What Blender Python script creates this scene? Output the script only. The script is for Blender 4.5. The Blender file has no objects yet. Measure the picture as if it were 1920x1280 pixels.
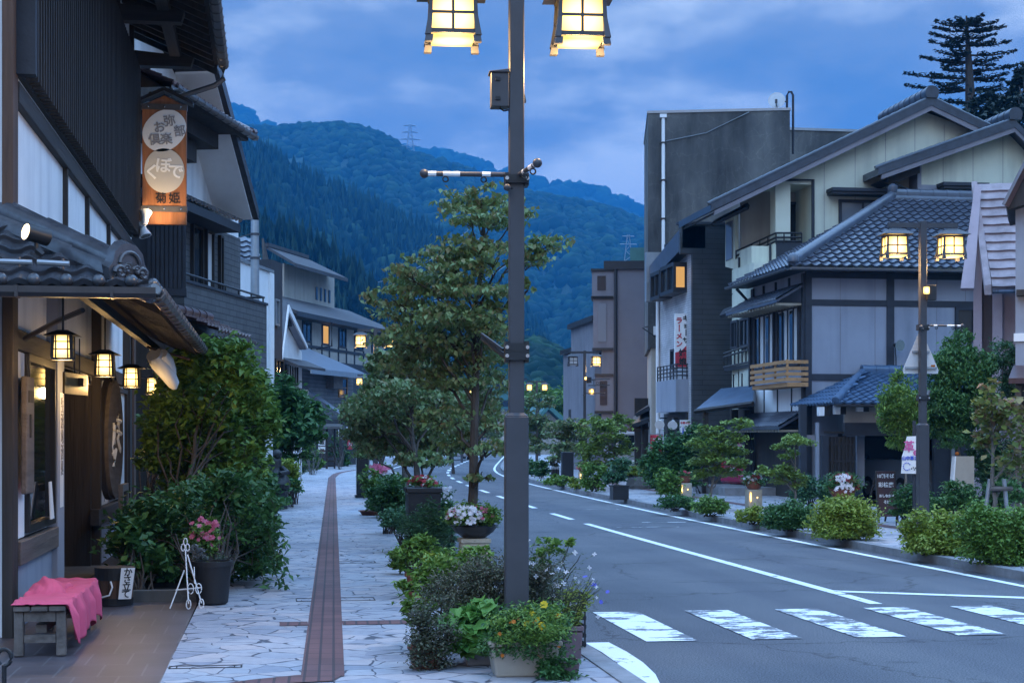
import bpy, math, random
import numpy as np
from mathutils import Vector, Matrix
R = math.radians
SC = bpy.context.scene
COL = SC.collection
# ---------------------------------------------------------------- camera
YAW = R(8.53); F = 3000.0
cam = bpy.data.cameras.new('camera'); cam_o = bpy.data.objects.new('camera', cam); COL.objects.link(cam_o)
cam_o.location = (0, 0, 1.7); cam_o.rotation_euler = (R(90), 0, -YAW)
cam.sensor_fit = 'HORIZONTAL'; cam.sensor_width = 36; cam.lens = 56.25; cam.shift_y = 0.09375
cam.clip_start = 0.1; cam.clip_end = 9000
SC.camera = cam_o
# ---------------------------------------------------------------- world (blue hour, overcast) and the faint last sun
SUN_EL, SUN_AZ = R(3), R(200)
w = bpy.data.worlds.new('World'); SC.world = w; w.use_nodes = True
nt = w.node_tree; nt.nodes.clear()
def wn(t, **k):
    n = nt.nodes.new(t)
    for a, b in k.items(): setattr(n, a, b)
    return n
wo = wn('ShaderNodeOutputWorld'); bg = wn('ShaderNodeBackground')
sky = wn('ShaderNodeTexSky', sky_type='NISHITA', sun_disc=False, sun_elevation=SUN_EL, sun_rotation=SUN_AZ)
tc = wn('ShaderNodeTexCoord'); sep = wn('ShaderNodeSeparateXYZ')
nt.links.new(tc.outputs['Generated'], sep.inputs[0])
# base colour by elevation: deep blue near the horizon, brighter and paler cloud overhead
ramp = wn('ShaderNodeValToRGB')
el = ramp.color_ramp.elements
el[0].position = 0.0; el[0].color = (0.05, 0.14, 0.42, 1)
el[1].position = 1.0; el[1].color = (0.50, 0.92, 1.70, 1)
e = el.new(0.04); e.color = (0.125, 0.17, 0.25, 1)
e = el.new(0.27); e.color = (0.12, 0.17, 0.255, 1)
e = el.new(0.52); e.color = (0.36, 0.68, 1.25, 1)
nt.links.new(sep.outputs['Z'], ramp.inputs[0])
# clouds: soft streaky noise in the direction of view of the sky dome
mp = wn('ShaderNodeMapping'); mp.inputs['Scale'].default_value = (2.4, 2.4, 5.5); mp.inputs['Location'].default_value = (3.1, 0.4, 1.3)
nt.links.new(tc.outputs['Generated'], mp.inputs[0])
no = wn('ShaderNodeTexNoise'); no.inputs['Scale'].default_value = 2.4; no.inputs['Detail'].default_value = 5; no.inputs['Roughness'].default_value = 0.52; no.inputs['Distortion'].default_value = 0.12
nt.links.new(mp.outputs[0], no.inputs['Vector'])
cr = wn('ShaderNodeValToRGB'); c = cr.color_ramp.elements
c[0].position = 0.38; c[0].color = (0.55, 0.70, 0.84, 1); c[1].position = 0.64; c[1].color = (3.0, 2.5, 1.9, 1)
e = c.new(0.5); e.color = (1.05, 1.03, 1.0, 1)
nt.links.new(no.outputs['Fac'], cr.inputs[0])
mul = wn('ShaderNodeMix', data_type='RGBA', blend_type='MULTIPLY'); mul.inputs[0].default_value = 1
nt.links.new(ramp.outputs[0], mul.inputs[6]); nt.links.new(cr.outputs[0], mul.inputs[7])
sk = wn('ShaderNodeMix', data_type='RGBA', blend_type='MULTIPLY'); sk.inputs[0].default_value = 1
nt.links.new(sky.outputs[0], sk.inputs[6]); sk.inputs[7].default_value = (0.08, 0.08, 0.08, 1)
mx = wn('ShaderNodeMix', data_type='RGBA'); mx.inputs[0].default_value = 0.92
nt.links.new(sk.outputs[2], mx.inputs[6]); nt.links.new(mul.outputs[2], mx.inputs[7])
nt.links.new(mx.outputs[2], bg.inputs[0]); bg.inputs[1].default_value = 1.0
nt.links.new(bg.outputs[0], wo.inputs[0])
sun = bpy.data.lights.new('sun', 'SUN'); sun.energy = 0.12; sun.angle = R(30); sun.color = (1, 0.9, 0.82)
so = bpy.data.objects.new('sun', sun); COL.objects.link(so); so.location = (0, -20, 60)
so.rotation_euler = (R(90) - SUN_EL - R(25), 0, math.pi - SUN_AZ)
SC.view_settings.view_transform = 'Standard'; SC.view_settings.look = 'None'
SC.view_settings.exposure = 1.25; SC.view_settings.gamma = 1.0; SC.view_settings.use_curve_mapping = False
SC.render.engine = 'CYCLES'
cy = SC.cycles
cy.use_denoising = True; cy.max_bounces = 6; cy.diffuse_bounces = 3; cy.glossy_bounces = 3; cy.transmission_bounces = 4
cy.volume_bounces = 0; cy.transparent_max_bounces = 6; cy.sample_clamp_indirect = 4; cy.caustics_reflective = False; cy.caustics_refractive = False
try: cy.denoiser = 'OPENIMAGEDENOISE'
except Exception: pass
# ---------------------------------------------------------------- geometry helpers
rng = np.random.default_rng(11); random.seed(11)
cY, sY = math.cos(YAW), math.sin(YAW)
def T(px): return (px - 960) / F
def W(px, py, d):
    t = T(px); return (d*(sY + cY*t), d*(cY - sY*t), 1.7 + (820-py)/F*d)
def WG(px, py, z=0.0): return W(px, py, (1.7-z)*F/(py-820))
def depth(x, y): return x*sY + y*cY
def WYp(px, py, y): t = T(px); return W(px, py, y/(cY-sY*t))
class Fr:
    """vertical facade frame: P0 + s*D along the wall, n*N outwards, z up"""
    def __init__(s, P0, ang, flip=1):          # ang: degrees right of +Y
        s.P = np.array(P0, float); a = R(ang); s.D = np.array((math.sin(a), math.cos(a))); s.N = np.array((s.D[1], -s.D[0]))*flip
    def pt(s, a, n, z):
        p = s.P + s.D*a + s.N*n; return (p[0], p[1], z)
    def s(s, px, n=0.0):
        t = T(px); dx, dy = sY + cY*t, cY - sY*t
        p = s.P + s.N*n                       # p + s*D is parallel to (dx,dy)
        return -(p[0]*dy - p[1]*dx) / (s.D[0]*dy - s.D[1]*dx)
    def sz(s, px, py, n=0.0):
        a = s.s(px, n); p = s.P + s.D*a + s.N*n
        return a, 1.7 + (820-py)/F*depth(p[0], p[1])
    def z(s, px, py, n=0.0): return s.sz(px, py, n)[1]
WLD = Fr((0, 0), 90); WLD.D = np.array((1., 0)); WLD.N = np.array((0, 1.))
class MB:
    def __init__(s): s.v = []; s.f = []
    def add(s, v, f):
        o = len(s.v); s.v += [tuple(map(float, p)) for p in v]; s.f += [tuple(int(i)+o for i in q) for q in f]; return s
    def box(s, fr, s0, s1, n0, n1, z0, z1):
        v = [fr.pt(a, n, z) for z in (z0, z1) for a, n in ((s0, n0), (s1, n0), (s1, n1), (s0, n1))]
        return s.add(v, [(3, 2, 1, 0), (4, 5, 6, 7), (0, 1, 5, 4), (1, 2, 6, 5), (2, 3, 7, 6), (3, 0, 4, 7)])
    def ab(s, x0, x1, y0, y1, z0, z1): return s.box(WLD, x0, x1, y0, y1, z0, z1)
    def hexa(s, a, b):                          # two quads (bottom, top)
        return s.add(list(a)+list(b), [(3, 2, 1, 0), (4, 5, 6, 7), (0, 1, 5, 4), (1, 2, 6, 5), (2, 3, 7, 6), (3, 0, 4, 7)])
    def prism(s, fr, poly, n0, n1):             # poly of (s,z)
        k = len(poly); v = [fr.pt(a, n0, z) for a, z in poly] + [fr.pt(a, n1, z) for a, z in poly]
        return s.add(v, [tuple(range(k)), tuple(range(2*k-1, k-1, -1))] + [(i, i+k, (i+1) % k + k, (i+1) % k) for i in range(k)])
    def slabpoly(s, pts, th, nrm=None):         # thick sheet from a planar polygon of 3d points
        p = [np.array(q, float) for q in pts]
        if nrm is None:
            nrm = np.cross(p[1]-p[0], p[2]-p[0]); nrm /= np.linalg.norm(nrm)
        k = len(p); q = [a - np.array(nrm)*th for a in p]
        return s.add(p+q, [tuple(range(k)), tuple(range(2*k-1, k-1, -1))] + [(i, i+k, (i+1) % k + k, (i+1) % k) for i in range(k)])
    def tube(s, pts, r, n=6, caps=True):
        pts = [np.array(p, float) for p in pts]; k = len(pts)
        rs = r if hasattr(r, '__len__') else [r]*k
        v = []; f = []
        up = np.array((0.03, 0.05, 1.0))
        for i in range(k):
            d = pts[min(i+1, k-1)] - pts[max(i-1, 0)]; d /= (np.linalg.norm(d)+1e-9)
            a = np.cross(d, up)
            if np.linalg.norm(a) < .15: a = np.cross(d, (1, 0, 0))
            a /= np.linalg.norm(a); b = np.cross(d, a)
            for j in range(n):
                t = 2*math.pi*j/n; v.append(pts[i] + rs[i]*(a*math.cos(t) + b*math.sin(t)))
        for i in range(k-1):
            for j in range(n):
                f.append((i*n+j, i*n+(j+1) % n, (i+1)*n+(j+1) % n, (i+1)*n+j))
        if caps: f.append(tuple(range(n-1, -1, -1))); f.append(tuple((k-1)*n+j for j in range(n)))
        return s.add(v, f)
    def lathe(s, c, prof, n=20, ax=(1, 1)):
        v = []; f = []; k = len(prof)
        for r, z in prof:
            for j in range(n):
                t = 2*math.pi*j/n; v.append((c[0]+r*ax[0]*math.cos(t), c[1]+r*ax[1]*math.sin(t), c[2]+z))
        for i in range(k-1):
            for j in range(n): f.append((i*n+j, i*n+(j+1) % n, (i+1)*n+(j+1) % n, (i+1)*n+j))
        f.append(tuple(range(n-1, -1, -1))); f.append(tuple((k-1)*n+j for j in range(n)))
        return s.add(v, f)
    def ball(s, c, r, n=10, sq=(1, 1, 1)):
        return s.lathe(c, [(max(1e-4, r*math.sin(math.pi*i/n))*sq[0], -r*sq[2]*math.cos(math.pi*i/n)) for i in range(n+1)], n+2)
    def np(s, V, Fc): return s.add(V.tolist(), Fc.tolist())
def root_loc(p):
    v = Vector((0, 0, 0))
    while p is not None: v += p.location; p = p.parent
    return v
def meshobj(name, V, faces, mat, parent=None, smooth=False, bev=0, origin=None, seg=1):
    V = np.asarray(V, np.float32).reshape(-1, 3)
    if parent is not None: off = np.array(root_loc(parent))
    elif origin is not None: off = np.array(origin, float)
    else: off = np.array((V[:, 0].mean(), V[:, 1].mean(), V[:, 2].min()))
    V = V - off.astype(np.float32)
    me = bpy.data.meshes.new(name)
    if isinstance(faces, np.ndarray):
        n, k = faces.shape
        me.vertices.add(len(V)); me.vertices.foreach_set('co', V.ravel())
        me.loops.add(n*k); me.loops.foreach_set('vertex_index', faces.astype(np.int32).ravel())
        me.polygons.add(n); me.polygons.foreach_set('loop_start', np.arange(0, n*k, k, dtype=np.int32)); me.polygons.foreach_set('loop_total', np.full(n, k, np.int32))
        me.update(calc_edges=True); me.validate()
    else:
        me.from_pydata(V.tolist(), [], faces); me.update()
    if mat is not None: me.materials.append(mat)
    if smooth:
        me.polygons.foreach_set('use_smooth', [True]*len(me.polygons))
        try: me.set_sharp_from_angle(angle=R(38))
        except Exception: pass
    o = bpy.data.objects.new(name, me); COL.objects.link(o)
    if parent is not None: o.parent = parent
    else: o.location = off
    if bev:
        b = o.modifiers.new('bevel', 'BEVEL'); b.width = bev; b.segments = seg; b.limit_method = 'ANGLE'
    return o
def B(name, mb, mat, parent=None, **k): return meshobj(name, mb.v, mb.f, mat, parent, **k)
def tag(o, label, cat, group=None, kind=None):
    if label: o['label'] = label
    if cat: o['category'] = cat
    if group: o['group'] = group
    if kind: o['kind'] = kind
    return o
def thing(name, loc, label, cat, group=None):
    o = bpy.data.objects.new(name, None); COL.objects.link(o); o.location = loc; o.empty_display_size = .2
    return tag(o, label, cat, group)
def struct(name, mb, mat, **k): o = B(name, mb, mat, **k); o['kind'] = 'structure'; return o
def dup(o, loc=None, rz=None, parent=None, label=None):
    c = o.copy(); COL.objects.link(c)
    if parent is not None: c.parent = parent
    if loc is not None: c.location = loc
    if rz is not None: c.rotation_euler = (0, 0, rz)
    if label: c['label'] = label
    for ch in list(o.children): dup(ch, parent=c)
    return c
def text_mesh(name, s, size, mat, pos, xdir, parent, thick=.002, align='CENTER', rot=0., bold=0.0, sx=1.0, zdir=None):
    """real lettering: each string becomes a mesh standing upright along xdir"""
    cu = bpy.data.curves.new(name, 'FONT'); cu.body = s; cu.size = size; cu.align_x = align; cu.align_y = 'CENTER'; cu.extrude = thick; cu.space_line = .92; cu.offset = bold; cu.resolution_u = 3
    to = bpy.data.objects.new(name, cu); COL.objects.link(to)
    bpy.context.view_layer.update()
    me = bpy.data.meshes.new_from_object(to.evaluated_get(bpy.context.evaluated_depsgraph_get()))
    bpy.data.objects.remove(to); bpy.data.curves.remove(cu)
    x = np.array(xdir, float); x /= np.linalg.norm(x); z = np.array(zdir or (0, 0, 1.)); n = np.cross(x, z)
    V = np.empty(len(me.vertices)*3, np.float32); me.vertices.foreach_get('co', V); V = V.reshape(-1, 3)
    c, sn = math.cos(rot), math.sin(rot)
    a = (V[:, 0]*c - V[:, 1]*sn)*sx; b = V[:, 0]*sn + V[:, 1]*c
    Wd = np.array(pos)[None] + a[:, None]*x + b[:, None]*z + V[:, 2:3]*n
    Wd = Wd - np.array(root_loc(parent))[None]
    me.vertices.foreach_set('co', Wd.astype(np.float32).ravel()); me.update()
    me.materials.clear(); me.materials.append(mat)
    o = bpy.data.objects.new(name, me); COL.objects.link(o); o.parent = parent
    return o
# ---------------------------------------------------------------- materials
def new_mat(name):
    m = bpy.data.materials.new(name); m.use_nodes = True; n = m.node_tree.nodes; n.clear()
    out = n.new('ShaderNodeOutputMaterial'); p = n.new('ShaderNodeBsdfPrincipled'); m.node_tree.links.new(p.outputs[0], out.inputs[0])
    return m, n, m.node_tree.links, p, out
def rgba(c, k=1.0): return (c[0]*k, c[1]*k, c[2]*k, 1)
def M(name, col, rough=.75, var=.18, scale=2.0, bump=.15, bscale=30., metal=0., col2=None, stretch=(1, 1, 1), spec=.4):
    m, n, l, p, out = new_mat(name)
    tc = n.new('ShaderNodeTexCoord'); mp = n.new('ShaderNodeMapping'); mp.inputs['Scale'].default_value = stretch
    l.new(tc.outputs['Object'], mp.inputs[0])
    a = n.new('ShaderNodeTexNoise'); a.inputs['Scale'].default_value = scale; a.inputs['Detail'].default_value = 7; a.inputs['Roughness'].default_value = .62
    l.new(mp.outputs[0], a.inputs['Vector'])
    r = n.new('ShaderNodeValToRGB'); r.color_ramp.elements[0].position = .32; r.color_ramp.elements[1].position = .68
    r.color_ramp.elements[0].color = rgba(col, 1-var); r.color_ramp.elements[1].color = rgba(col2, 1) if col2 else rgba(col, 1+var)
    l.new(a.outputs['Fac'], r.inputs[0]); l.new(r.outputs[0], p.inputs['Base Color'])
    p.inputs['Roughness'].default_value = rough; p.inputs['Metallic'].default_value = metal; p.inputs['Specular IOR Level'].default_value = spec
    if bump:
        b = n.new('ShaderNodeTexNoise'); b.inputs['Scale'].default_value = bscale; b.inputs['Detail'].default_value = 4
        l.new(mp.outputs[0], b.inputs['Vector'])
        bm = n.new('ShaderNodeBump'); bm.inputs['Strength'].default_value = bump; bm.inputs['Distance'].default_value = .02
        l.new(b.outputs['Fac'], bm.inputs['Height']); l.new(bm.outputs[0], p.inputs['Normal'])
    return m
def wood(name, col, axis='z', var=.4, rough=.7, scale=9):
    st = {'z': (1, 1, .07), 'y': (1, .07, 1), 'x': (.07, 1, 1)}[axis]
    return M(name, col, rough, var, scale, .35, 40, stretch=st)
def leafm(name, cols, rough=.5, trans=.25, spec=.35):
    m, n, l, p, out = new_mat(name)
    g = n.new('ShaderNodeNewGeometry'); r = n.new('ShaderNodeValToRGB')
    k = len(cols); els = r.color_ramp.elements
    for i in range(k-2): els.new((i+1)/(k-1))
    for i, cc in enumerate(cols): els[i].position = i/(k-1); els[i].color = rgba(cc)
    l.new(g.outputs['Random Per Island'], r.inputs[0]); l.new(r.outputs[0], p.inputs['Base Color'])
    p.inputs['Roughness'].default_value = rough; p.inputs['Specular IOR Level'].default_value = spec
    t = n.new('ShaderNodeBsdfTranslucent'); l.new(r.outputs[0], t.inputs[0])
    ms = n.new('ShaderNodeMixShader'); ms.inputs[0].default_value = trans
    l.new(p.outputs[0], ms.inputs[1]); l.new(t.outputs[0], ms.inputs[2]); l.new(ms.outputs[0], out.inputs[0])
    return m
def glow(name, col, strength, var=.0):
    m, n, l, p, out = new_mat(name)
    e = n.new('ShaderNodeEmission'); e.inputs[0].default_value = rgba(col); e.inputs[1].default_value = strength
    l.new(e.outputs[0], out.inputs[0]); return m
def lamp_glass(name, col, lo, hi):
    m, n, l, p, out = new_mat(name); tc = n.new('ShaderNodeTexCoord'); mp = n.new('ShaderNodeMapping'); mp.inputs['Location'].default_value = (-.5, -.5, -.5)
    l.new(tc.outputs['Generated'], mp.inputs[0]); v = n.new('ShaderNodeVectorMath'); v.operation = 'LENGTH'; l.new(mp.outputs[0], v.inputs[0])
    r = n.new('ShaderNodeMapRange'); r.inputs[1].default_value = .5; r.inputs[2].default_value = .78; r.inputs[3].default_value = hi; r.inputs[4].default_value = lo; l.new(v.outputs['Value'], r.inputs[0])
    e = n.new('ShaderNodeEmission'); e.inputs[0].default_value = rgba(col); l.new(r.outputs[0], e.inputs[1]); l.new(e.outputs[0], out.inputs[0]); return m
def glass(name, col=(.012, .016, .02), rough=.06, spec=.5):
    m, n, l, p, out = new_mat(name)
    p.inputs['Base Color'].default_value = rgba(col); p.inputs['Roughness'].default_value = rough; p.inputs['Specular IOR Level'].default_value = spec
    tc = n.new('ShaderNodeTexCoord'); a = n.new('ShaderNodeTexNoise'); a.inputs['Scale'].default_value = 1.3
    l.new(tc.outputs['Object'], a.inputs['Vector']); bm = n.new('ShaderNodeBump'); bm.inputs['Strength'].default_value = .03
    l.new(a.outputs['Fac'], bm.inputs['Height']); l.new(bm.outputs[0], p.inputs['Normal'])
    return m
def brick(name, c1, c2, mort, bw, bh, axes='xz', msize=.012, rough=.75, off=.5, bump=.5, var=.25, rot=0.):
    m, n, l, p, out = new_mat(name)
    tc = n.new('ShaderNodeTexCoord'); se = n.new('ShaderNodeSeparateXYZ'); co = n.new('ShaderNodeCombineXYZ')
    l.new(tc.outputs['Object'], se.inputs[0])
    l.new(se.outputs[axes[0].upper()], co.inputs[0]); l.new(se.outputs[axes[1].upper()], co.inputs[1])
    b = n.new('ShaderNodeTexBrick'); b.offset = off
    b.inputs['Scale'].default_value = 1; b.inputs['Brick Width'].default_value = bw; b.inputs['Row Height'].default_value = bh; b.inputs['Mortar Size'].default_value = msize
    b.inputs['Color1'].default_value = rgba(c1); b.inputs['Color2'].default_value = rgba(c2); b.inputs['Mortar'].default_value = rgba(mort)
    rt = n.new('ShaderNodeMapping'); rt.inputs['Rotation'].default_value = (0, 0, rot); l.new(co.outputs[0], rt.inputs[0]); l.new(rt.outputs[0], b.inputs['Vector'])
    a = n.new('ShaderNodeTexNoise'); a.inputs['Scale'].default_value = 1.6; a.inputs['Detail'].default_value = 8
    l.new(tc.outputs['Object'], a.inputs['Vector'])
    r = n.new('ShaderNodeValToRGB'); r.color_ramp.elements[0].position = .3; r.color_ramp.elements[1].position = .7
    r.color_ramp.elements[0].color = (1-var,)*3+(1,); r.color_ramp.elements[1].color = (1+var,)*3+(1,)
    l.new(a.outputs['Fac'], r.inputs[0])
    x = n.new('ShaderNodeMix'); x.data_type = 'RGBA'; x.blend_type = 'MULTIPLY'; x.inputs[0].default_value = 1
    l.new(b.outputs['Color'], x.inputs[6]); l.new(r.outputs[0], x.inputs[7]); l.new(x.outputs[2], p.inputs['Base Color'])
    p.inputs['Roughness'].default_value = rough
    bm = n.new('ShaderNodeBump'); bm.inputs['Strength'].default_value = bump; bm.inputs['Distance'].default_value = .01; bm.invert = True
    l.new(b.outputs['Fac'], bm.inputs['Height']); l.new(bm.outputs[0], p.inputs['Normal'])
    return m
MT = {}
MT['asphalt'] = M('asphalt', (.085, .092, .108), .85, .32, 75, .6, 140, col2=(.165, .17, .19))
def add_patches(m, scale, lo, hi, detail=5):
    n = m.node_tree.nodes; l = m.node_tree.links; p = [q for q in n if q.type == 'BSDF_PRINCIPLED'][0]
    src = p.inputs['Base Color'].links[0].from_socket
    tc = n.new('ShaderNodeTexCoord'); a = n.new('ShaderNodeTexNoise'); a.inputs['Scale'].default_value = scale; a.inputs['Detail'].default_value = detail
    l.new(tc.outputs['Object'], a.inputs['Vector'])
    r = n.new('ShaderNodeValToRGB'); r.color_ramp.elements[0].position = .35; r.color_ramp.elements[1].position = .65
    r.color_ramp.elements[0].color = lo if len(lo) == 4 else rgba(lo); r.color_ramp.elements[1].color = hi if len(hi) == 4 else rgba(hi)
    l.new(a.outputs['Fac'], r.inputs[0])
    x = n.new('ShaderNodeMix'); x.data_type = 'RGBA'; x.blend_type = 'MULTIPLY'; x.inputs[0].default_value = 1
    l.new(src, x.inputs[6]); l.new(r.outputs[0], x.inputs[7]); l.new(x.outputs[2], p.inputs['Base Color'])
_r = [q for q in MT['asphalt'].node_tree.nodes if q.type == 'VALTORGB'][0].color_ramp; _r.elements[0].position = .42; _r.elements[1].position = .58
add_patches(MT['asphalt'], .45, (.82, .84, .86), (1.12, 1.1, 1.08))
def add_stretched(m, sc, lo, hi, a, b):
    add_patches(m, 1.0, lo, hi, 6); n = m.node_tree.nodes; l = m.node_tree.links; no = [q for q in n if q.type == 'TEX_NOISE'][-1]; r = [q for q in n if q.type == 'VALTORGB'][-1]
    r.color_ramp.elements[0].position = a; r.color_ramp.elements[1].position = b
    mp = n.new('ShaderNodeMapping'); mp.inputs['Scale'].default_value = sc; src = no.inputs['Vector'].links[0].from_socket; l.new(src, mp.inputs[0]); l.new(mp.outputs[0], no.inputs['Vector'])
add_stretched(MT['asphalt'], (1.1, .035, 1), (.84, .85, .88), (1.10, 1.09, 1.06), .38, .62)      # wheel tracks along the road
add_stretched(MT['asphalt'], (.9, 2.2, 1), (.55, .55, .57), (1, 1, 1), .26, .36)               # repairs and dark patches
def add_cracks(m, scale, width, col):
    n = m.node_tree.nodes; l = m.node_tree.links; p = [q for q in n if q.type == 'BSDF_PRINCIPLED'][0]; src = p.inputs['Base Color'].links[0].from_socket
    tc = n.new('ShaderNodeTexCoord'); no = n.new('ShaderNodeTexNoise'); no.inputs['Scale'].default_value = 2.5; no.inputs['Detail'].default_value = 5; l.new(tc.outputs['Object'], no.inputs['Vector'])
    va = n.new('ShaderNodeMix'); va.data_type = 'RGBA'; va.blend_type = 'LINEAR_LIGHT'; va.inputs[0].default_value = .25; l.new(tc.outputs['Object'], va.inputs[6]); l.new(no.outputs['Color'], va.inputs[7])
    v = n.new('ShaderNodeTexVoronoi'); v.feature = 'DISTANCE_TO_EDGE'; v.inputs['Scale'].default_value = scale; l.new(va.outputs[2], v.inputs['Vector'])
    r = n.new('ShaderNodeValToRGB'); r.color_ramp.elements[0].position = 0; r.color_ramp.elements[1].position = width; r.color_ramp.elements[0].color = rgba(col); r.color_ramp.elements[1].color = (1, 1, 1, 1); l.new(v.outputs['Distance'], r.inputs[0])
    x = n.new('ShaderNodeMix'); x.data_type = 'RGBA'; x.blend_type = 'MULTIPLY'; x.inputs[0].default_value = 1; l.new(src, x.inputs[6]); l.new(r.outputs[0], x.inputs[7]); l.new(x.outputs[2], p.inputs['Base Color'])
add_cracks(MT['asphalt'], .28, .006, (.5, .5, .5))
def paint_mat(name, wear=.45, sc=(3.0, 9.0)):
    m, n, l, p, out = new_mat(name)
    tc = n.new('ShaderNodeTexCoord'); mp = n.new('ShaderNodeMapping'); mp.inputs['Scale'].default_value = (sc[0], sc[1], 1)
    l.new(tc.outputs['Object'], mp.inputs[0])
    a = n.new('ShaderNodeTexNoise'); a.inputs['Scale'].default_value = 1; a.inputs['Detail'].default_value = 9; a.inputs['Roughness'].default_value = .7
    l.new(mp.outputs[0], a.inputs['Vector'])
    r = n.new('ShaderNodeValToRGB'); r.color_ramp.elements[0].position = wear; r.color_ramp.elements[1].position = wear+.025
    r.color_ramp.elements[0].color = (.13, .135, .15, 1); r.color_ramp.elements[1].color = (.76, .77, .78, 1)
    l.new(a.outputs['Fac'], r.inputs[0]); l.new(r.outputs[0], p.inputs['Base Color']); p.inputs['Roughness'].default_value = .7
    return m
MT['paint'] = paint_mat('road_paint', .38, (4, 4)); MT['paint_worn'] = paint_mat('road_paint_worn', .485, (2.4, 4.2)); MT['paint_mid'] = paint_mat('road_paint_chipped', .44, (2.1, 3.6))
# crazy paving
def paving():
    m, n, l, p, out = new_mat('stone_paving')
    tc = n.new('ShaderNodeTexCoord'); no = n.new('ShaderNodeTexNoise'); no.inputs['Scale'].default_value = 2.2; no.inputs['Detail'].default_value = 2
    l.new(tc.outputs['Object'], no.inputs['Vector'])
    va = n.new('ShaderNodeMix'); va.data_type = 'RGBA'; va.blend_type = 'LINEAR_LIGHT'; va.inputs[0].default_value = .10
    l.new(tc.outputs['Object'], va.inputs[6]); l.new(no.outputs['Color'], va.inputs[7])
    mp = n.new('ShaderNodeMapping'); mp.inputs['Scale'].default_value = (3.5, 4.0, 0); mp.inputs['Rotation'].default_value = (0, 0, .3)
    l.new(va.outputs[2], mp.inputs[0])
    jn = n.new('ShaderNodeTexNoise'); jn.inputs['Scale'].default_value = 3.5; jn.inputs['Detail'].default_value = 4; l.new(tc.outputs['Object'], jn.inputs['Vector'])
    v1 = n.new('ShaderNodeTexVoronoi'); v1.feature = 'DISTANCE_TO_EDGE'; v1.inputs['Scale'].default_value = 1
    v2 = n.new('ShaderNodeTexVoronoi'); v2.feature = 'F1'; v2.inputs['Scale'].default_value = 1
    l.new(mp.outputs[0], v1.inputs['Vector']); l.new(mp.outputs[0], v2.inputs['Vector'])
    r = n.new('ShaderNodeValToRGB'); r.color_ramp.elements[0].position = .012; r.color_ramp.elements[1].position = .03
    r.color_ramp.elements[0].color = (0, 0, 0, 1); r.color_ramp.elements[1].color = (1, 1, 1, 1)
    jm = n.new('ShaderNodeMath'); jm.operation = 'MULTIPLY_ADD'; jm.inputs[1].default_value = .19; jm.inputs[2].default_value = -.094; l.new(jn.outputs['Fac'], jm.inputs[0])
    ja = n.new('ShaderNodeMath'); ja.operation = 'ADD'; l.new(v1.outputs['Distance'], ja.inputs[0]); l.new(jm.outputs[0], ja.inputs[1])
    l.new(ja.outputs[0], r.inputs[0])
    h = n.new('ShaderNodeSeparateColor'); l.new(v2.outputs['Color'], h.inputs[0])
    c = n.new('ShaderNodeValToRGB'); c.color_ramp.elements[0].color = (.26, .27, .31, 1); c.color_ramp.elements[1].color = (.44, .39, .385, 1)
    e = c.color_ramp.elements.new(.5); e.color = (.37, .375, .40, 1)
    l.new(h.outputs[0], c.inputs[0])
    n2 = n.new('ShaderNodeTexNoise'); n2.inputs['Scale'].default_value = 14; n2.inputs['Detail'].default_value = 6; l.new(tc.outputs['Object'], n2.inputs['Vector'])
    r2 = n.new('ShaderNodeValToRGB'); r2.color_ramp.elements[0].color = (.72, .72, .74, 1); r2.color_ramp.elements[1].color = (1.18, 1.18, 1.18, 1); l.new(n2.outputs['Fac'], r2.inputs[0])
    x = n.new('ShaderNodeMix'); x.data_type = 'RGBA'; x.blend_type = 'MULTIPLY'; x.inputs[0].default_value = 1
    l.new(c.outputs[0], x.inputs[6]); l.new(r2.outputs[0], x.inputs[7])
    y = n.new('ShaderNodeMix'); y.data_type = 'RGBA'; l.new(r.outputs[0], y.inputs[0]); y.inputs[6].default_value = (.06, .065, .085, 1); l.new(x.outputs[2], y.inputs[7])
    l.new(y.outputs[2], p.inputs['Base Color']); p.inputs['Roughness'].default_value = .6
    bm = n.new('ShaderNodeBump'); bm.inputs['Strength'].default_value = .5; bm.inputs['Distance'].default_value = .012
    l.new(r.outputs[0], bm.inputs['Height']); l.new(bm.outputs[0], p.inputs['Normal'])
    return m
MT['paving'] = paving()
add_patches(MT['paving'], .6, (.85, .86, .88), (1.1, 1.08, 1.06))
MT['tactile'] = brick('tactile_brick', (.12, .052, .05), (.155, .067, .06), (.05, .03, .032), .10, .30, 'xy', .010, .7, 0, .6, rot=.0378)
MT['apron'] = brick('brown_apron_tile', (.070, .058, .064), (.080, .066, .072), (.115, .105, .11), .3, .6, 'xy', .008, .45, .5, .3)
MT['kerb'] = M('kerb_stone', (.22, .22, .23), .8, .25, 4)
MT['soil'] = M('soil', (.03, .024, .02), .95, .4, 12, .8)
MT['earth'] = M('earth', (.06, .07, .05), .95, .4, .3)
MT['plaster'] = M('white_plaster', (.76, .76, .77), .85, .07, 1.2, .08, 60)
MT['white'] = M('white_paint', (.77, .77, .77), .55, .05, 3, .04)
MT['mauve'] = M('mauve_plaster', (.27, .29, .345), .85, .08, .8, .06, 50)
MT['cream'] = M('cream_siding', (.58, .60, .49), .8, .07, .8, .08, 12)
MT['beige'] = M('beige_render', (.36, .33, .29), .85, .08, 1)
MT['greyrender'] = M('grey_mauve_render', (.20, .185, .205), .9, .12, .6, .2, 20)
MT['concrete'] = M('stained_concrete', (.065, .067, .07), .92, .45, .6, .3, 14, col2=(.17, .168, .16), stretch=(1, 1, .22))
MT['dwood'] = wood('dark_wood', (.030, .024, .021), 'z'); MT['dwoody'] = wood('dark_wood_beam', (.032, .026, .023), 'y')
MT['dwoodx'] = wood('dark_wood_cross', (.026, .023, .022), 'x')
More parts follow.
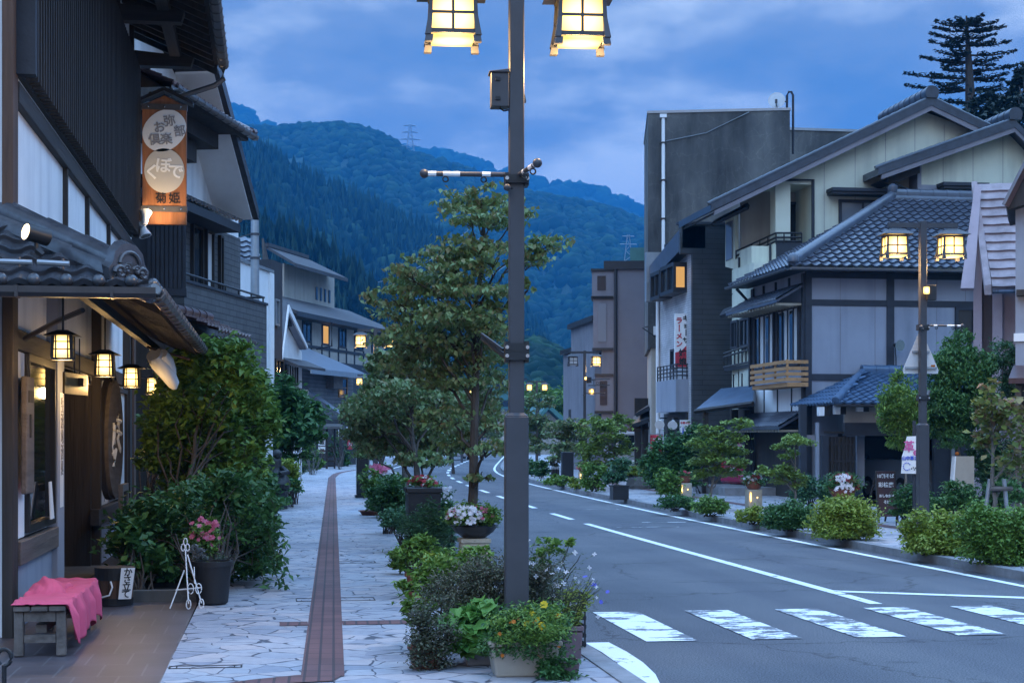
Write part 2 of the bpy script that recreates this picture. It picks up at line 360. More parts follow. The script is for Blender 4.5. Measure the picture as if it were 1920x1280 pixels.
MT['bwood'] = wood('brown_wood_post', (.10, .055, .036), 'z', .35); MT['gwood'] = wood('weathered_wood', (.12, .10, .088), 'y', .35)
MT['signwood'] = wood('varnished_sign_wood', (.30, .115, .045), 'z', .35, .5)
MT['lightwood'] = wood('new_timber', (.38, .20, .085), 'y', .25)
MT['navy'] = M('dark_blue_timber', (.028, .032, .042), .7, .2, 3)
MT['siding'] = brick('dark_siding', (.040, .045, .052), (.046, .05, .056), (.022, .024, .028), 2.2, .16, 'xz', .012, .6, .37, .5)
MT['sidebrick'] = brick('dark_brick_siding', (.075, .075, .078), (.088, .088, .09), (.035, .035, .04), .42, .115, 'yz', .01, .7, .5, .6)
MT['wbrick'] = brick('white_brick', (.50, .49, .50), (.44, .43, .45), (.30, .30, .32), .22, .075, 'yz', .01, .7, .5, .6)
MT['tile'] = M('black_roof_tile', (.05, .053, .062), .26, .3, 5, .12, 30, spec=.6); MT['tileblue'] = M('slate_roof_tile', (.060, .068, .09), .28, .3, 3, .1, spec=.6)
MT['tilenavy'] = M('dark_navy_tile', (.034, .042, .058), .3, .3, 4, .1, spec=.6); MT['tilered'] = M('red_brown_roof_tile', (.085, .042, .038), .3, .35, 5, .12, spec=.7); MT['tilepink'] = M('pale_pink_roof_tile', (.30, .235, .24), .7, .3, 3, .1)
MT['bluemetal'] = brick('blue_roof_sheet', (.07, .12, .19), (.08, .13, .20), (.04, .07, .11), .3, .2, 'xy', .02, .4, .5, .5)
MT['rooffelt'] = M('dark_grey_roof', (.055, .052, .056), .7, .2, 2)
MT['steel'] = M('brown_grey_steel', (.062, .060, .066), .45, .1, 4, .03, metal=.2); MT['black'] = M('black_metal', (.02, .02, .022), .45, .15, 5, .05)
MT['galv'] = M('galvanised_steel', (.30, .32, .34), .4, .1, 4, .03, metal=.5); MT['gutter'] = M('dark_gutter', (.055, .053, .055), .35, .15, 6, .05, metal=.3)
MT['copper'] = M('aged_copper_gutter', (.13, .12, .12), .38, .2, 6, .05, metal=.5)
MT['glass'] = glass('dark_glass'); MT['glassblue'] = glass('curtained_glass', (.16, .18, .21), .12); MT['shoji'] = M('pale_screen', (.55, .55, .55), .7, .05)
MT['chrome'] = M('bright_bolt', (.6, .6, .6), .25, .05, 5, 0, metal=1)
MT['warm'] = lamp_glass('lit_lamp_glass', (1, .60, .17), .75, 3.2); MT['warmdim'] = glow('lit_window_glass', (1, .55, .18), .3); MT['warmhot'] = glow('small_bulb', (1, .75, .42), 3)
MT['ink'] = M('black_ink', (.015, .015, .017), .6, .1); MT['redink'] = M('red_ink', (.5, .03, .05), .6, .1); MT['pinkink'] = M('pink_ink', (.6, .10, .30), .6, .1); MT['blueink'] = M('blue_ink', (.05, .10, .5), .6, .1); MT['greyink'] = M('grey_ink', (.28, .27, .28), .6, .1)
MT['terracotta'] = M('terracotta', (.19, .07, .045), .75, .2, 6)
MT['pot_beige'] = M('beige_plastic_planter', (.36, .31, .25), .5, .08, 5, .04); MT['pot_grey'] = M('grey_plastic_planter', (.25, .25, .26), .5, .08, 5, .04); MT['pot_brown'] = M('mauve_brown_planter', (.16, .10, .11), .5, .1, 5, .04)
MT['blackstone'] = M('black_granite', (.022, .023, .026), .3, .25, 30, .04); MT['sandstone'] = M('pale_stone_pedestal', (.36, .33, .26), .85, .15, 8, .25, 50)
MT['pinkcloth'] = M('pink_cloth', (.60, .085, .16), .85, .1, 3, .1, 160); MT['redflag'] = M('red_banner', (.46, .035, .055), .8, .08); MT['redpaint'] = M('red_car_paint', (.30, .015, .06), .25, .05, 2, 0); MT['redlamp'] = M('red_tail_lamp', (.45, .01, .015), .2, .05, 2, 0)
MT['silver'] = M('silver_car_paint', (.36, .38, .41), .28, .04, 2, 0, metal=.4); MT['whitecar'] = M('white_car_paint', (.62, .64, .66), .25, .04, 2, 0); MT['rubber'] = M('black_rubber', (.018, .018, .018), .8, .1)
MT['bark'] = M('tree_bark', (.055, .045, .038), .9, .35, 9, .6, 40, stretch=(1, 1, .3)); MT['palebark'] = M('pale_tree_bark', (.16, .14, .12), .9, .3, 9, .5, 40, stretch=(1, 1, .3)); MT['twig'] = M('green_twig', (.06, .07, .03), .8, .2)
add_cracks(MT['concrete'], 1.6, .02, (1.35, 1.35, 1.3)); add_patches(MT['concrete'], .35, (.7, .72, .75), (1.25, 1.22, 1.2))
for q in ('plaster', 'mauve', 'cream', 'beige', 'greyrender', 'pinkwall'):
    if q in MT: add_stretched(MT[q], (2.2, 2.2, .22), (.80, .81, .82), (1.04, 1.04, 1.03), .30, .52)      # rain streaks
# foliage
MT['dogwood'] = leafm('dogwood_leaf', [(.115, .19, .065), (.17, .26, .095), (.21, .29, .125), (.23, .19, .09), (.165, .25, .10), (.14, .225, .08)])
MT['leafdark'] = leafm('dark_green_leaf', [(0.038, 0.109, 0.032), (0.058, 0.152, 0.043), (0.084, 0.196, 0.055), (0.049, 0.131, 0.041)])
MT['leafmid'] = leafm('mid_green_leaf', [(0.080, 0.167, 0.029), (0.123, 0.232, 0.038), (0.174, 0.290, 0.052), (0.102, 0.196, 0.038)])
MT['leafblue'] = leafm('bluish_leaf', [(0.043, 0.116, 0.051), (0.065, 0.160, 0.072), (0.094, 0.196, 0.087)])
MT['leafyel'] = leafm('yellow_green_leaf', [(0.174, 0.261, 0.029), (0.246, 0.326, 0.041), (0.304, 0.340, 0.058), (0.145, 0.232, 0.032)])
MT['leafmaple'] = leafm('maple_leaf', [(0.145, 0.225, 0.043), (0.189, 0.275, 0.052), (0.225, 0.304, 0.072), (0.174, 0.254, 0.043)])
MT['leafpine'] = leafm('conifer_needle', [(.010, .020, .016), (.014, .028, .02), (.02, .034, .024)], .7, .1)
MT['leafpurple'] = leafm('dusky_purple_leaf', [(0.065, 0.084, 0.052), (0.109, 0.128, 0.072), (0.123, 0.104, 0.084), (0.094, 0.123, 0.065)])
MT['leafsilver'] = leafm('silver_leaf', [(.20, .22, .22), (.28, .30, .30)]); MT['leafgrey'] = leafm('fine_grey_leaf', [(0.087, 0.123, 0.072), (0.123, 0.160, 0.090), (0.072, 0.109, 0.070)])
MT['leafbig'] = leafm('broad_leaf', [(0.072, 0.203, 0.043), (0.116, 0.275, 0.058), (0.160, 0.334, 0.072), (0.087, 0.217, 0.051)])
MT['leafold'] = leafm('yellowing_leaf', [(0.145, 0.203, 0.043), (0.203, 0.246, 0.058), (0.246, 0.145, 0.087), (0.174, 0.217, 0.051), (0.131, 0.174, 0.043)])
MT['pinkfl'] = leafm('pink_petal', [(.55, .12, .22), (.62, .20, .30), (.5, .06, .12)], .6, .3); MT['whitefl'] = leafm('white_petal', [(.75, .75, .72), (.66, .64, .68), (.78, .72, .76)], .6, .3)
MT['redfl'] = leafm('red_petal', [(.42, .03, .05), (.5, .06, .08), (.35, .03, .06)], .6, .3); MT['yelfl'] = leafm('yellow_petal', [(.75, .5, .02), (.8, .6, .04)], .6, .3); MT['orafl'] = leafm('orange_petal', [(.6, .2, .02), (.5, .13, .02)], .6, .3); MT['blufl'] = leafm('blue_petal', [(.10, .12, .6), (.16, .16, .65)], .6, .3)
# ---------------------------------------------------------------- roof tiles
def tile_sheet(mb, O, U, V, wdt, ln, tw=.27, tl=.26, amp=.035, step=.03, mask=None, nsub=6):
    """rows of pantiles: O eave corner, U along the eave, V up the slope"""
    O, U, V = (np.array(a, float) for a in (O, U, V)); U /= np.linalg.norm(U); V /= np.linalg.norm(V)
    N = np.cross(U, V); N = N if N[2] > 0 else -N
    nu = max(1, round(wdt/tw))*nsub; nr = max(1, round(ln/tl)); tl = ln/nr
    us = np.linspace(0, wdt, nu+1); ph = us/wdt*(nu/nsub)*2*math.pi
    h = amp*(.5+.5*np.cos(ph))**1.4
    rows = []; vv = []
    for r in range(nr):
        for v, e in ((r*tl, step), ((r+1)*tl, 0.)):
            rows.append(O[None] + us[:, None]*U + v*V + (h+e+.004)[:, None]*N); vv.append(v)
    P = np.concatenate([rows[0][None]-N*.05] + [q[None] for q in rows])
    vv = [0.]+vv
    kr, kc = P.shape[:2]; Vv = P.reshape(-1, 3); fs = []
    for i in range(kr-1):
        vm = (vv[i]+vv[i+1])/2
        for j in range(kc-1):
            if mask and not mask((us[j]+us[j+1])/2, vm): continue
            fs.append((i*kc+j, i*kc+j+1, (i+1)*kc+j+1, (i+1)*kc+j))
    if not fs: return
    used = sorted({q for g in fs for q in g}); mpp = {q: i for i, q in enumerate(used)}
    mb.add(Vv[used].tolist(), [tuple(mpp[q] for q in g) for g in fs])
def ridge_cap(mb, A, Bp, r=.11, seg=.3, stack=.08, endball=True):
    A = np.array(A, float); Bp = np.array(Bp, float); L = np.linalg.norm(Bp-A); n = max(1, int(L/seg)); d = (Bp-A)/L
    side = np.cross(d, (0, 0, 1.)); side /= np.linalg.norm(side); up = np.cross(side, d)
    for k in range(n):
        a = A+d*(L*k/n); b = A+d*(L*(k+1)/n+.02); e = .012*(k % 2 == 0)
        v = []
        for p, rr in ((a, r+.014), (b, r)):
            for j in range(7):
                t = math.pi*j/6; v.append(p + side*rr*math.cos(t) + up*(rr*math.sin(t)*.9+stack))
            v.append(p - side*rr*.8 - up*.05); v.append(p + side*rr*.8 - up*.05)
        f = [(j, (j+1) % 9, 9+(j+1) % 9, 9+j) for j in range(9)] + [tuple(range(8, -1, -1)), tuple(range(9, 18))]
        mb.add(v, f)
# ---------------------------------------------------------------- foliage
def leaf_arrays(P, size, droop=.35, flat=.5, aspect=.5, outward=None):
    """one folded diamond leaf per point -> V (4n,3), quads split in two tris"""
    n = len(P); th = rng.uniform(0, 2*math.pi, n)
    d = np.stack([np.cos(th), np.sin(th), rng.normal(-droop, .35, n)], 1)
    if outward is not None: d += outward*.9
    d /= np.linalg.norm(d, axis=1)[:, None]
    up = np.stack([rng.normal(0, 1-flat, n), rng.normal(0, 1-flat, n), np.ones(n)], 1)
    sd = np.cross(d, up); sd /= (np.linalg.norm(sd, axis=1)[:, None]+1e-6); nn = np.cross(sd, d)
    L = size*(.5+1.0*rng.beta(2, 2.2, n))[:, None]
    a = P - d*L*.5; b = P + sd*L*aspect*.5 + nn*L*.10 - d*L*.05; c = P + d*L*.5 - nn*L*.08; e = P - sd*L*aspect*.5 + nn*L*.10 - d*L*.05
    V = np.stack([a, b, c, e], 1).reshape(-1, 3); i = np.arange(n)*4
    Fc = np.stack([i, i+1, i+2, i, i+2, i+3], 1).reshape(-1, 3)
    return V, Fc
def fill_cluster(c, r, n, clump=26, spread=.24, top=.25, shell=.55):
    """points gathered in clumps over the ellipsoid (c, r)"""
    k = max(4, int(n/clump*.8)); u = rng.normal(size=(k, 3)); u /= np.linalg.norm(u, axis=1)[:, None]
    u[:, 2] = np.where(u[:, 2] < -.35, u[:, 2]*.5, u[:, 2]) + top*.3
    rad = shell + (1-shell)*rng.uniform(0, 1, k)**.6
    cc = np.array(c) + u*rad[:, None]*np.array(r)
    P = cc[rng.integers(0, k, n)] + rng.normal(size=(n, 3))*np.array(r)*spread*np.array((1, 1, .6))
    return P
def clusters_px(cl, d, depthk=1.0, jitter=.35):
    out = []
    for q in cl:
        px, py, rx, ry = q[:4]; dd = d + (q[4] if len(q) > 4 else rng.uniform(-1, 1)*jitter)
        out.append((np.array(W(px, py, dd)), np.array((rx*dd/F*1.04, rx*dd/F*depthk, ry*dd/F*1.2))))
    return out
def foliage(parent, cls, leaf, mat, k=5.0, name='foliage', droop=.35, flat=.5, aspect=.5, clump=26, spread=.24, shell=.55, minz=.02, cap=30000, top=.25):
    Ps = []
    for c, r in cls:
        r = r*1.13; n = int(min(cap, max(60, 3.1*k*r[0]*max(r[2], r[0]*.5)/(leaf*leaf)*math.pi)))
        q = fill_cluster(c, r, n, clump, spread, top, shell); m = rng.random(len(q)) < .05; q[m] = c+(q[m]-c)*rng.uniform(1.08, 1.32, (m.sum(), 1)); Ps.append(q)
    P = np.concatenate(Ps); P = P[P[:, 2] > minz]
    V, Fc = leaf_arrays(P, leaf, droop, flat, aspect)
    return meshobj(name, V, Fc, mat, parent)
def branch(mb, a, b, r0, r1, wob=.08, n=5):
    a = np.array(a, float); b = np.array(b, float); L = np.linalg.norm(b-a); pts = []
    for i in range(n+1):
        t = i/n; p = a+(b-a)*t; p[2] += L*.10*math.sin(math.pi*t)
        if 0 < i < n: p += rng.normal(size=3)*L*wob*.4
        pts.append(p)
    mb.tube(pts, [r0+(r1-r0)*i/n for i in range(n+1)], 5, False)
def tree(name, label, cat, base, cls, leaf, mat, trunk_top, r0=.06, bark='bark', k=5., group=None, lean=0, twigs=3, trunkname='trunk', zk=1.25, **fk):
    cls = [(c, r*np.array((1, 1, zk))) for c, r in cls]
    t = thing(name, base, label, cat, group)
    mb = MB(); b = np.array(base, float); tp = np.array(trunk_top, float); n = 8; pts = []
    for i in range(n+1):
        q = i/n; p = b+(tp-b)*q; p[:2] += rng.normal(size=2)*r0*.5*(0 < i < n); pts.append(p)
    rs = [r0*(1.25 if i == 0 else 1)*(1-.75*i/n) for i in range(n+1)]
    mb.tube(pts, rs, 8)
    B(trunkname, mb, MT[bark], t, smooth=True)
    lb = MB()
    for c, r in cls:
        z0 = min(max(c[2]-np.linalg.norm((c-tp)[:2])*.7-.1, b[2]+(tp[2]-b[2])*.25), tp[2]); q = (z0-b[2])/(tp[2]-b[2]+1e-6)
        st = b+(tp-b)*q; rr = r0*(1-.75*q)*.5
        branch(lb, st, c, rr, rr*.35)
        for _ in range(twigs):
            e = c + rng.normal(size=3)*r*.5; branch(lb, c-(c-st)*.15, e, rr*.35, rr*.15, n=3)
    B('limbs', lb, MT[bark], t, smooth=True)
    foliage(t, cls, leaf, MT[mat], k, 'crown', **fk)
    return t
def shrub(name, label, cat, base, cls, leaf, mat, k=6., group=None, stems=True, parent=None, part='foliage', **fk):
    t = parent or thing(name, base, label, cat, group)
    if stems:
        mb = MB()
        for c, r in cls:
            for _ in range(4):
                e = c+rng.normal(size=3)*r*.35; s = np.array(base)+rng.normal(size=3)*(.05, .05, 0); branch(mb, s, e, .012, .004, n=4)
        B('stem', mb, MT['bark'], t)
    foliage(t, cls, leaf, MT[mat], k, part, **fk)
    return t
def flowers(parent, pts, size, mat, name='flower_head', petals=6, each=False):
    """little rosettes of petals, one mesh per colour"""
    Vs = []; Fs = []; o = 0
    for p in pts:
        p = np.array(p); ax = rng.normal(size=3)*.5+np.array((-.15, -.9, .5)); ax /= np.linalg.norm(ax)
        a = np.cross(ax, (0, 0, 1)); a /= np.linalg.norm(a); b = np.cross(ax, a)
        s = size*rng.uniform(.75, 1.25)
        for i in range(petals):
            t = 2*math.pi*i/petals; d = a*math.cos(t)+b*math.sin(t); e = np.cross(ax, d)
            v = [p, p+d*s*.6+e*s*.32+ax*s*.12, p+d*s+ax*s*.05, p+d*s*.6-e*s*.32+ax*s*.12]
            Vs += v; Fs += [(o, o+1, o+2), (o, o+2, o+3)]; o += 4
    return meshobj(name, np.array(Vs), np.array(Fs), mat, parent)
def pts_in(cls, n, front=True):
    out = []
    for _ in range(n):
        c, r = cls[rng.integers(len(cls))]; u = rng.normal(size=3); u /= np.linalg.norm(u)
        if u[1] > 0.1: u[1] = -u[1]
        if u[2] < -.3: u[2] = -u[2]
        out.append(c+u*r*rng.uniform(.8, 1.1))
    return out
def window(parent, fr, s0, s1, z0, z1, n=.03, frame='navy', pane='glass', ft=.07, mull=1, rails=0, depth_=.06, name='window'):
    mb = MB(); d = depth_
    mb.box(fr, s0, s1, n-.02, n+d, z1-ft, z1); mb.box(fr, s0, s1, n-.02, n+d, z0, z0+ft)
    mb.box(fr, s0, s0+ft, n-.02, n+d, z0+ft, z1-ft); mb.box(fr, s1-ft, s1, n-.02, n+d, z0+ft, z1-ft)
    for i in range(1, mull+1):
        c = s0+(s1-s0)*i/(mull+1); mb.box(fr, c-ft*.35, c+ft*.35, n-.02, n+d*.7, z0+ft, z1-ft)
    for i in range(1, rails+1):
        c = z0+(z1-z0)*i/(rails+1); mb.box(fr, s0+ft, s1-ft, n-.02, n+d*.55, c-.02, c+.02)
    o = B(name, mb, MT[frame], parent)
    p = MB().box(fr, s0+ft*.5, s1-ft*.5, n-.015, n+.012, z0+ft*.5, z1-ft*.5); B('pane', p, MT[pane], o)
    return o
# ---------------------------------------------------------------- ground, road, pavements
_cy = np.array((-30, 0, 31, 38, 45.3, 50, 58.9, 70.5, 82, 94, 130, 170, 215, 300.))
_cx = np.array((6.1, 6.1, 6.1, 6.25, 6.46, 6.62, 6.95, 7.7, 8.95, 10.7, 16.3, 22.6, 30, 46.))
def center(y):
    y = np.asarray(y, float); return sum(np.interp(y+o, _cy, _cx) for o in (-5, -2.5, 0, 2.5, 5))/5
YS = np.concatenate([np.arange(-8, 40, 4.), np.arange(40, 120, 3.), np.arange(120, 301, 10.)])
CX = center(YS)
def lk(y): return float(center(y)) - 3.62 - .0*y
def rk(y): return float(center(y)) + 2.72
def strip(mb, ys, x0, x1, z, th=0):
    a = [(f(x0, y), y, z) for y in ys for f in (lambda q, y: q(y) if callable(q) else q,)]
    b = [((x1(y) if callable(x1) else x1), y, z) for y in ys]
    k = len(ys); mb.add(a+b, [(i, k+i, k+i+1, i+1) for i in range(k-1)]); return mb
g = MB().add([(-5200, -300, -.03), (5200, -300, -.03), (5200, 5600, -.03), (-5200, 5600, -.03)], [(0, 1, 2, 3)])
struct('ground', g, MT['earth'], origin=(0, 0, 0))
struct('road', strip(MB(), YS, lk, rk, 0.0), MT['asphalt'], origin=(0, 0, 0))
LZ, RZ = .05, .10
_ly = (-8, 11, 16.4, 17, 25, 39, 60, 75, 86, 100, 140, 300); _lx = (-.75, -.75, -.72, -.72, -.3, .25, .75, 1.5, 2.4, 4.6, 10, 38)
def lwalk(y): return float(np.interp(y, _ly, _lx))
struct('left_pavement', strip(MB(), YS, lwalk, lambda y: lk(y)-.16, LZ), MT['paving'], origin=(0, 0, 0))
struct('right_pavement', strip(MB(), YS, lambda y: rk(y)+.16, lambda y: float(center(y))+7.6+max(0, (y-55)*.12), RZ), MT['paving'], origin=(0, 0, 0))
kb = MB()
for fn, w_, z in ((lambda y: lk(y)-.16, .16, LZ+.012), (lambda y: rk(y), .16, RZ+.012)):
    for i in range(len(YS)-1):
        y0, y1 = YS[i], YS[i+1]; a0, a1 = fn(y0), fn(y1)
        kb.hexa([(a0, y0, -.1), (a0+w_, y0, -.1), (a1+w_, y1, -.1), (a1, y1, -.1)], [(a0, y0, z), (a0+w_, y0, z), (a1+w_, y1, z), (a1, y1, z)])
struct('kerb', kb, MT['kerb'], origin=(0, 0, 0))
ap = MB().add([(-7, 8, .044), (-.74, 8, .044), (-.74, 16.5, .044), (-2.2, 16.5, .044), (-2.2, 14, .044), (-7, 14, .044)], [(0, 1, 2, 3, 4, 5)])
struct('tiled_apron', ap, MT['apron'], origin=(0, 0, 0))
gs = MB().ab(-2.15, -.5, 16.5, 26, .0, .10); struct('garden_soil', gs, MT['soil'])
# tactile paving: the long strip, its branches, the strip of the far pavement
_ty = (-8, 11.5, 60, 66, 72.5, 75.5, 78.5, 80.5, 82.5, 86); _tx = (-.38, .36, 2.2, 2.43, 2.85, 3.15, 3.6, 3.95, 4.35, 5.3)
tm = MB(); ty = np.concatenate([np.arange(11.1, 66, 3.), np.arange(66, 86, 1.)])
strip(tm, ty, lambda y: float(np.interp(y, _ty, _tx))-.15, lambda y: float(np.interp(y, _ty, _tx))+.15, LZ+.005)
xs = float(np.interp(14.3, _ty, _tx))
tm.add([(xs-.40, 14.15, LZ+.005), (xs-.152, 14.15, LZ+.005), (xs-.152, 14.45, LZ+.005), (xs-.40, 14.45, LZ+.005)], [(0, 1, 2, 3)])
tm.add([(xs+.152, 14.15, LZ+.005), (1.35, 14.15, LZ+.005), (1.35, 14.45, LZ+.005), (xs+.152, 14.45, LZ+.005)], [(0, 1, 2, 3)])
tm.add([WG(*q, LZ+.009) for q in ((395, 1284), (470, 1273), (560, 1264), (642, 1264), (625, 1275), (520, 1280), (440, 1292))], [(6, 5, 4, 3, 2, 1, 0)])
strip(tm, np.arange(14, 60, 3.), lambda y: rk(y)+2.0, lambda y: rk(y)+2.3, RZ+.005)
struct('tactile_paving', tm, MT['tactile'], origin=(0, 0, 0))
# painted lines
pm = MB(); strip(pm, np.arange(15.6, 31.1, 2.2), lambda y: float(center(y))-.07, lambda y: float(center(y))+.07, .006)
strip(pm, np.arange(9., 13.0, 1), 6.03, 6.17, .006)
for k in range(9):
    a = 32.6+5.4*k; strip(pm, (a, a+1.35, a+2.7), lambda y: float(center(y))-.07, lambda y: float(center(y))+.07, .006)
for k in range(9, 22):
    a = 32.6+5.4*k; strip(pm, (a, a+1.35, a+2.7), lambda y: float(center(y))-.09, lambda y: float(center(y))+.09, .006)
struct('centre_line', pm, MT['paint'], origin=(0, 0, 0))
em = MB(); strip(em, YS[(YS > 12)], lambda y: float(center(y))+2.33, lambda y: float(center(y))+2.45, .006)
struct('edge_line', em, MT['paint'], origin=(0, 0, 0))
lm = MB(); cv = [(2.66, 13.0), (2.68, 12.4), (2.67, 11.8), (2.62, 11.2), (2.52, 10.6), (2.38, 10.)]
for i in range(5):
    (a, b), (c_, d_) = cv[i], cv[i+1]; lm.add([(a-.1, b, .006), (a+.1, b, .006), (c_+.1, d_, .006), (c_-.1, d_, .006)], [(3, 2, 1, 0)])
strip(lm, YS[YS > 36], lambda y: lk(y)+.3, lambda y: lk(y)+.42, .006)
struct('left_edge_line', lm, MT['paint'], origin=(0, 0, 0))
sl = MB().add([(6.17, 16.85, .006), (8.42, 15.55, .006), (8.42, 15.78, .006), (6.17, 17.05, .006)], [(0, 1, 2, 3)])
struct('stop_line', sl, MT['paint'], origin=(0, 0, 0))
for k in range(6):
    x = 3.08+.915*k
    if x > 8: break
    o = struct('crosswalk_stripe', MB().add([(x, 13.0, .007), (x+.44, 13.0, .007), (x+.44, 15.25, .007), (x, 15.25, .007)], [(0, 1, 2, 3)]), MT[('paint_mid', 'paint_worn', 'paint_worn', 'paint_worn', 'paint_mid', 'paint')[k]], origin=(0, 0, 0))
wm = MB()
for px, py, l_ in ((1245, 979, .9), (1215, 988, 1.2), (1130, 955, 1.0)):
    x, y, z = WG(px, py); wm.add([(x-.5*l_, y-.04, .006), (x+.5*l_, y-.04, .006), (x+.5*l_, y+.06, .006), (x-.5*l_, y+.06, .006)], [(0, 1, 2, 3)])
struct('faded_road_mark', wm, MT['paint_worn'], origin=(0, 0, 0))
# ---------------------------------------------------------------- hills, forest, haze
MT['hill'] = M('forest_floor', (.022, .045, .026), .95, .3, .01, 0)
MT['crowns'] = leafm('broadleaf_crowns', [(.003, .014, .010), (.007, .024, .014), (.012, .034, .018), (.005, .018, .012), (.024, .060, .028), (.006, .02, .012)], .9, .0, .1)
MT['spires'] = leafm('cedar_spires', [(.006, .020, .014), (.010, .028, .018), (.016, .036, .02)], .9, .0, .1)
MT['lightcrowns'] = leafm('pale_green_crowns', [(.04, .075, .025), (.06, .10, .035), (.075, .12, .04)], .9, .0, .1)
def ico():
    import bmesh
    bm = bmesh.new(); bmesh.ops.create_icosphere(bm, subdivisions=2, radius=1); bm.verts.ensure_lookup_table()
    V = np.array([v.co[:] for v in bm.verts]); Fc = np.array([[v.index for v in f.verts] for f in bm.faces]); bm.free(); return V, Fc
ICO_V, ICO_F = ico()
def hill(name, prof, d0, d1, zb=0., mat='hill', bulge=1.0):
    px = np.linspace(prof[0][0], prof[-1][0], 120); py = np.interp(px, [p[0] for p in prof], [p[1] for p in prof])
    nv = 26; rows = []
    for j in range(nv+6):
        v = j/(nv-1)
        if v <= 1:
            d = d0+(d1-d0)*v; zt = 1.7+(820-py)/F*d1
            z = zb+(zt-zb)*(v**bulge)
            z = z + (zt-zb)*.05*np.sin(px*.021+v*6)*np.sin(v*math.pi) + (zt-zb)*.03*np.sin(px*.06+v*13)*np.sin(v*math.pi)
        else:
            d = d1+(d1-d0)*(v-1)*1.5; z = zt*(1-(v-1)*2.2)
        t = T(px); rows.append(np.stack([d*(sY+cY*t), d*(cY-sY*t), z], 1))
    P = np.array(rows); m, k = P.shape[:2]
    fs = np.array([(i*k+j, i*k+j+1, (i+1)*k+j+1, (i+1)*k+j) for i in range(m-1) for j in range(k-1)])
    o = meshobj(name, P.reshape(-1, 3), fs, MT[mat], smooth=True); o['kind'] = 'structure'; return P, nv
def plant_forest(name, P, nv, n, rad, mat, kind, vr=(0, 1)):
    m, k = P.shape[:2]; u = rng.uniform(0, k-1.01, n); v = rng.uniform(vr[0]*(nv-1), vr[1]*(nv-1)-.001, n)
    v[:n//7] = nv-1-rng.uniform(0, .35, n//7)
    i = v.astype(int); j = u.astype(int); a = (v-i)[:, None]; b = (u-j)[:, None]
    C = (P[i, j]*(1-a)*(1-b)+P[i, j+1]*(1-a)*b+P[i+1, j]*a*(1-b)+P[i+1, j+1]*a*b)
    rr = rad*rng.uniform(.55, 1.35, n)
    if kind == 'crown':
        bv, bf = ICO_V, ICO_F; sc = np.stack([rr, rr, rr*.85], 1)
        V = bv[None]*sc[:, None]*(1+.13*rng.normal(size=(n, len(bv), 1))); C[:, 2] += rr*.3
    else:
        ns = 7; tiers = [(1.0, 0), (.45, .9), (.78, .85), (.3, 1.9), (.5, 1.8), (.0, 3.2)]
        bv = np.array([(q*math.cos(2*math.pi*s/ns), q*math.sin(2*math.pi*s/ns), z) for q, z in tiers for s in range(ns)])
        bf = np.array([(t*ns+s, t*ns+(s+1) % ns, (t+1)*ns+(s+1) % ns) for t in range(5) for s in range(ns)] + [(t*ns+s, (t+1)*ns+(s+1) % ns, (t+1)*ns+s) for t in range(5) for s in range(ns)])
        V = bv[None]*rr[:, None, None]*np.array((.85, .85, 1.15))*(1+.12*rng.normal(size=(n, len(bv), 1))); C[:, 2] -= rr*.5
    V = (V+C[:, None]).reshape(-1, 3)
    Fc = (bf[None]+(np.arange(n)*len(bv))[:, None, None]).reshape(-1, 3)
    o = meshobj(name, V, Fc, MT[mat]); o['kind'] = 'stuff'; return o
P, nv = hill('far_hill', [(100, 215), (300, 212), (400, 200), (445, 206), (480, 226), (530, 262), (640, 280), (760, 286), (820, 292), (880, 305), (950, 334), (1000, 346), (1060, 352), (1130, 366), (1215, 405), (1400, 500), (1700, 600), (2300, 640)], 2300, 3000)
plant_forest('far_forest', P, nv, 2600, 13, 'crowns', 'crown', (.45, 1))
P, nv = hill('ridge_hill', [(-300, 262), (300, 252), (460, 248), (500, 249), (560, 245), (600, 245), (640, 242), (680, 251), (720, 266), (760, 290), (772, 300), (800, 303), (850, 318), (900, 338), (960, 363), (1010, 374), (1080, 385), (1150, 402), (1215, 428), (1350, 480), (1700, 560), (2300, 600)], 950, 1700, bulge=.85)
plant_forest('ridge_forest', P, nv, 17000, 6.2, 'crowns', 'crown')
P, nv = hill('cedar_hill', [(-300, 170), (300, 225), (440, 286), (500, 310), (560, 346), (640, 385), (720, 420), (800, 456), (860, 492), (940, 560), (1010, 640), (1100, 780)], 560, 960, bulge=.9)
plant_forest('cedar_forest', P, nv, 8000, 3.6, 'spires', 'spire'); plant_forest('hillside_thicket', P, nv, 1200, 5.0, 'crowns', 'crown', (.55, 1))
P, nv = hill('near_cedar_hill', [(-200, 330), (300, 375), (430, 408), (480, 440), (540, 462), (600, 486), (640, 515), (680, 548), (720, 592), (780, 680), (830, 800)], 330, 430)
plant_forest('near_cedar_forest', P, nv, 2600, 2.1, 'spires', 'spire')
P, nv = hill('wooded_spur', [(820, 790), (900, 700), (960, 655), (1000, 652), (1040, 672), (1070, 705), (1110, 740), (1200, 790)], 330, 420)
plant_forest('spur_forest', P, nv, 1500, 2.6, 'crowns', 'crown')
P, nv = hill('right_hill', [(1040, 640), (1100, 575), (1160, 520), (1220, 470), (1400, 420), (1900, 360), (2500, 330)], 900, 1150)
plant_forest('right_forest', P, nv, 4500, 7, 'crowns', 'crown')
hz = MB().ab(-4200, 4200, -260, 4600, -1.5, 680)
hm = bpy.data.materials.new('haze_air'); hm.use_nodes = True; hn = hm.node_tree.nodes; hn.clear()
ho = hn.new('ShaderNodeOutputMaterial'); hv = hn.new('ShaderNodeVolumePrincipled'); hm.node_tree.links.new(hv.outputs[0], ho.inputs['Volume'])
hv.inputs['Color'].default_value = (.06, .40, .86, 1); hv.inputs['Density'].default_value = .00028; hv.inputs['Anisotropy'].default_value = 0
o = B('haze', hz, hm); o['kind'] = 'stuff'; o.visible_shadow = True
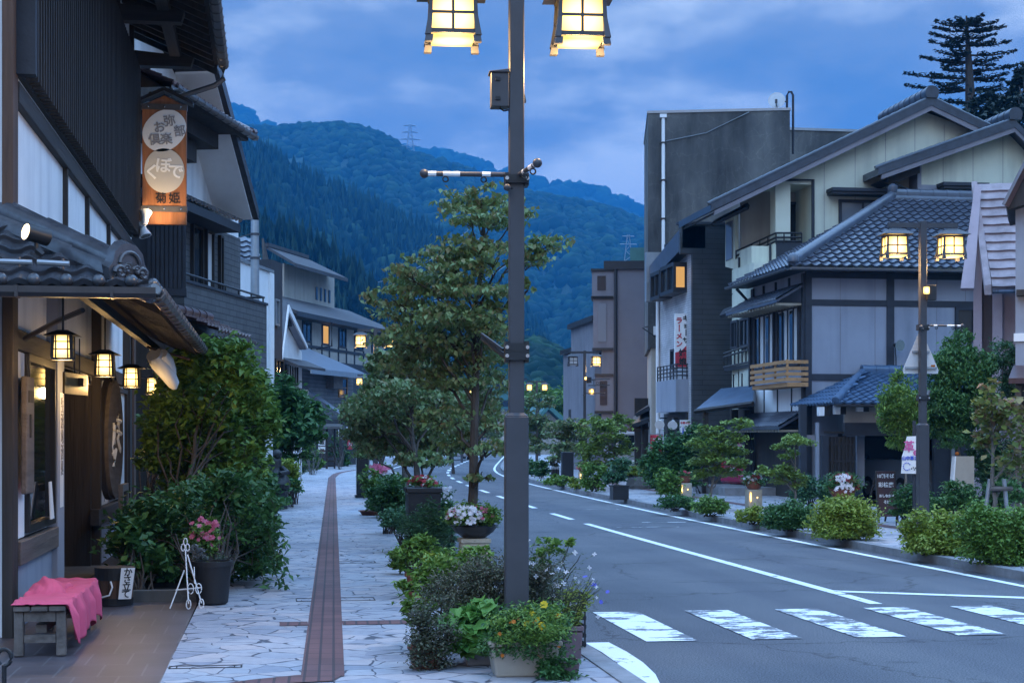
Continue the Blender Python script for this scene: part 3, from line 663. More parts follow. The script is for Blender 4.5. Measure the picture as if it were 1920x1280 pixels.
# pylon and power lines on the ridge
px0 = 769; D = 1690
base = np.array(W(px0, 296, D)); top = np.array(W(px0, 235, D)); H = top[2]-base[2]
t = thing('power_pylon', base, 'grey lattice power pylon standing alone on the ridge', 'pylon')
mb = MB()
def py_pt(s, k, hh): wd = 4.2*(1-hh)**1.2+.9; return base+np.array((s*wd, k*wd, hh*H))
for s in (-1, 1):
    for k in (-1, 1):
        mb.tube([py_pt(s, k, 0), py_pt(s, k, .5), py_pt(s, k, 1)], .32, 4)
for i in range(8):
    for s in (-1, 1):
        mb.tube([py_pt(-s, -1, i/8), py_pt(s, -1, (i+1)/8)], .22, 4)
B('lattice', mb, MT['galv'], t)
for hh, wd in ((.98, 7), (.78, 8.5), (.56, 11.5), (.36, 9)):
    mb = MB(); z = np.array((0, 0, hh*H)); mb.tube([base+z-(wd, 0, 0), base+z+(0, 0, 1.6), base+z+(wd, 0, 0)], .4, 4); mb.tube([base+z-(wd, 0, 0), base+z+(wd, 0, 0)], .4, 4)
    B('cross_arm', mb, MT['galv'], t)
t = thing('power_pylon', W(1178, 500, 780), 'small pale pylon beyond the tall concrete building', 'pylon'); mb = MB()
b0 = np.array(W(1178, 500, 780)); hh = 60/F*780
for s in (-1, 1): mb.tube([b0+(s*2.2, 0, 0), b0+(s*.5, 0, hh)], .22, 4)
for i in range(6): mb.tube([b0+((-1)**i*2.2*(1-i/7.), 0, hh*i/6), b0+(-(-1)**i*2.2*(1-(i+1)/7.), 0, hh*(i+1)/6)], .15, 4)
B('lattice', mb, MT['galv'], t); mb = MB()
for q, wd in ((.95, 3), (.7, 4.2)): mb.tube([b0+(-wd, 0, hh*q), b0+(wd, 0, hh*q)], .2, 4)
B('cross_arm', mb, MT['galv'], t)
for i, (a, b) in enumerate((((640, 537), (880, 430)), ((660, 548), (900, 446)), ((668, 556), (930, 452)), ((690, 566), (940, 478)), ((700, 572), (960, 490)))):
    A = np.array(W(*a, 520)); Bq = np.array(W(*b, 560)); pts = [A+(Bq-A)*q-np.array((0, 0, 9*math.sin(math.pi*q)*.6)) for q in np.linspace(0, 1, 9)]
    tag(B('power_line', MB().tube(pts, .07, 4), MT['galv']), 'thin power line sagging across the forest below the pylon', 'cable', 'power lines in front of the hills')
# ---------------------------------------------------------------- LEFT 1: the timber shop with the lattice front
A = Fr((-2.15, 0), 0)                          # facade plane x = -2.15, s = y, n = towards the road
shop = thing('wooden_shop', (-2.15, 13.75, 0), 'old timber shop with dark slatted upper screen, white panels and hanging lanterns under its canopy', 'building')
YA, YE = 13.75, 25.6
wm = MB(); wm.box(A, YA, 16.86, -.22, -.06, .0, 3.6); wm.box(A, 20.38, YE, -.22, -.06, 0, 3.6); wm.box(A, 16.86, 20.38, -.22, -.06, 2.35, 3.6)
wm.box(A, YA, YE, -.22, -.02, 3.55, 8.2); wm.ab(-9, -2.22, YA+.02, YA+.2, 0, 8.2)
wm.ab(-9, -8.8, YA, YE, 0, 8.2); wm.ab(-9, -2.3, YE-.2, YE, 0, 8.2)
B('wall', wm, MT['plaster'], shop)
def beam(parent, fr, s0, s1, n0, n1, z0, z1, mat, name='beam', bev=.006): return B(name, MB().box(fr, s0, s1, n0, n1, z0, z1), MT[mat], parent, bev=bev)
def zz(px, py, n=0.): return A.z(px, py, n)
# posts
for s0, s1, z0, z1, m in ((16.36, 16.86, 0, 3.6, 'mauve'), (20.36, 20.48, 0, 3.4, 'dwood'), (24.55, 24.85, 0, 3.4, 'dwood'), (25.25, 25.58, 0, 3.4, 'bwood')):
    beam(shop, A, s0, s1, -.1, .05, z0, z1, m, 'post')
B('corner_post', MB().box(A, 13.68, 13.95, -.055, .035, 3.5, 8), MT['bwood'], shop, bev=.006); B('corner_post', MB().box(A, 13.68, 13.95, -.055, .035, 0, 3.498), MT['dwood'], shop, bev=.006)
for px in (122, 163, 203, 226, 245):
    s = A.s(px); beam(shop, A, s-.035, s+.035, -.03, .03, 3.5, 4.6, 'dwood', 'stud')
beam(shop, A, 13.95, YE, -.03, .045, 4.52, 4.70, 'dwoody')
beam(shop, A, 13.95, 16.36, -.05, .06, .62, .82, 'gwood', 'sill'); beam(shop, A, 20.1, 24, -.05, .06, .62, .82, 'dwoody', 'sill')
beam(shop, A, 13.95, 24.4, -.05, .03, 2.45, 2.62, 'dwoody', 'lintel')
# show window: dark glass with black frame and pale surround
window(shop, A, 14.55, 16.3, .86, 2.44, -.02, 'black', 'glass', .07, 0, 0, name='show_window')
beam(shop, A, 13.96, 14.53, -.05, .0, .83, 2.44, 'plaster', 'panel')
# the door bay: recessed dark boards with a sliding leaf
dm = MB(); dm.box(A, 16.88, 20.38, -.75, -.70, .0, 2.5)
for i in range(24): s = 16.9+i*.144; dm.box(A, s, s+.1, -.70, -.675, .0, 2.45)
dr = B('door', dm, MT['navy'], shop)
for s in (18.0, 19.1): B('door_stile', MB().box(A, s, s+.10, -.672, -.62, .0, 2.4), MT['ink'], dr)
B('door_handle', MB().box(A, 18.12, 18.16, -.672, -.63, .9, 1.5), MT['chrome'], dr)
B('reveal', MB().box(A, 16.89, 17.0, -.7, -.06, 0, 2.4).box(A, 20.25, 20.37, -.7, -.06, 0, 2.4).box(A, 17.0, 20.25, -.7, -.06, 2.36, 2.45), MT['dwood'], shop)
B('doorstep', MB().box(A, 16.8, 20.4, -.7, .12, .05, .12), MT['concrete'], shop)
window(shop, A, 22.4, 24.4, .86, 2.4, -.03, 'dwood', 'shoji', .06, 0, 0, name='side_window')
gp = MB()
for i in range(4): gp.box(A, 20.6+i*.42, 20.612+i*.42, -.058, -.052, .85, 2.4)
B('panel_joint', gp, MT['mauve'], shop)
B('low_wall', MB().box(A, 13.95, 16.36, -.055, -.01, .05, .62), MT['mauve'], shop); B('low_wall', MB().box(A, 20.48, 24.55, -.055, -.01, .05, .62), MT['mauve'], shop)
# upper lattice screen
lt = MB(); n = int((25.4-13.95)/.165)
for i in range(n): s = 13.97+i*.165; lt.box(A, s, s+.06, .05, .15, 4.78-.0, 7.38)
lo = B('lattice_screen', lt, MT['dwood'], shop)
B('backing', MB().box(A, 13.95, 25.4, -.02, .02, 4.8, 7.3), MT['dwood'], lo)
B('end_post', MB().box(A, 13.84, 13.96, .0, .19, 4.74, 7.5), MT['navy'], lo)
B('rail', MB().box(A, 13.96, 25.4, .022, .05, 5.3, 5.38).box(A, 13.96, 25.4, .022, .05, 6.6, 6.68), MT['dwoody'], lo)
for s in (20.6, 22.9, 25.2): beam(shop, A, s, s+.09, -.02, .05, 7.38, 8.1, 'dwood', 'stud')
# main eave
ex = 1.30; ez = 7.62; pitch = .42
ro = MB(); U = (0, 1, 0); V = (-1, 0, pitch)
tile_sheet(ro, (-2.15+ex, 12.2, ez+.10), U, V, YE+.3-12.2, 7.2, .27, .26, .04, .03)
rf = B('roof', ro, MT['tile'], shop, smooth=True)
so_ = MB(); so_.hexa([(-2.15+ex, 12.2, ez-.02), (-2.15+ex, YE+.25, ez-.02), (-8.6, YE+.25, ez+7.75*pitch-.02), (-8.6, 12.2, ez+7.75*pitch-.02)], [(-2.15+ex, 12.2, ez+.08), (-2.15+ex, YE+.25, ez+.08), (-8.6, YE+.25, ez+7.75*pitch+.08), (-8.6, 12.2, ez+7.75*pitch+.08)])
B('soffit', so_, MT['dwoody'], rf)
rm = MB()
for i in range(34):
    s = 12.3+i*.4
    rm.hexa([(-2.15+ex-.05, s, ez-.11), (-2.15+ex-.05, s+.07, ez-.11), (-2.3, s+.07, ez-.11+1.4*pitch), (-2.3, s, ez-.11+1.4*pitch)], [(-2.15+ex-.05, s, ez-.022), (-2.15+ex-.05, s+.07, ez-.022), (-2.3, s+.07, ez-.022+1.4*pitch), (-2.3, s, ez-.022+1.4*pitch)])
B('rafter', rm, MT['dwood'], rf)
for s, m in ((25.3, 'gwood'), (22.6, 'gwood'), (19.6, 'gwood')):
    B('eave_bracket', MB().hexa([(-2.1, s, 7.45), (-1.25, s, 7.45), (-1.25, s+.2, 7.45), (-2.1, s+.2, 7.45)], [(-2.1, s, 7.68), (-1.2, s, 7.6), (-1.2, s+.2, 7.6), (-2.1, s+.2, 7.68)]), MT['dwoodx'], rf)
B('purlin', MB().box(A, 12.2, YE+.2, .58, .74, 7.60, 7.76), MT['dwoody'], rf)
B('verge_board', MB().hexa([(-.86, YE+.25, ez-.16), (-.86, YE+.31, ez-.16), (-8.6, YE+.31, ez-.16+7.74*pitch), (-8.6, YE+.25, ez-.16+7.74*pitch)], [(-.86, YE+.25, ez+.1), (-.86, YE+.31, ez+.1), (-8.6, YE+.31, ez+.1+7.74*pitch), (-8.6, YE+.25, ez+.1+7.74*pitch)]), MT['dwood'], rf)
def gutter(parent, a, b, r=.07, mat='gutter', hooks=0):
    a = np.array(a, float); b = np.array(b, float); d = (b-a)/np.linalg.norm(b-a); sd = np.cross(d, (0, 0, 1.)); mb = MB(); v = []
    prof = [(-1, .25), (-1, -.5), (-.6, -1), (.6, -1), (1, -.5), (1, .25), (.86, .25), (.86, -.4), (.5, -.85), (-.5, -.85), (-.86, -.4), (-.86, .25)]
    for p in (a, b): v += [p+sd*r*x+np.array((0, 0, r*z)) for x, z in prof]
    k = len(prof); mb.add(v, [(i, (i+1) % k, k+(i+1) % k, k+i) for i in range(k)] + [tuple(range(k-1, -1, -1)), tuple(range(k, 2*k))])
    if hooks:
        hb = mb; L = np.linalg.norm(b-a)
        for i in range(hooks):
            c = a+d*L*(i+.5)/hooks; hb.tube([c+sd*r*1.05*math.cos(t)+np.array((0, 0, r*1.12*math.sin(t))) for t in np.linspace(math.pi, 2*math.pi, 7)], .012, 4)
    return B('gutter', mb, MT[mat], parent)
gutter(rf, (-.76, 12.2, ez+.0), (-.76, YE+.2, ez+.0), .08, 'copper', 30)
B('downpipe', MB().tube([(-.76, YE+.1, ez-.08), (-.76, YE+.1, ez-.26), (-.9, YE+.12, ez-.36), (-2.0, YE+.14, ez-.75)], .045, 8), MT['copper'], shop, smooth=True)
# canopy: tiled lean-to with a hipped near end
cx_, cy_, cz = -.935, 12.55, 2.84
hx, hy, hz_ = -2.15, 13.75, 3.46
cp = MB(); sl = math.hypot(hx-cx_, hz_-cz); Vv = np.array((hx-cx_, 0, hz_-cz))/sl
tile_sheet(cp, (cx_, cy_, cz), (0, 1, 0), Vv, 22.9-cy_, sl, .25, .24, .045, .03, mask=lambda u, v: u > v*(hy-cy_)/sl)
Vf = np.array((0, hy-cy_, hz_-cz))/math.hypot(hy-cy_, hz_-cz)
tile_sheet(cp, (-6.7, cy_, cz), (1, 0, 0), Vf, 6.7+cx_, sl, .24, .24, .042, .035, mask=lambda u, v: (6.7+cx_-u) > v*(cx_-hx)/sl)
cap = cp
for i in range(22):
    x = cx_-.13-i*.24
    cap.ball((x, cy_-.02, cz+.055), .052, 8)
for i in range(41):
    y = cy_+.15+i*.25
    cap.ball((cx_+.02, y, cz+.05), .048, 6)
cn = B('canopy_roof', cp, MT['tile'], shop, smooth=True)
rc = MB(); A0 = np.array((hx-.02, hy+.02, hz_+.04)); B0 = np.array((cx_-.22, cy_+.22, cz+.14)); ridge_cap(rc, A0, B0, .105, .42, .06)
ridge_cap(rc, A0+(0, 0, -.05), B0+(.05, -.05, -.05), .15, 3, .0)
ridge_cap(rc, (-6, hy+.01, hz_+.05), (hx, hy+.01, hz_+.05), .10, .4, .05); ridge_cap(rc, (hx+.05, hy, hz_+.05), (hx+.05, 22.9, hz_+.05), .09, .4, .03)
B('hip_ridge', rc, MT['tile'], cn, smooth=True)
# ogre-face end tile: a shouldered plate with scrolls
og = MB(); dd = (B0-A0)/np.linalg.norm(B0-A0); sd = np.cross(dd, (0, 0, 1.)); sd /= np.linalg.norm(sd)
pl = [(-.17, -.07), (.17, -.07), (.19, .02), (.15, .07), (.13, .15), (.07, .21), (0, .23), (-.07, .21), (-.13, .15), (-.15, .07), (-.19, .02)]
v = [B0+dd*q+sd*a*1.05+np.array((0, 0, b+.03)) for q in (0, .09) for a, b in pl]; k = len(pl)
og.add(v, [tuple(range(k-1, -1, -1)), tuple(range(k, 2*k))]+[(i, (i+1) % k, k+(i+1) % k, k+i) for i in range(k)])
for a, b, r in ((-.11, .0, .055), (.11, .0, .055), (-.05, .03, .035), (.05, .03, .035)):
    c = B0+dd*.1+sd*a+np.array((0, 0, b+.03)); og.tube([c+r*(sd*math.cos(t)+np.array((0, 0, 1))*math.sin(t))*(1-t/9.5)+dd*.02 for t in np.linspace(0, 8.5, 18)], .018, 6); og.ball(c+dd*.01, r*.5, 7)
og.tube([B0+dd*.1+sd*.1*math.cos(t)+np.array((0, 0, .09+.1*math.sin(t))) for t in np.linspace(0.1, math.pi-.1, 9)], .016, 6)
og.tube([B0+dd*.05+np.array((0, 0, -.07)), B0+dd*.35+np.array((0, 0, -.06)), B0+dd*.42+np.array((0, 0, -.0))], [.08, .075, .05], 10)
B('ridge_end_tile', og, MT['tile'], cn, smooth=True)
cs = MB(); e_ = .03
cs.add([(cx_+.0, cy_+.02, cz-.03), (cx_+.0, 22.9, cz-.03), (hx, 22.9, hz_-.06), (hx, hy, hz_-.06)], [(0, 1, 2, 3)]); cs.add([(-6.7, cy_+.02, cz-.03), (cx_, cy_+.02, cz-.03), (hx, hy, hz_-.06), (-6.7, hy, hz_-.06)], [(0, 1, 2, 3)])
for i in range(46):
    y = cy_+.3+i*.22; cs.hexa([(cx_+.0, y, cz-.10), (cx_, y+.05, cz-.10), (hx, y+.05, hz_-.14), (hx, y, hz_-.14)], [(cx_, y, cz-.035), (cx_, y+.05, cz-.035), (hx, y+.05, hz_-.065), (hx, y, hz_-.065)]) if y > 13.8 else None
B('canopy_soffit', cs, MT['dwood'], cn)
B('canopy_beam', MB().box(A, 13.2, 22.9, .58, .65, 2.84, 2.93), MT['ink'], cn)
g1 = gutter(cn, (-6.7, cy_-.06, cz-.015), (cx_+.06, cy_-.06, cz-.015), .065, 'gutter', 0); gutter(cn, (cx_+.06, cy_-.06, cz-.015), (cx_+.06, 22.9, cz-.015), .065, 'copper', 24)
for x in (-3.4, -2.65, -1.9, -1.2): B('gutter_joint', MB().ab(x-.012, x+.012, cy_-.13, cy_+.01, cz-.085, cz+.006), MT['gutter'], g1)
B('pipe', MB().tube([(-2.1, 14.2, 2.55), (-1.75, 13.6, 2.66), (-1.5, 13.2, 2.72)], .022, 6), MT['gutter'], cn)
# ---------------------------------------------------------------- things hung on the shop
def lamp_light(x, y, z, e, parent):
    l = bpy.data.lights.new('lamp_light', 'POINT'); l.energy = e; l.color = (1, .62, .25); l.shadow_soft_size = .07
    o = bpy.data.objects.new('lamp_light', l); COL.objects.link(o); o.parent = parent; o.location = (x, y, z); return o
def box_lantern(name, c, w_, h, label, group, mat='warm', frame='black', pot=True, cat='lantern', chain=None):
    """square hanging lantern: hipped cap, four glazed sides with bars, base tray"""
    t = thing(name, c, label, cat, group); x, y, z = c; hw = w_/2
    mb = MB()
    for sx in (-1, 1):
        for sy in (-1, 1): mb.hexa([(x+sx*hw*1.08-.012, y+sy*hw*1.08-.012, z-h/2), (x+sx*hw*1.08+.012, y+sy*hw*1.08-.012, z-h/2), (x+sx*hw*1.08+.012, y+sy*hw*1.08+.012, z-h/2), (x+sx*hw*1.08-.012, y+sy*hw*1.08+.012, z-h/2)], [(x+sx*hw*.95-.012, y+sy*hw*.95-.012, z+h/2), (x+sx*hw*.95+.012, y+sy*hw*.95-.012, z+h/2), (x+sx*hw*.95+.012, y+sy*hw*.95+.012, z+h/2), (x+sx*hw*.95-.012, y+sy*hw*.95+.012, z+h/2)])
    mb.ab(x-hw*1.15, x+hw*1.15, y-hw*1.15, y+hw*1.15, z-h/2-.02, z-h/2)
    B('frame', mb, MT[frame], t)
    e = hw*1.0; gl = MB().ab(x-e, x+e, y-e, y+e, z-h/2+.004, z+h/2-.004); g = B('glass', gl, MT[mat], t)
    bm = MB()
    for q in (-.33, .33):
        for sgn in (-1, 1):
            bm.ab(x+q*w_-.006, x+q*w_+.006, y+sgn*(e+.006)-.005, y+sgn*(e+.006)+.005, z-h/2, z+h/2); bm.ab(x+sgn*(e+.006)-.005, x+sgn*(e+.006)+.005, y+q*w_-.006, y+q*w_+.006, z-h/2, z+h/2)
    for q in (-.12, .22):
        for sgn in (-1, 1):
            bm.ab(x-e, x+e, y+sgn*(e+.005)-.004, y+sgn*(e+.005)+.004, z+q*h-.005, z+q*h+.005); bm.ab(x+sgn*(e+.005)-.004, x+sgn*(e+.005)+.004, y-e, y+e, z+q*h-.005, z+q*h+.005)
    B('glazing_bar', bm, MT[frame], g)
    o = w_*.95
    cpm = MB().hexa([(x-o, y-o, z+h/2), (x+o, y-o, z+h/2), (x+o, y+o, z+h/2), (x-o, y+o, z+h/2)], [(x-o*.3, y-o*.3, z+h/2+w_*.32), (x+o*.3, y-o*.3, z+h/2+w_*.32), (x+o*.3, y+o*.3, z+h/2+w_*.32), (x-o*.3, y+o*.3, z+h/2+w_*.32)])
    B('cap', cpm, MT[frame], t)
    if mat == 'warm': lamp_light(0, 0, -h/2-.09, 9, t)
    if chain: B('hanger', MB().tube([(x, y, z+h/2+w_*.3), (x, y, chain)], .009, 5), MT['black'], t)
    return t
lg = 'lanterns hanging under the shop canopy'
for i, (px, py, wpx, lab) in enumerate(((118, 650, 33, 'square lantern hung by the show window, largest of the row and nearest the bench'), (197, 684, 30, 'yellow lantern with a wide hat above the oval carved board'), (247, 707, 26, 'lit lantern hanging between the oval board and the leafy vine'), (287, 723, 22, 'smallest lit lantern of the row, half against the vine leaves'))):
    d = (13.55, 16.7, 20.0, 23.2)[i]; d = (12.95, 16.0, 19.2, 22.2)[i]
    c = W(px, py, d); box_lantern('hanging_lantern', c, wpx*d/F*1.0, wpx*1.25*d/F, lab, lg, 'warm', 'black', chain=2.86+.06)
# projecting shop sign
ys = 25.35
t = thing('shop_sign', (-1.72, ys, 5.2), 'tall varnished wooden shop sign with two white stone shapes and brush lettering', 'sign')
x0, z0 = W(267, 420, depth(-2.0, ys))[0], 5.22; x1 = W(350, 420, depth(-1.4, ys))[0]
zt = 1.7+(820-200)/F*depth(-1.7, ys); zb = 1.7+(820-421)/F*depth(-1.7, ys); zp = 1.7+(820-180)/F*depth(-1.7, ys); xm = (x0+x1)/2; sw = x1-x0; sh = zt-zb
S = Fr((x0, ys), 90); S.N = np.array((0, -1.))
B('board', MB().prism(S, [(0, zb), (sw, zb), (sw, zt), (sw/2, zp), (0, zt)], -.05, .05), MT['signwood'], t, bev=.005)
for a, b in ((zt-.18*0-.06, zt+.03), (zb+.19, zb+.28)):
    st = B('metal_band', MB().box(S, -.01, sw+.01, -.06, .06, a, b), MT['copper'], t); rv = MB()
    for q in (.13, .5, .87): rv.ball((x0+sw*q, ys-.063, (a+b)/2), .016, 6)
    B('rivet', rv, MT['chrome'], st)
B('sign_roof', MB().prism(S, [(-.06, zt+.04), (sw/2, zp+.06), (sw+.10, zt+.02), (sw+.10, zt+.07), (sw/2, zp+.12), (-.06, zt+.09)], -.13, .13), MT['black'], t)
def blob(mb, cx, cz, pts): mb.prism(S, [(cx+a, cz+b) for a, b in pts], .052, .056)
ub = MB(); zc1 = 1.7+(820-246)/F*depth(-1.7, ys); zc2 = 1.7+(820-321)/F*depth(-1.7, ys)
def oval(rx, rz, tilt, sq): return [(rx*math.cos(a)*(1+sq*math.cos(2*(a-tilt))), rz*math.sin(a)*(1+sq*math.cos(2*(a-tilt)))) for a in np.linspace(0, 2*math.pi, 40)[:-1]]
blob(ub, sw*.5, zc1, oval(.325, .325, .75, .10)); st1 = B('stone_shape', ub, MT['white'], t); st1['label'] = 'upper white stone shape with grey characters'
ub = MB(); blob(ub, sw*.5, zc2, oval(.315, .335, 0, -.03)); st2 = B('stone_shape', ub, MT['white'], t); st2['label'] = 'lower white stone shape with pale characters'
yy = ys-.0565-.003
for s_, px, py, r in (('お', 299, 240, .15), ('弥', 318, 228, .15), ('部', 337, 247, .12), ('倶', 290, 263, .1), ('楽', 312, 262, .1)):
    text_mesh('lettering', s_, .185, MT['greyink'], WYp(px, py, yy), (1, 0, 0), st1, rot=r, bold=.004)
MT['paleink'] = M('pale_ink', (.9, .88, .84), .6, .03, 2, 0); MT['white2'] = M('greyed_white', (.54, .50, .44), .6, .05, 3, .03)
st2.data.materials[0] = MT['white2']
for s_, px, py, r in (('く', 285, 324, 0), ('ぼ', 306, 312, -.05), ('で', 329, 323, -.1)):
    text_mesh('lettering', s_, .25, MT['paleink'], WYp(px, py, yy), (1, 0, 0), st2, rot=r, bold=.006)
for s_, px in (('菊', 302), ('姫', 327)):
    text_mesh('lettering', s_, .18, MT['ink'], WYp(px, 373, yy), (1, 0, 0), t, rot=.05, bold=.0015)
for z in (zt, zb+.3): B('bracket', MB().tube([(x0+.05, ys+.02, z), (-2.17, ys+.02, z)], .02, 6), MT['black'], t)
# white floodlights under the sign (one lit, aimed up at it)
def hood_lamp(c, label, aim, lit=None):
    t = thing('flood_lamp', c, label, 'lamp', 'white hooded lamps under the wooden sign'); c = np.array(c); a = np.array(aim, float); a /= np.linalg.norm(a); mb = MB()
    mb.tube([c-a*.10, c-a*.06, c+a*.02, c+a*.10, c+a*.13], [.035, .05, .055, .085, .10], 14); B('hood', mb, MT['white'], t, smooth=True)
    B('lens', MB().tube([c+a*.128, c+a*.134], [.085, .08], 14), MT[lit or 'chrome'], t); B('bracket', MB().tube([c-a*.1, c-a*.14+np.array((-.04, 0, 0)), (c[0]-.30, c[1], c[2]+.02)], .014, 5), MT['galv'], t)
hood_lamp(W(272, 411, 24.4), 'white hooded lamp tilted up at the wooden sign', (.05, .45, .9), 'warmhot'); hood_lamp(W(268, 428, 24.4), 'white hooded lamp pointing down below the sign', (.3, -.2, -.9))
sp = bpy.data.lights.new('sign_lamp', 'SPOT'); sp.energy = 27; sp.color = (1, .72, .40); sp.spot_size = R(95); sp.spot_blend = .9; sp.shadow_soft_size = .05
spo = bpy.data.objects.new('sign_lamp', sp); COL.objects.link(spo); spo.location = (-1.72, ys-.55, 4.78)
v_ = Vector((-1.68, ys, 5.7))-Vector(spo.location); spo.rotation_euler = v_.to_track_quat('-Z', 'Y').to_euler()
# spotlight lying on the canopy tiles
c = np.array(W(68, 440, 12.55)); a = np.array((-.80, -.55, .18)); a /= np.linalg.norm(a)
t = thing('spotlight', c, 'dark tubular spotlight lit white, fixed on the canopy tiles', 'lamp')
B('housing', MB().tube([c-a*.11, c-a*.1, c+a*.085, c+a*.09], [.05, .066, .066, .075], 16), MT['black'], t, smooth=True); B('lens', MB().tube([c+a*.088, c+a*.095], [.064, .06], 16), MT['warmhot'], t)
B('bracket', MB().tube([c, c-(0, 0, .12)], .016, 5).tube([c-(0, 0, .12), c-(-.05, 0, .16)], .03, 6), MT['black'], t)
for px, py, L, lab in ((20, 489, .32, 'pale striplight tube tied along the canopy tiles at the picture edge'), (110, 492, .16, 'short striplight tube tied to the canopy tiles beside the spotlight')):
    c = np.array(W(px, py, 12.3)); t = thing('tube_light', c, lab, 'lamp', 'unlit tubes on the canopy'); B('tube', MB().tube([c-(L, 0, 0), c+(L*.5, 0, -.01)], .022, 8), MT['galv'], t); B('tie', MB().tube([c+(L*.2, 0, .03), c+(L*.2, 0, -.05)], .012, 5), MT['copper'], t)
# plank nameboard, carved oval board, door plate, paper strip
t = thing('plank_sign', (-2.0, 14.35, 1.1), 'long weathered plank nameboard hung vertically before the show window', 'sign'); s0 = A.s(36, .1); s1 = A.s(57, .1)
B('plank', MB().box(A, 14.0, 14.42, .05, .10, 1.22, 2.22), MT['gwood'], t, bev=.01); B('hook', MB().tube([(-2.06, 14.2, 2.22), (-2.08, 14.2, 2.4)], .01, 5), MT['black'], t)
B('carving', MB().box(A, 14.08, 14.34, .10, .106, 2.0, 2.1).box(A, 14.15, 14.25, .10, .106, 1.7, 1.9), MT['dwood'], t)
c = np.array((-2.0, 20.95, W(194, 822, 20.4)[2])); t = thing('carved_sign', c, 'oval slice of wood with white brush calligraphy hanging beside the shop door', 'sign')
Q = Fr((c[0], c[1]), 12); pl_ = [(a, c[2]+b) for a, b in oval(.33, .72, 0, -.04)]
B('slab', MB().prism(Q, pl_, -.05, .03), MT['gwood'], t, smooth=True); B('bark_rim', MB().prism(Q, [(a*1.12, c[2]+(b-c[2])*1.04) for a, b in pl_], -.09, -.02), MT['dwood'], t)
bs_ = MB()
for st_ in ([(-.12, .20), (-.10, .05), (-.15, -.10), (-.08, -.26), (-.12, -.36)], [(-.02, .16), (-.12, .10), (-.02, .02), (-.10, -.06)], [(.10, .32), (.06, .18), (.14, .10), (.05, .0), (.13, -.12), (.18, -.18)], [(.02, .24), (.16, .22)], [(.03, .10), (.18, .06)], [(-.16, -.20), (-.04, -.14), (-.05, -.30)]):
    k_ = len(st_); bs_.tube([Q.pt(a, .032, c[2]+b) for a, b in st_], [.022+.012*math.sin(2.2*q) for q in range(k_)], 6)
B('calligraphy', bs_, MT['white'], t, smooth=True)
B('rope', MB().tube([Q.pt(-.08, 0, c[2]+.68), Q.pt(-.08, -.03, 2.75)], .012, 4), MT['ink'], t); B('rope', MB().tube([Q.pt(.1, 0, c[2]+.68), Q.pt(.1, -.03, 2.75)], .012, 4), MT['ink'], t)
MT['brass'] = M('brass_plate', (.16, .115, .04), .5, .25, 4, .05, metal=.6)
c = np.array(W(142, 720, 15.2)); t = thing('door_plate', c, 'brass coloured plate with a small black switch box hung above the shop door', 'sign')
B('plate', MB().box(Fr((c[0], c[1]), 8), -.42, .42, -.01, .01, c[2]-.1, c[2]+.1), MT['brass'], t); B('switch_box', MB().box(Fr((c[0], c[1]), 8), .05, .17, .01, .06, c[2]-.02, c[2]+.06), MT['black'], t)
B('wire', MB().tube([c+(0, -.1, .1), c+(0, -.1, .45)], .006, 4).tube([c+(0, .3, .1), c+(0, .3, .45)], .006, 4), MT['black'], t)
t = thing('paper_strip', (-2.09, 16.63, 1.0), 'white paper strip with a column of faint brush writing on the door post', 'sign'); B('sheet', MB().box(A, 16.50, 16.76, .051, .054, 1.0, 2.15), MT['white'], t)
text_mesh('lettering', '生\n酒\n地\n酒\n処', .17, MT['greyink'], (-2.092, 16.63, 1.7), (0, 1, 0), t)
t = thing('leaflet', (-2.12, 15.7, .9), 'white leaflet leaning in the show window', 'notice'); B('sheet', MB().hexa([(-2.06, 15.55, .93), (-2.06, 15.8, .93), (-2.07, 15.8, .93), (-2.07, 15.55, .93)], [(-2.09, 15.68, 1.28), (-2.09, 15.84, 1.28), (-2.1, 15.84, 1.28), (-2.1, 15.68, 1.28)]), MT['white'], t)
# rolled white shop curtain under the eave
c = np.array(W(308, 685, 19.6)); t = thing('rolled_curtain', c, 'rolled white shop curtain drooping from a rod under the canopy', 'curtain')
B('cloth', MB().tube([c+(-.12, -.1, .13), c+(-.06, 0, .04), c+(.03, .1, -.09), c+(.10, .2, -.22), c+(.11, .22, -.28)], [.10, .12, .10, .075, .03], 12).tube([c+(-.02, -.1, .14), c+(.03, .02, .05), c+(.07, .1, -.05), c+(.1, .2, -.2)], [.07, .085, .07, .04], 10), MT['white'], t, smooth=True)
B('rod', MB().tube([c+(-.2, -.1, .22), c+(.3, .1, .08)], .016, 6), MT['bwood'], t); B('cord', MB().tube([c+(-.1, -.05, .2)+np.array((.02*math.cos(q), .12*math.sin(q), .0)) for q in np.linspace(0, 6.3, 9)], .01, 4), MT['dwood'], t)
# small framed grille leaning on the wall
c = np.array(W(231, 962, 18.4)); t = thing('leaning_grille', c-(0, 0, .25), 'small framed black grille leaning against the shop wall behind the shrubs', 'panel'); Q = Fr((c[0], c[1]), 0)
gm = MB()
for a in np.linspace(-.24, .24, 9): gm.box(Q, a-.008, a+.008, 0, .01, c[2]-.25, c[2]+.25)
B('bars', gm, MT['black'], t); B('frame', MB().box(Q, -.36, -.27, -.02, .03, c[2]-.34, c[2]+.34).box(Q, .27, .36, -.02, .03, c[2]-.34, c[2]+.34).box(Q, -.27, .27, -.02, .03, c[2]+.26, c[2]+.34).box(Q, -.27, .27, -.02, .03, c[2]-.34, c[2]-.26), MT['gwood'], t); B('back', MB().box(Q, -.27, .27, -.03, -.02, c[2]-.26, c[2]+.26), MT['glass'], t)
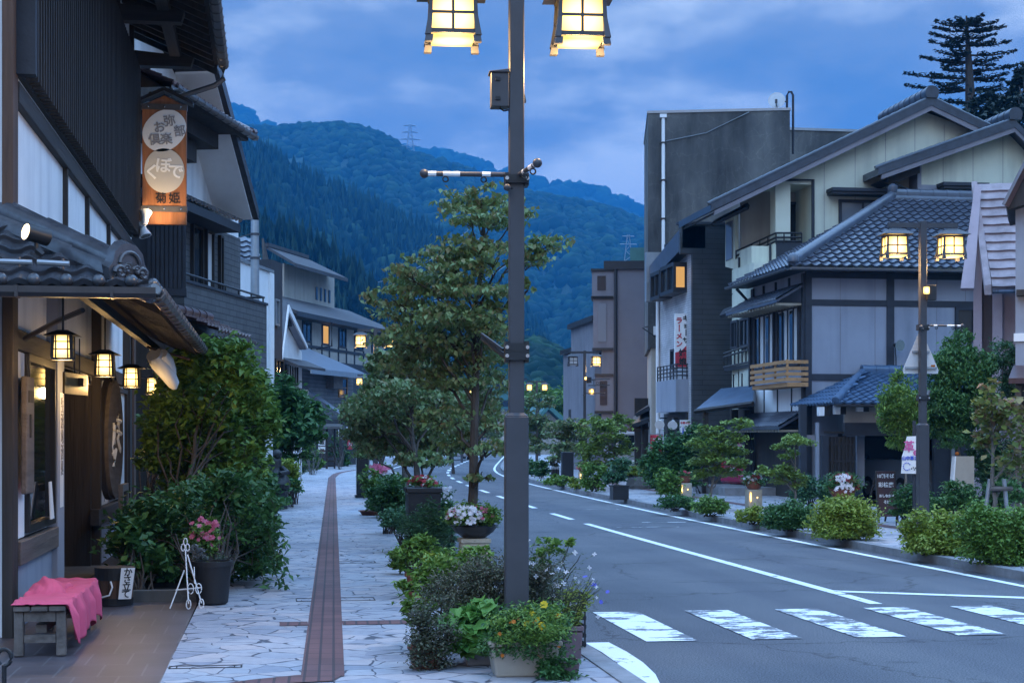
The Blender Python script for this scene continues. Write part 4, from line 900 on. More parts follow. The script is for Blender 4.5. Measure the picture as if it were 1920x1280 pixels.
# ---------------------------------------------------------------- bench, cloth, barrel, easel
t = thing('wooden_bench', (-1.72, 13.4, LZ), 'low weathered wooden bench half under a pink cloth', 'bench'); bx0, bx1, by0, by1, bz = -1.93, -1.54, 12.45, 14.5, .43
sb = MB(); nb = 3
for i in range(nb): a = bx0+(bx1-bx0)*i/nb; sb.ab(a+.004, a+(bx1-bx0)/nb-.004, by0, by1, bz-.04, bz)
B('seat', sb, MT['gwood'], t, bev=.006)
for x in (bx0+.005, bx1-.075):
    for y in (by0+.03, by1-.35): B('leg', MB().ab(x, x+.07, y, y+.075, LZ, bz-.042), MT['gwood'], t, bev=.006)
for y in (by0+.035, by1-.345): B('apron', MB().ab(bx0+.08, bx1-.08, y, y+.05, bz-.12, bz-.045), MT['gwood'], t); B('crossbar', MB().ab(bx0+.08, bx1-.08, y, y+.05, LZ+.10, LZ+.16), MT['gwood'], t)
B('stretcher', MB().ab((bx0+bx1)/2-.04, (bx0+bx1)/2+.04, by0+.1, by1-.4, LZ+.17, LZ+.23), MT['gwood'], t)
def cloth(name, label):
    nu, nv = 40, 60; P = np.zeros((nv, nu, 3))
    for j in range(nv):
        y = by0-.015+(by1+.1-by0)*j/(nv-1)
        drop = .0 if j == 0 else .0
        hang = .06+.30*min(1, max(0, (j-3)/10))*(1-.35*max(0, (j-40)/20)) if j > 2 else .02
        hang = (.30+.035*math.sin(j*.5))*min(1, max(.04, (y-by0-.02)/.12))
        for i in range(nu):
            u = i/(nu-1); top = .47*.86+0
            wtop = bx1-bx0+.02
            s = u*(wtop+hang)
            wr = .012*math.sin(y*9+u*7)+.010*math.sin(y*23+u*3)+.006*math.sin(u*31+y*5)
            if s < wtop: P[j, i] = (bx0-.01+s, y, bz+.012+max(0, wr)*.8+(.04*max(0, math.sin((y-13.2)*5))*max(0, .5-u) if y > 13.1 else 0))
            else:
                q = s-wtop; f = min(1, q/.1)
                P[j, i] = (bx1+.012+f*(.018+.028*math.sin(y*11+1.2)+.014*math.sin(y*27))+q*.04, y, bz+.012-q)
    # gathered hump at the back of the seat
    V = P.reshape(-1, 3); fs = np.array([(j*nu+i, j*nu+i+1, (j+1)*nu+i+1, (j+1)*nu+i) for j in range(nv-1) for i in range(nu-1)])
    o = meshobj(name, V, fs, MT['pinkcloth'], smooth=True); m = o.modifiers.new('thick', 'SOLIDIFY'); m.thickness = .005; m.offset = 1
    return tag(o, label, 'cloth')
cloth('bench_cloth', 'plain pink cloth spread over the bench and hanging down its road side')
nu, nv = 26, 26; P = np.zeros((nv, nu, 3))
for j in range(nv):
    for i in range(nu):
        u = i/(nu-1); v = j/(nv-1)
        P[j, i] = (bx0-.03+u*.30+.02*math.sin(v*9), 13.15+v*.75+.03*math.sin(u*8), bz+.03+.085*math.sin(math.pi*u)*math.sin(math.pi*v)**.7*(1+.2*math.sin(v*9+u*6))+.008*math.sin(u*22+v*9)+(-.02 if u in (0, 1) or v in (0, 1) else 0))
fs = np.array([(j*nu+i, j*nu+i+1, (j+1)*nu+i+1, (j+1)*nu+i) for j in range(nv-1) for i in range(nu-1)])
tag(meshobj('folded_cloth', P.reshape(-1, 3), fs, MT['pinkcloth'], smooth=True), 'crumpled heap of pink cloth pushed up at the back of the bench', 'cloth')
c = np.array(WG(215, 1132, LZ)); t = thing('umbrella_barrel', c, 'cut down wooden barrel with a white lettered board, used as umbrella stand', 'barrel'); r = .185
st = MB()
for k in range(14):
    a0, a1 = 2*math.pi*k/14, 2*math.pi*(k+.94)/14; q = []
    for z, rr in ((.012, r*.93), (.36, r*1.03)):
        q.append([(c[0]+rr*math.cos(a)*m, c[1]+rr*math.sin(a)*m, c[2]+z) for a, m in ((a0, 1), (a1, 1), (a1, .9), (a0, .9))])
    st.hexa(*q)
B('staves', st, MT['bwood'], t); B('hoop', MB().lathe(c+(0, 0, .25), [(r*1.0, 0), (r*1.05, 0), (r*1.065, .12), (r*1.02, .12)], 28), MT['ink'], t); B('hoop', MB().lathe(c, [(r*.93, .0), (r*.97, .0), (r*.985, .07), (r*.95, .07)], 28), MT['ink'], t)
B('floor', MB().lathe(c+(0, 0, .05), [(.01, 0), (r*.85, 0), (r*.85, .02), (.01, .02)], 20), MT['dwood'], t)
ln_ = Fr((c[0]+.11, c[1]-.215), 82); ln_.N = np.array((.2, -.98))
b = B('name_board', MB().hexa([(c[0]+.055, c[1]-.22, LZ+.07), (c[0]+.175, c[1]-.20, LZ+.07), (c[0]+.175, c[1]-.188, LZ+.07), (c[0]+.055, c[1]-.208, LZ+.07)], [(c[0]+.085, c[1]-.235, LZ+.375), (c[0]+.215, c[1]-.215, LZ+.375), (c[0]+.215, c[1]-.203, LZ+.375), (c[0]+.085, c[1]-.223, LZ+.375)]), MT['white'], t)
for i, ch in enumerate('かさ立て'): text_mesh('lettering', ch, .085, MT['ink'], (c[0]+.150-.008*i*1.0, c[1]-.2265+.004*i, LZ+.33-.072*i), (.986, .167, 0), b, bold=.002, thick=.001)
B('rope_handle', MB().tube([c+(-.02, -.19, .24), c+(.0, -.235, .19), c+(-.03, -.235, .11), c+(-.1, -.21, .09)], .009, 5), MT['white'], t)
# white wire easel
c = np.array(WG(352, 1140, LZ)); t = thing('wire_easel', c, 'white wire easel with scrolls standing by the flower pot', 'easel'); e = MB()
z = np.array((0, 0, 1.)); L0, L1, Tp = c+(-.10, -.02, 0), c+(.10, .02, 0), c+(-.03, .14, .56); bk = c+(-.17, .42, 0)
fl, fr_ = c+(.01, -.05, 0), c+(.13, .0, 0)
e.tube([fl+z*.05, Tp], .007, 5); e.tube([fr_+z*.05, Tp+(.02, 0, -.05)], .007, 5); e.tube([c+(-.17, .02, 0), Tp+(-.01, .0, -.2)], .007, 5); e.tube([c+(-.12, .1, .17), fr_+z*.2], .007, 5)
B('legs', e, MT['white'], t)
e = MB()
for p in (fl+z*.045, fr_+z*.045): e.tube([p+(.022*math.cos(a), 0, .045*math.sin(a)) for a in np.linspace(0, 6.5, 14)], .006, 5)
for s in (-1, 1): e.tube([c+(.065+s*(.01+.028*(1-math.cos(a))), 0, .24-.05+.05*math.sin(a)) for a in np.linspace(-1.6, 4.2, 14)], .005, 5); e.tube([Tp+(s*.022+.018*math.cos(a), 0, .02+.035*math.sin(a)) for a in np.linspace(0, 6.3, 12)], .006, 5)
e.tube([Tp+(.018*math.cos(a), 0, .075+.035*math.sin(a)) for a in np.linspace(0, 6.3, 12)], .006, 5); e.tube([c+(.065, 0, .24), c+(.06, .03, .4)], .005, 5)
B('scrolls', e, MT['white'], t)
# ---------------------------------------------------------------- LEFT 2: house with white gable, red canopy, brick balcony (turned 16 degrees to the road)
G = Fr((-.11, 33.4), 16)
h2 = thing('gabled_house', (-.5, 31, 0), 'white gabled house with red brown tiled canopy and a dark brick balcony', 'house')
def fz(fr, px, py, n=0.): return fr.sz(px, py, n)
n0 = -.9                                     # main wall stands behind the balcony front
s0 = -5.6; s1 = fz(G, 447, 400, n0)[0]
sE, zeave = fz(G, 479, 393, n0+.8)
sA, zA = fz(G, 405, 112, n0+.8)
msl = .42
B('wall', MB().prism(G, [(s0, 0), (s1, 0), (s1, fz(G, 447, 385, n0)[1]), (sA, zA-.25), (s0, zA+msl*(sA-s0)-.25)], n0-4, n0), MT['plaster'], h2)
pl = [(s0, zA+msl*(sA-s0)), (sA, zA), (sE, zeave), (sE, zeave-.16), (sA, zA-.2), (s0, zA+msl*(sA-s0)-.2)]
rf = B('roof', MB().prism(G, pl, n0-4, n0+.75), MT['tile'], h2)
B('verge', MB().prism(G, [(s0, zA+msl*(sA-s0)+.06), (sA, zA+.06), (sE+.06, zeave+.02), (sE+.06, zeave-.2), (sA, zA-.22), (s0, zA+msl*(sA-s0)-.22)], n0+.75, n0+.85), MT['tile'], rf)
B('soffit', MB().prism(G, [(sA, zA-.21), (sE-.05, zeave-.175), (sE-.05, zeave-.21), (sA, zA-.25)], n0+.002, n0+.748), MT['white'], rf)
# canopy of red brown pantiles with gutter and dark timber under it
a0 = G.pt(fz(G, 272, 150, .0)[0], .0, fz(G, 272, 150, .0)[1]); aS, aZ = fz(G, 468, 255, .0); aZ0 = aZ
cs0 = -5.9
cr_ = MB(); U = np.array((G.D[0], G.D[1], 0)); Vv = np.array((-G.N[0], -G.N[1], .5)); ln = 1.15
O = np.array(G.pt(cs0, .05, aZ)); tile_sheet(cr_, O, U, Vv, aS-cs0, ln, .24, .24, .05, .035)
rr = B('canopy_roof', cr_, MT['tilered'], h2, smooth=True); Vn = Vv/np.linalg.norm(Vv)
rc = MB(); ridge_cap(rc, O+Vn*ln+(0, 0, .0), O+Vn*ln+U*(aS-cs0-.1), .11, .4, .05); ridge_cap(rc, O+Vn*ln*.95+U*(aS-cs0-.06), O+U*(aS-cs0-.06)-(0, 0, .0), .10, .35, .04)
e_ = O+U*(aS-cs0)+Vn*ln; rc.tube([e_-U*.1+(0, 0, .05), e_+U*.14+(0, 0, .05)], [.16, .18], 10); e_ = O+U*(aS-cs0); rc.tube([e_-U*.1+(0, 0, .06), e_+U*.16+(0, 0, .1)], [.09, .07], 8)
B('ridge', rc, MT['tilered'], rr, smooth=True)
gutter(rr, G.pt(cs0, .12, aZ-.03), G.pt(aS, .12, aZ-.03), .07, 'copper', 12)
B('canopy_timber', MB().box(G, cs0, aS-.1, -.85, .0, aZ-.12, aZ-.04).box(G, cs0, aS-.9, -.85, -.35, aZ-.42, aZ-.12).box(G, cs0, aS-1.6, -.85, -.55, aZ-.8, aZ-.42), MT['dwood'], rr)
# lower eave over the upper window
bS, bZ = fz(G, 448, 418, -.35); cr_ = MB(); O = np.array(G.pt(-5.6, -.3, bZ)); tile_sheet(cr_, O, U, np.array((-G.N[0], -G.N[1], .45)), bS+5.6, .72, .24, .24, .045, .03)
rr = B('lower_eave', cr_, MT['tile'], h2, smooth=True); B('eave_board', MB().box(G, -5.6, bS, -.85, -.32, bZ-.2, bZ-.03), MT['navy'], rr)
# upper floor behind the balcony: dark brick siding and tall windows
B('brick_wall', MB().box(G, -5.6, s1-.02, n0, n0+.05, 2.9, bZ-.1), MT['sidebrick'], h2)
for pa, pb in ((352, 372), (378, 392), (404, 410)):
    s_a, s_b = G.s(pa, n0), G.s(pb, n0); zt = fz(G, 372, 428, n0)[1]; window(h2, G, s_a, s_b, 3.9, zt, n0+.06, 'dwood', 'shoji' if pa == 378 else 'glass', .05, 0)
# balcony with brick parapet and steel rail
bs0, bs1 = -5.1, 0.0; bzt = fz(G, 500, 573)[1]; bzb = fz(G, 500, 692)[1]
bal = B('balcony', MB().box(G, bs0, bs1, -.12, 0, bzb, bzt).box(G, bs0-.0, bs0+.12, -.88, -.12, bzb, bzt).box(G, bs1-.12, bs1, -.88, -.12, bzb, bzt).box(G, bs0+.12, bs1-.12, -.88, -.12, bzb, bzb+.15), MT['sidebrick'], h2)
B('coping', MB().box(G, bs0-.02, bs1+.02, -.15, .03, bzt, bzt+.05), MT['navy'], bal)
rl = MB(); rt = fz(G, 495, 556)[1]
for z in (rt, rt-.13): rl.tube([G.pt(bs0, -.06, z), G.pt(bs1+.02, -.06, z)], .022, 6)
for s in np.linspace(bs0, bs1-.05, 7): rl.tube([G.pt(s, -.06, bzt+.04), G.pt(s, -.06, rt)], .018, 6)
for z in (rt, rt-.13): rl.tube([G.pt(bs1, -.06, z), G.pt(bs1, -.8, z)], .022, 6)
B('railing', rl, MT['black'], bal)
# dark boarded wing and its frosted little tiled roof
y0 = 26.6; xl = W(276, 480, depth(-2, y0))[0]; xr = W(346, 480, depth(-1.5, y0))[0]; zt = 1.7+(820-415)/F*26.5; zb = 1.7+(820-545)/F*26.5
bd = MB().ab(xl-2, xr, y0+.05, y0+.2, zb, zt)
for i in range(9): a = xl+(xr-xl)*i/8.5; bd.ab(a, a+.055, y0+.02, y0+.048, zb, zt)
B('boarded_wall', bd, MT['navy'], h2); B('wall_beam', MB().ab(xl-2, xr+.03, y0, y0+.25, zb-.12, zb), MT['navy'], h2)
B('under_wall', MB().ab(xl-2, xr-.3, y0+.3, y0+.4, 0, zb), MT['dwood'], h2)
kS, kZ = fz(G, 468, 636, .75); O = np.array(G.pt(-5.6, .75, kZ)); cr_ = MB(); tile_sheet(cr_, O, U, np.array((-G.N[0], -G.N[1], .42)), kS+5.6, .85, .2, .2, .05, .035); rr = B('porch_roof', cr_, MT['tilered'], h2, smooth=True)
gutter(rr, G.pt(-5.6, .82, kZ-.05), G.pt(kS, .82, kZ-.05), .06, 'copper', 10); B('porch_timber', MB().box(G, -5.6, kS-.05, .1, .7, kZ-.2, kZ-.05), MT['dwood'], rr); rc = MB(); ridge_cap(rc, O+Vn*.85, O+Vn*.85+U*(kS+5.6), .08, .35, .04); B('ridge', rc, MT['tilered'], rr)
window(h2, G, -3.2, -.4, .4, 2.1, .02, 'dwood', 'glass', .08, 3)
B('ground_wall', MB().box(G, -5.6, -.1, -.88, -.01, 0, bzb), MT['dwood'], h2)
# ---------------------------------------------------------------- LEFT 3: plain white block with dark end wall, behind the utility pole
H = Fr((0.0, 41), 16)
w3 = thing('white_block_house', (-1, 38, 0), 'plain white parapet house with a dark clad end, beside the grey pole', 'house')
s1 = H.s(510); _, z1 = fz(H, 510, 512); s0 = H.s(433); sd = H.s(531)
B('wall', MB().box(H, s0, s1, -5, 0, 0, z1), MT['white'], w3); B('coping', MB().box(H, s0-.02, s1+.03, -5, .05, z1, z1+.07), MT['galv'], w3); B('corner_strip', MB().box(H, s1-.35, s1, .0, .06, 0, z1-.02), MT['white'], w3)
B('dark_wall', MB().box(H, s1+.01, sd, -5, -.02, 0, z1+.35), MT['navy'], w3)
window(w3, H, H.s(513), H.s(521), fz(H, 515, 610)[1], fz(H, 515, 560)[1], .0, 'galv', 'glassblue', .05, 0); window(w3, H, H.s(514), H.s(529), fz(H, 520, 705)[1]-1, fz(H, 520, 672)[1], .0, 'dwood', 'glass', .06, 1)
# tiled gable peeping above it
tz = fz(H, 425, 515, -1.5)[1]; O = np.array(W(418, 500, 43)); cr_ = MB(); tile_sheet(cr_, O, (.96, .28, 0), (-.2, .9, .75), 1.1, 1.5, .26, .26, .05, .04)
t = thing('tiled_roof_house', W(440, 520, 44), 'blue grey tiled roof corner showing above the white parapet house', 'house'); rfo = B('roof', cr_, MT['tileblue'], t, smooth=True)
B('wall', MB().ab(O[0]-1.5, O[0]+1.0, O[1]+.6, O[1]+4, 0, O[2]+.1), MT['navy'], t); B('gable_board', MB().slabpoly([O+(1.06, .32, .06), O+(1.02, 1.0, .9), O+(1.3, 1.25, -.35)], .06), MT['dwood'], rfo)
# utility pole
pb = np.array(W(478, 800, 37)); pb[2] = 0; pz = W(478, 413, 37)[2]
t = thing('utility_pole', pb, 'grey steel utility pole with bands standing before the white parapet house', 'pole'); B('pole', MB().tube([pb, pb+(0, 0, pz)], [.13, .095], 14), MT['galv'], t, smooth=True)
B('band', MB().lathe(pb+(0, 0, pz-.35), [(.09, 0), (.115, 0), (.115, .05), (.09, .05)], 14).lathe(pb+(0, 0, pz-.9), [(.09, 0), (.115, 0), (.115, .05), (.09, .05)], 14), MT['steel'], t); B('cap', MB().lathe(pb+(0, 0, pz), [(.1, 0), (.1, .06), (.06, .09)], 14), MT['black'], t)
B('wire', MB().tube([pb+(0, 0, pz-.3), pb+(-.4, -.3, pz-.45), pb+(-1.3, -1, pz-.25)], .012, 4), MT['black'], t)
# ---------------------------------------------------------------- LEFT 6: the long inn with a beige tower
I = Fr((.7, 104), 22)
inn = thing('long_inn', (4, 99, 0), 'long dark roofed inn with a beige tower, lit windows and timber framing', 'building')
def rectI(px0, px1, pya, pyb, n=0): return I.s(px0, n), I.s(px1, n), fz(I, px0, pya, n)[1], fz(I, px0, pyb, n)[1]
ze = fz(I, 600, 596)[1]; zl = fz(I, 640, 690)[1]
B('wall', MB().box(I, 0, 21, -6, 0, 0, ze), MT['beige'], inn)
O = np.array(I.pt(-.6, 1.2, ze-.1)); U = np.array((I.D[0], I.D[1], 0)); V = np.array((-I.N[0], -I.N[1], .42))
rf = B('roof', MB().slabpoly([O, O+U*22, O+U*22+V*4.2, O+V*4.2], .2), MT['rooffelt'], inn); B('fascia', MB().box(I, -.6, 21.4, 1.15, 1.22, ze-.42, ze-.1), MT['navy'], rf); B('soffit', MB().box(I, -.4, 21.2, .02, 1.14, ze-.4, ze-.32), MT['dwood'], rf)
tz0 = fz(I, 600, 580, -2.6)[1]; tzt = fz(I, 625, 520, -2.6)[1]; ts0, ts1 = I.s(533, -2.6), I.s(627, -2.6)
tw_ = B('tower_wall', MB().box(I, ts0, ts1, -6, -2.6, ze, tzt), MT['beige'], inn)
O = np.array(I.pt(ts0-1.2, -1.3, tzt-.15)); O2 = I.s(652, -1.3)
B('tower_roof', MB().slabpoly([O, np.array(I.pt(O2, -1.3, tzt-.15)), np.array(I.pt(O2-2.0, -3.8, tzt+1.2)), np.array(I.pt(ts0-.2, -3.8, tzt+1.2))], .18).box(I, ts0-1.2, O2, -1.35, -1.28, tzt-.4, tzt-.15).box(I, ts0-.3, O2-2, -3.9, -3.6, tzt+1.15, tzt+1.4), MT['rooffelt'], inn)
for px in (592, 600, 608, 616):
    a = I.s(px, -2.58); B('slit_window', MB().box(I, a, a+.32, -2.62, -2.54, fz(I, 605, 565, -2.6)[1], fz(I, 605, 541, -2.6)[1]), MT['glass'], tw_)
zt, zb = fz(I, 640, 614)[1], fz(I, 640, 652)[1]
for i, (pa, pb_) in enumerate(((566, 583), (603, 616), (634, 648), (664, 680), (696, 708))):
    window(inn, I, I.s(pa), I.s(pb_), zb, zt, .02, 'navy', 'warmdim' if i == 1 else 'glass', .12, 1 if i != 1 else 0)
fm = MB()
for px in (566, 583, 603, 617, 634, 649, 664, 681, 700): a = I.s(px); fm.box(I, a-.08, a+.08, 0, .06, zb-1.1, zb)
fm.box(I, 0, 21, 0, .07, zb-.35, zb-.15).box(I, 0, 21, .0, .08, zb-1.3, zb-1.05); B('framing', fm, MT['navy'], inn)
B('drainpipe', MB().tube([np.array(I.pt(I.s(588), 1.3, ze-.4)), np.array(I.pt(I.s(588), 1.3, ze-2)), np.array(I.pt(I.s(588), .2, ze-2.2))], .06, 5), MT['black'], inn)
B('lower_wall', MB().box(I, 0, 21, .01, .05, 0, zb-1.3), MT['navy'], inn)
# ---------------------------------------------------------------- LEFT 7: small white gable house
K = Fr((.75, 62), 20)
w7 = thing('white_gable_house', (.4, 60, 0), 'small white plastered gable house with pale verge and a slatted window', 'house')
ka, zA = fz(K, 540, 572, .3); kb_, zB = fz(K, 575, 645, .3); kc = K.s(522); kw = K.s(566)
B('wall', MB().prism(K, [(kc, 0), (kw, 0), (kw, zB-.3), (ka, zA-.35), (kc, zA-2.0)], -5, 0), MT['plaster'], w7)
rf = B('roof', MB().prism(K, [(ka, zA+.1), (kb_, zB), (kb_, zB-.18), (ka, zA-.12), (kc-.5, zA-2.1), (kc-.5, zA-1.9)], -5, .28), MT['tileblue'], w7); B('verge', MB().prism(K, [(ka, zA+.02), (kb_, zB-.08), (kb_, zB-.2), (ka, zA-.24), (kc-.5, zA-2.2), (kc-.5, zA-2.0)], .285, .35), MT['white'], rf)
B('soffit', MB().prism(K, [(ka, zA-.13), (kb_-.02, zB-.19), (kb_-.02, zB-.22), (ka, zA-.18)], .02, .28), MT['mauve'], rf)
pz_ = fz(K, 570, 690)[1]; B('pent_roof', MB().hexa([K.pt(kc, 0.01, pz_+.1), K.pt(kw+.5, .01, pz_+.1), K.pt(kw+.5, .8, pz_-.12), K.pt(kc, .8, pz_-.12)], [K.pt(kc, 0.01, pz_+.3), K.pt(kw+.5, .01, pz_+.3), K.pt(kw+.5, .8, pz_-.02), K.pt(kc, .8, pz_-.02)]), MT['rooffelt'], w7)
window(w7, K, K.s(533), K.s(556), fz(K, 545, 722)[1], fz(K, 545, 682)[1], .02, 'dwood', 'shoji', .08, 4)
B('chimney_vent', MB().box(K, K.s(533), K.s(538), .02, .2, fz(K, 535, 612)[1], fz(K, 535, 590)[1]), MT['black'], w7)
t = thing('box_sign', W(548, 737, 61), 'small pale box sign with a red character on the white gable house', 'sign'); sb = B('box', MB().box(K, K.s(543), K.s(560), .1, .4, fz(K, 550, 750)[1], fz(K, 550, 728)[1]), MT['dwood'], t)
B('face', MB().box(K, K.s(544), K.s(559), .4, .42, fz(K, 550, 748)[1], fz(K, 550, 730)[1]), MT['sandstone'], t); text_mesh('lettering', '山', .3, MT['redink'], K.pt(K.s(551), .425, fz(K, 550, 738)[1]), K.D.tolist()+[0], t)
# ---------------------------------------------------------------- LEFT 8: weathered boarded house with blue grey roofs
J = Fr((1.9, 92), 24)
w8 = thing('boarded_house', (1.5, 75, 0), 'weathered board clad house with blue grey sheet roofs and a small framed window', 'house')
js0, js1 = J.s(558), J.s(662); jz = fz(J, 640, 700)[1]
MT['boards'] = brick('grey_boards', (.10, .10, .11), (.12, .12, .125), (.04, .04, .045), 4, .22, 'yz', .02, .8, .3, .6)
B('wall', MB().box(J, js0, js1, -5, 0, 0, jz+.1), MT['boards'], w8)
def shed(name, parent, fr, sa, sb, nA, zA, nB, zB, th, mat, eave=True):
    o = B(name, MB().hexa([fr.pt(sa, nB, zB-th), fr.pt(sb, nB, zB-th), fr.pt(sb, nA, zA-th), fr.pt(sa, nA, zA-th)], [fr.pt(sa, nB, zB), fr.pt(sb, nB, zB), fr.pt(sb, nA, zA), fr.pt(sa, nA, zA)]), MT[mat], parent); return o
jr = J.s(688, 1.1); shed('roof', w8, J, js0-.8, jr, -3.6, jz+2.0, 1.1, jz, .14, 'tileblue'); B('fascia', MB().box(J, js0-.8, jr, 1.1, 1.16, jz-.3, jz), MT['galv'], w8)
lz = fz(J, 600, 776, 2)[1]; shed('lower_roof', w8, J, js0, J.s(648, 2.6), .02, lz+1.7, 2.6, lz, .14, 'tileblue'); B('lower_fascia', MB().box(J, js0, J.s(648, 2.6), 2.6, 2.66, lz-.25, lz), MT['navy'], w8)
B('board_bay', MB().box(J, J.s(611), J.s(628), 0, .5, lz+1.6, jz-.1), MT['gwood'], w8); window(w8, J, J.s(634), J.s(650), fz(J, 640, 745)[1], fz(J, 640, 708)[1], .02, 'lightwood', 'glass', .08, 0, 1)
for px in (606, 640): B('post', MB().box(J, J.s(px, 2.2)-.09, J.s(px, 2.2)+.09, 2.1, 2.3, 0, lz), MT['dwood'], w8)
B('shop_front', MB().box(J, js0, js1+1, .0, .08, 0, lz-.2), MT['dwood'], w8)
# noticeboard shelter with poster panels
cN = np.array((2.95, 85., LZ)); t = thing('noticeboard_shelter', cN, 'dark timber notice shelter with a small roof and a slatted rack at the pavement bend', 'shelter')
Nf = Fr((cN[0], cN[1]), 98); Nf.N = np.array((Nf.D[1]*-0+.14, -.99))
d85 = 85.; m2 = d85/F
def wy85(px, py): return W(px, py, 85)
x_a, x_b = wy85(597, 800)[0], wy85(640, 800)[0]
B('post', MB().ab(wy85(610, 0)[0], wy85(614, 0)[0], 84.9, 85.05, LZ, 1.7+20*m2), MT['dwood'], t); B('post', MB().ab(wy85(626, 0)[0], wy85(629, 0)[0], 85.5, 85.65, LZ, 1.7+20*m2), MT['dwood'], t)
B('roof', MB().hexa([(wy85(588, 0)[0], 84.2, 1.7+16*m2), (wy85(646, 0)[0], 84.2, 1.7+17*m2), (wy85(650, 0)[0], 86, 1.7+17*m2), (wy85(590, 0)[0], 86, 1.7+16*m2)], [(wy85(590, 0)[0], 84.3, 1.7+20*m2), (wy85(644, 0)[0], 84.3, 1.7+21*m2), (wy85(640, 0)[0], 86, 1.7+26*m2), (wy85(600, 0)[0], 86, 1.7+26*m2)]), MT['dwood'], t)
rk_ = MB()
for z in (.1, .35, .6, .9, 1.05): rk_.ab(wy85(612, 0)[0], wy85(628, 0)[0], 85.2, 85.3, LZ+z, LZ+z+.09)
B('rack', rk_, MT['dwood'], t); B('table', MB().ab(wy85(588, 0)[0], wy85(609, 0)[0], 84.7, 85.4, .95, 1.05).ab(wy85(590, 0)[0], wy85(593, 0)[0], 84.8, 84.9, LZ, .95), MT['bwood'], t)
for i, (pa, pb_, txt, lab) in enumerate(((812, 823, '営業中', 'white poster with dark writing, topmost on the notice shelter'), (824, 835, '蔵', 'white poster with one bold character, middle one on the notice shelter'), (837, 849, '見学', 'white poster with dark symbols, lowest on the notice shelter'))):
    q = thing('poster', wy85(602, pb_), lab, 'poster', 'posters on the notice shelter'); xa, xb = wy85(596, 0)[0], wy85(609, 0)[0]; z0_, z1_ = 1.7+(820-pb_)*m2, 1.7+(820-pa)*m2
    B('sheet', MB().ab(xa, xb, 84.8, 84.85, z0_, z1_), MT['white'], q); text_mesh('lettering', txt, .27 if len(txt) == 1 else .11, MT['ink'], ((xa+xb)/2+.02, 84.79, (z0_+z1_)/2), (1, 0, 0), q, bold=.006)
for px, pya, pyb, wd, mat, txt, lab, ink in ((645, 805, 822, 22, 'white', 'お食事', 'white hanging sign with dark writing behind the notice shelter', 'ink'), (656, 823, 842, 9, 'redflag', '酒', 'small red banner beyond the notice shelter', 'white'), (654, 800, 818, 10, 'white', '湯', 'narrow white sign beside the hanging signs', 'ink')):
    y = 93. if mat == 'white' else 92; dd = depth(W(px, 0, 93)[0], y); c = np.array(W(px, (pya+pyb)/2, dd)); q = thing('hanging_sign', c, lab, 'sign'); hw = wd/2*dd/F; hh = (pyb-pya)/2*dd/F
    B('panel', MB().ab(c[0]-hw, c[0]+hw, c[1], c[1]+.05, c[2]-hh, c[2]+hh), MT[mat], q); text_mesh('lettering', txt, .22, MT[ink], (c[0], c[1]-.01, c[2]), (1, 0, 0), q); B('pole', MB().tube([(c[0]-hw, c[1]+.08, LZ), (c[0]-hw, c[1]+.08, c[2]+hh)], .03, 5), MT['black'], q)
# phone-booth sized ticket kiosk with green roof, posters; meter box on a pole; black statue on a plinth
c = np.array(WG(510, 893, LZ)); c = np.array((-.0, 40., LZ)); dd = depth(c[0], c[1]); m2 = dd/F
t = thing('display_case', c, 'pale display case with a green roof and a poster behind glass', 'display case')
def bx(px0, px1, pa, pb_, y0, y1): return (W(px0, 0, dd)[0], W(px1, 0, dd)[0], y0, y1, 1.7+(820-pb_)*m2, 1.7+(820-pa)*m2)
MT['greenroof'] = M('green_roof_sheet', (.05, .15, .14), .5, .15, 3)
B('case', MB().ab(*bx(488, 523, 848, 898, 40, 40.5)), MT['shoji'], t)
B('plinth', MB().ab(*bx(490, 521, 899, 945, 40.02, 40.45)), MT['concrete'], t)
B('roof', MB().hexa([(W(486, 0, dd)[0], 39.85, 1.7-26*m2), (W(531, 0, dd)[0], 39.85, 1.7-26*m2), (W(531, 0, dd)[0], 40.65, 1.7-26*m2), (W(486, 0, dd)[0], 40.65, 1.7-26*m2)], [(W(490, 0, dd)[0], 40., 1.7-15*m2), (W(529, 0, dd)[0], 40., 1.7-15*m2), (W(529, 0, dd)[0], 40.5, 1.7-15*m2), (W(490, 0, dd)[0], 40.5, 1.7-15*m2)]), MT['greenroof'], t)
pw = B('poster', MB().ab(*bx(504, 519, 853, 872, 39.97, 39.99)), MT['glass'], t); B('picture', MB().ab(*bx(507, 516, 856, 866, 39.955, 39.968)), MT['pot_brown'], pw); B('notice', MB().ab(*bx(492, 500, 868, 880, 39.97, 39.99)), MT['blueink'], t)
c = np.array(W(516, 0, 37.)); c[2] = LZ; t = thing('bronze_statue', c, 'dark bronze statue seated on a round base beside the display case', 'statue')
B('plinth', MB().lathe(c, [(.30, 0), (.30, .1), (.30, .40), (.26, .46)], 16), MT['blackstone'], t)
B('figure', MB().lathe(c+(0, 0, .46), [(.32, 0), (.36, .12), (.30, .28), (.18, .40), (.13, .50), (.15, .62), (.12, .72), (.05, .78)], 14).ball(c+(.04, -.05, 1.26), .12, 8).tube([c+(.15, -.05, .95), c+(.28, -.2, .85), c+(.1, -.32, .82)], [.07, .06, .05], 8).tube([c+(-.15, -.05, .95), c+(-.24, -.2, .85), c+(-.05, -.32, .84)], [.07, .06, .05], 8), MT['black'], t, smooth=True)
c = np.array(W(501, 822, 35)); t = thing('meter_box', (c[0]-.1, c[1], LZ), 'white meter box on a thin grey post above the left hedge', 'box')
B('box', MB().ab(c[0]-.12, c[0]+.12, c[1], c[1]+.2, c[2]-.55, c[2]+.1), MT['white'], t, bev=.02); B('post', MB().tube([(c[0]-.2, c[1]+.1, LZ), (c[0]-.2, c[1]+.1, c[2]+.6)], .05, 8), MT['galv'], t)
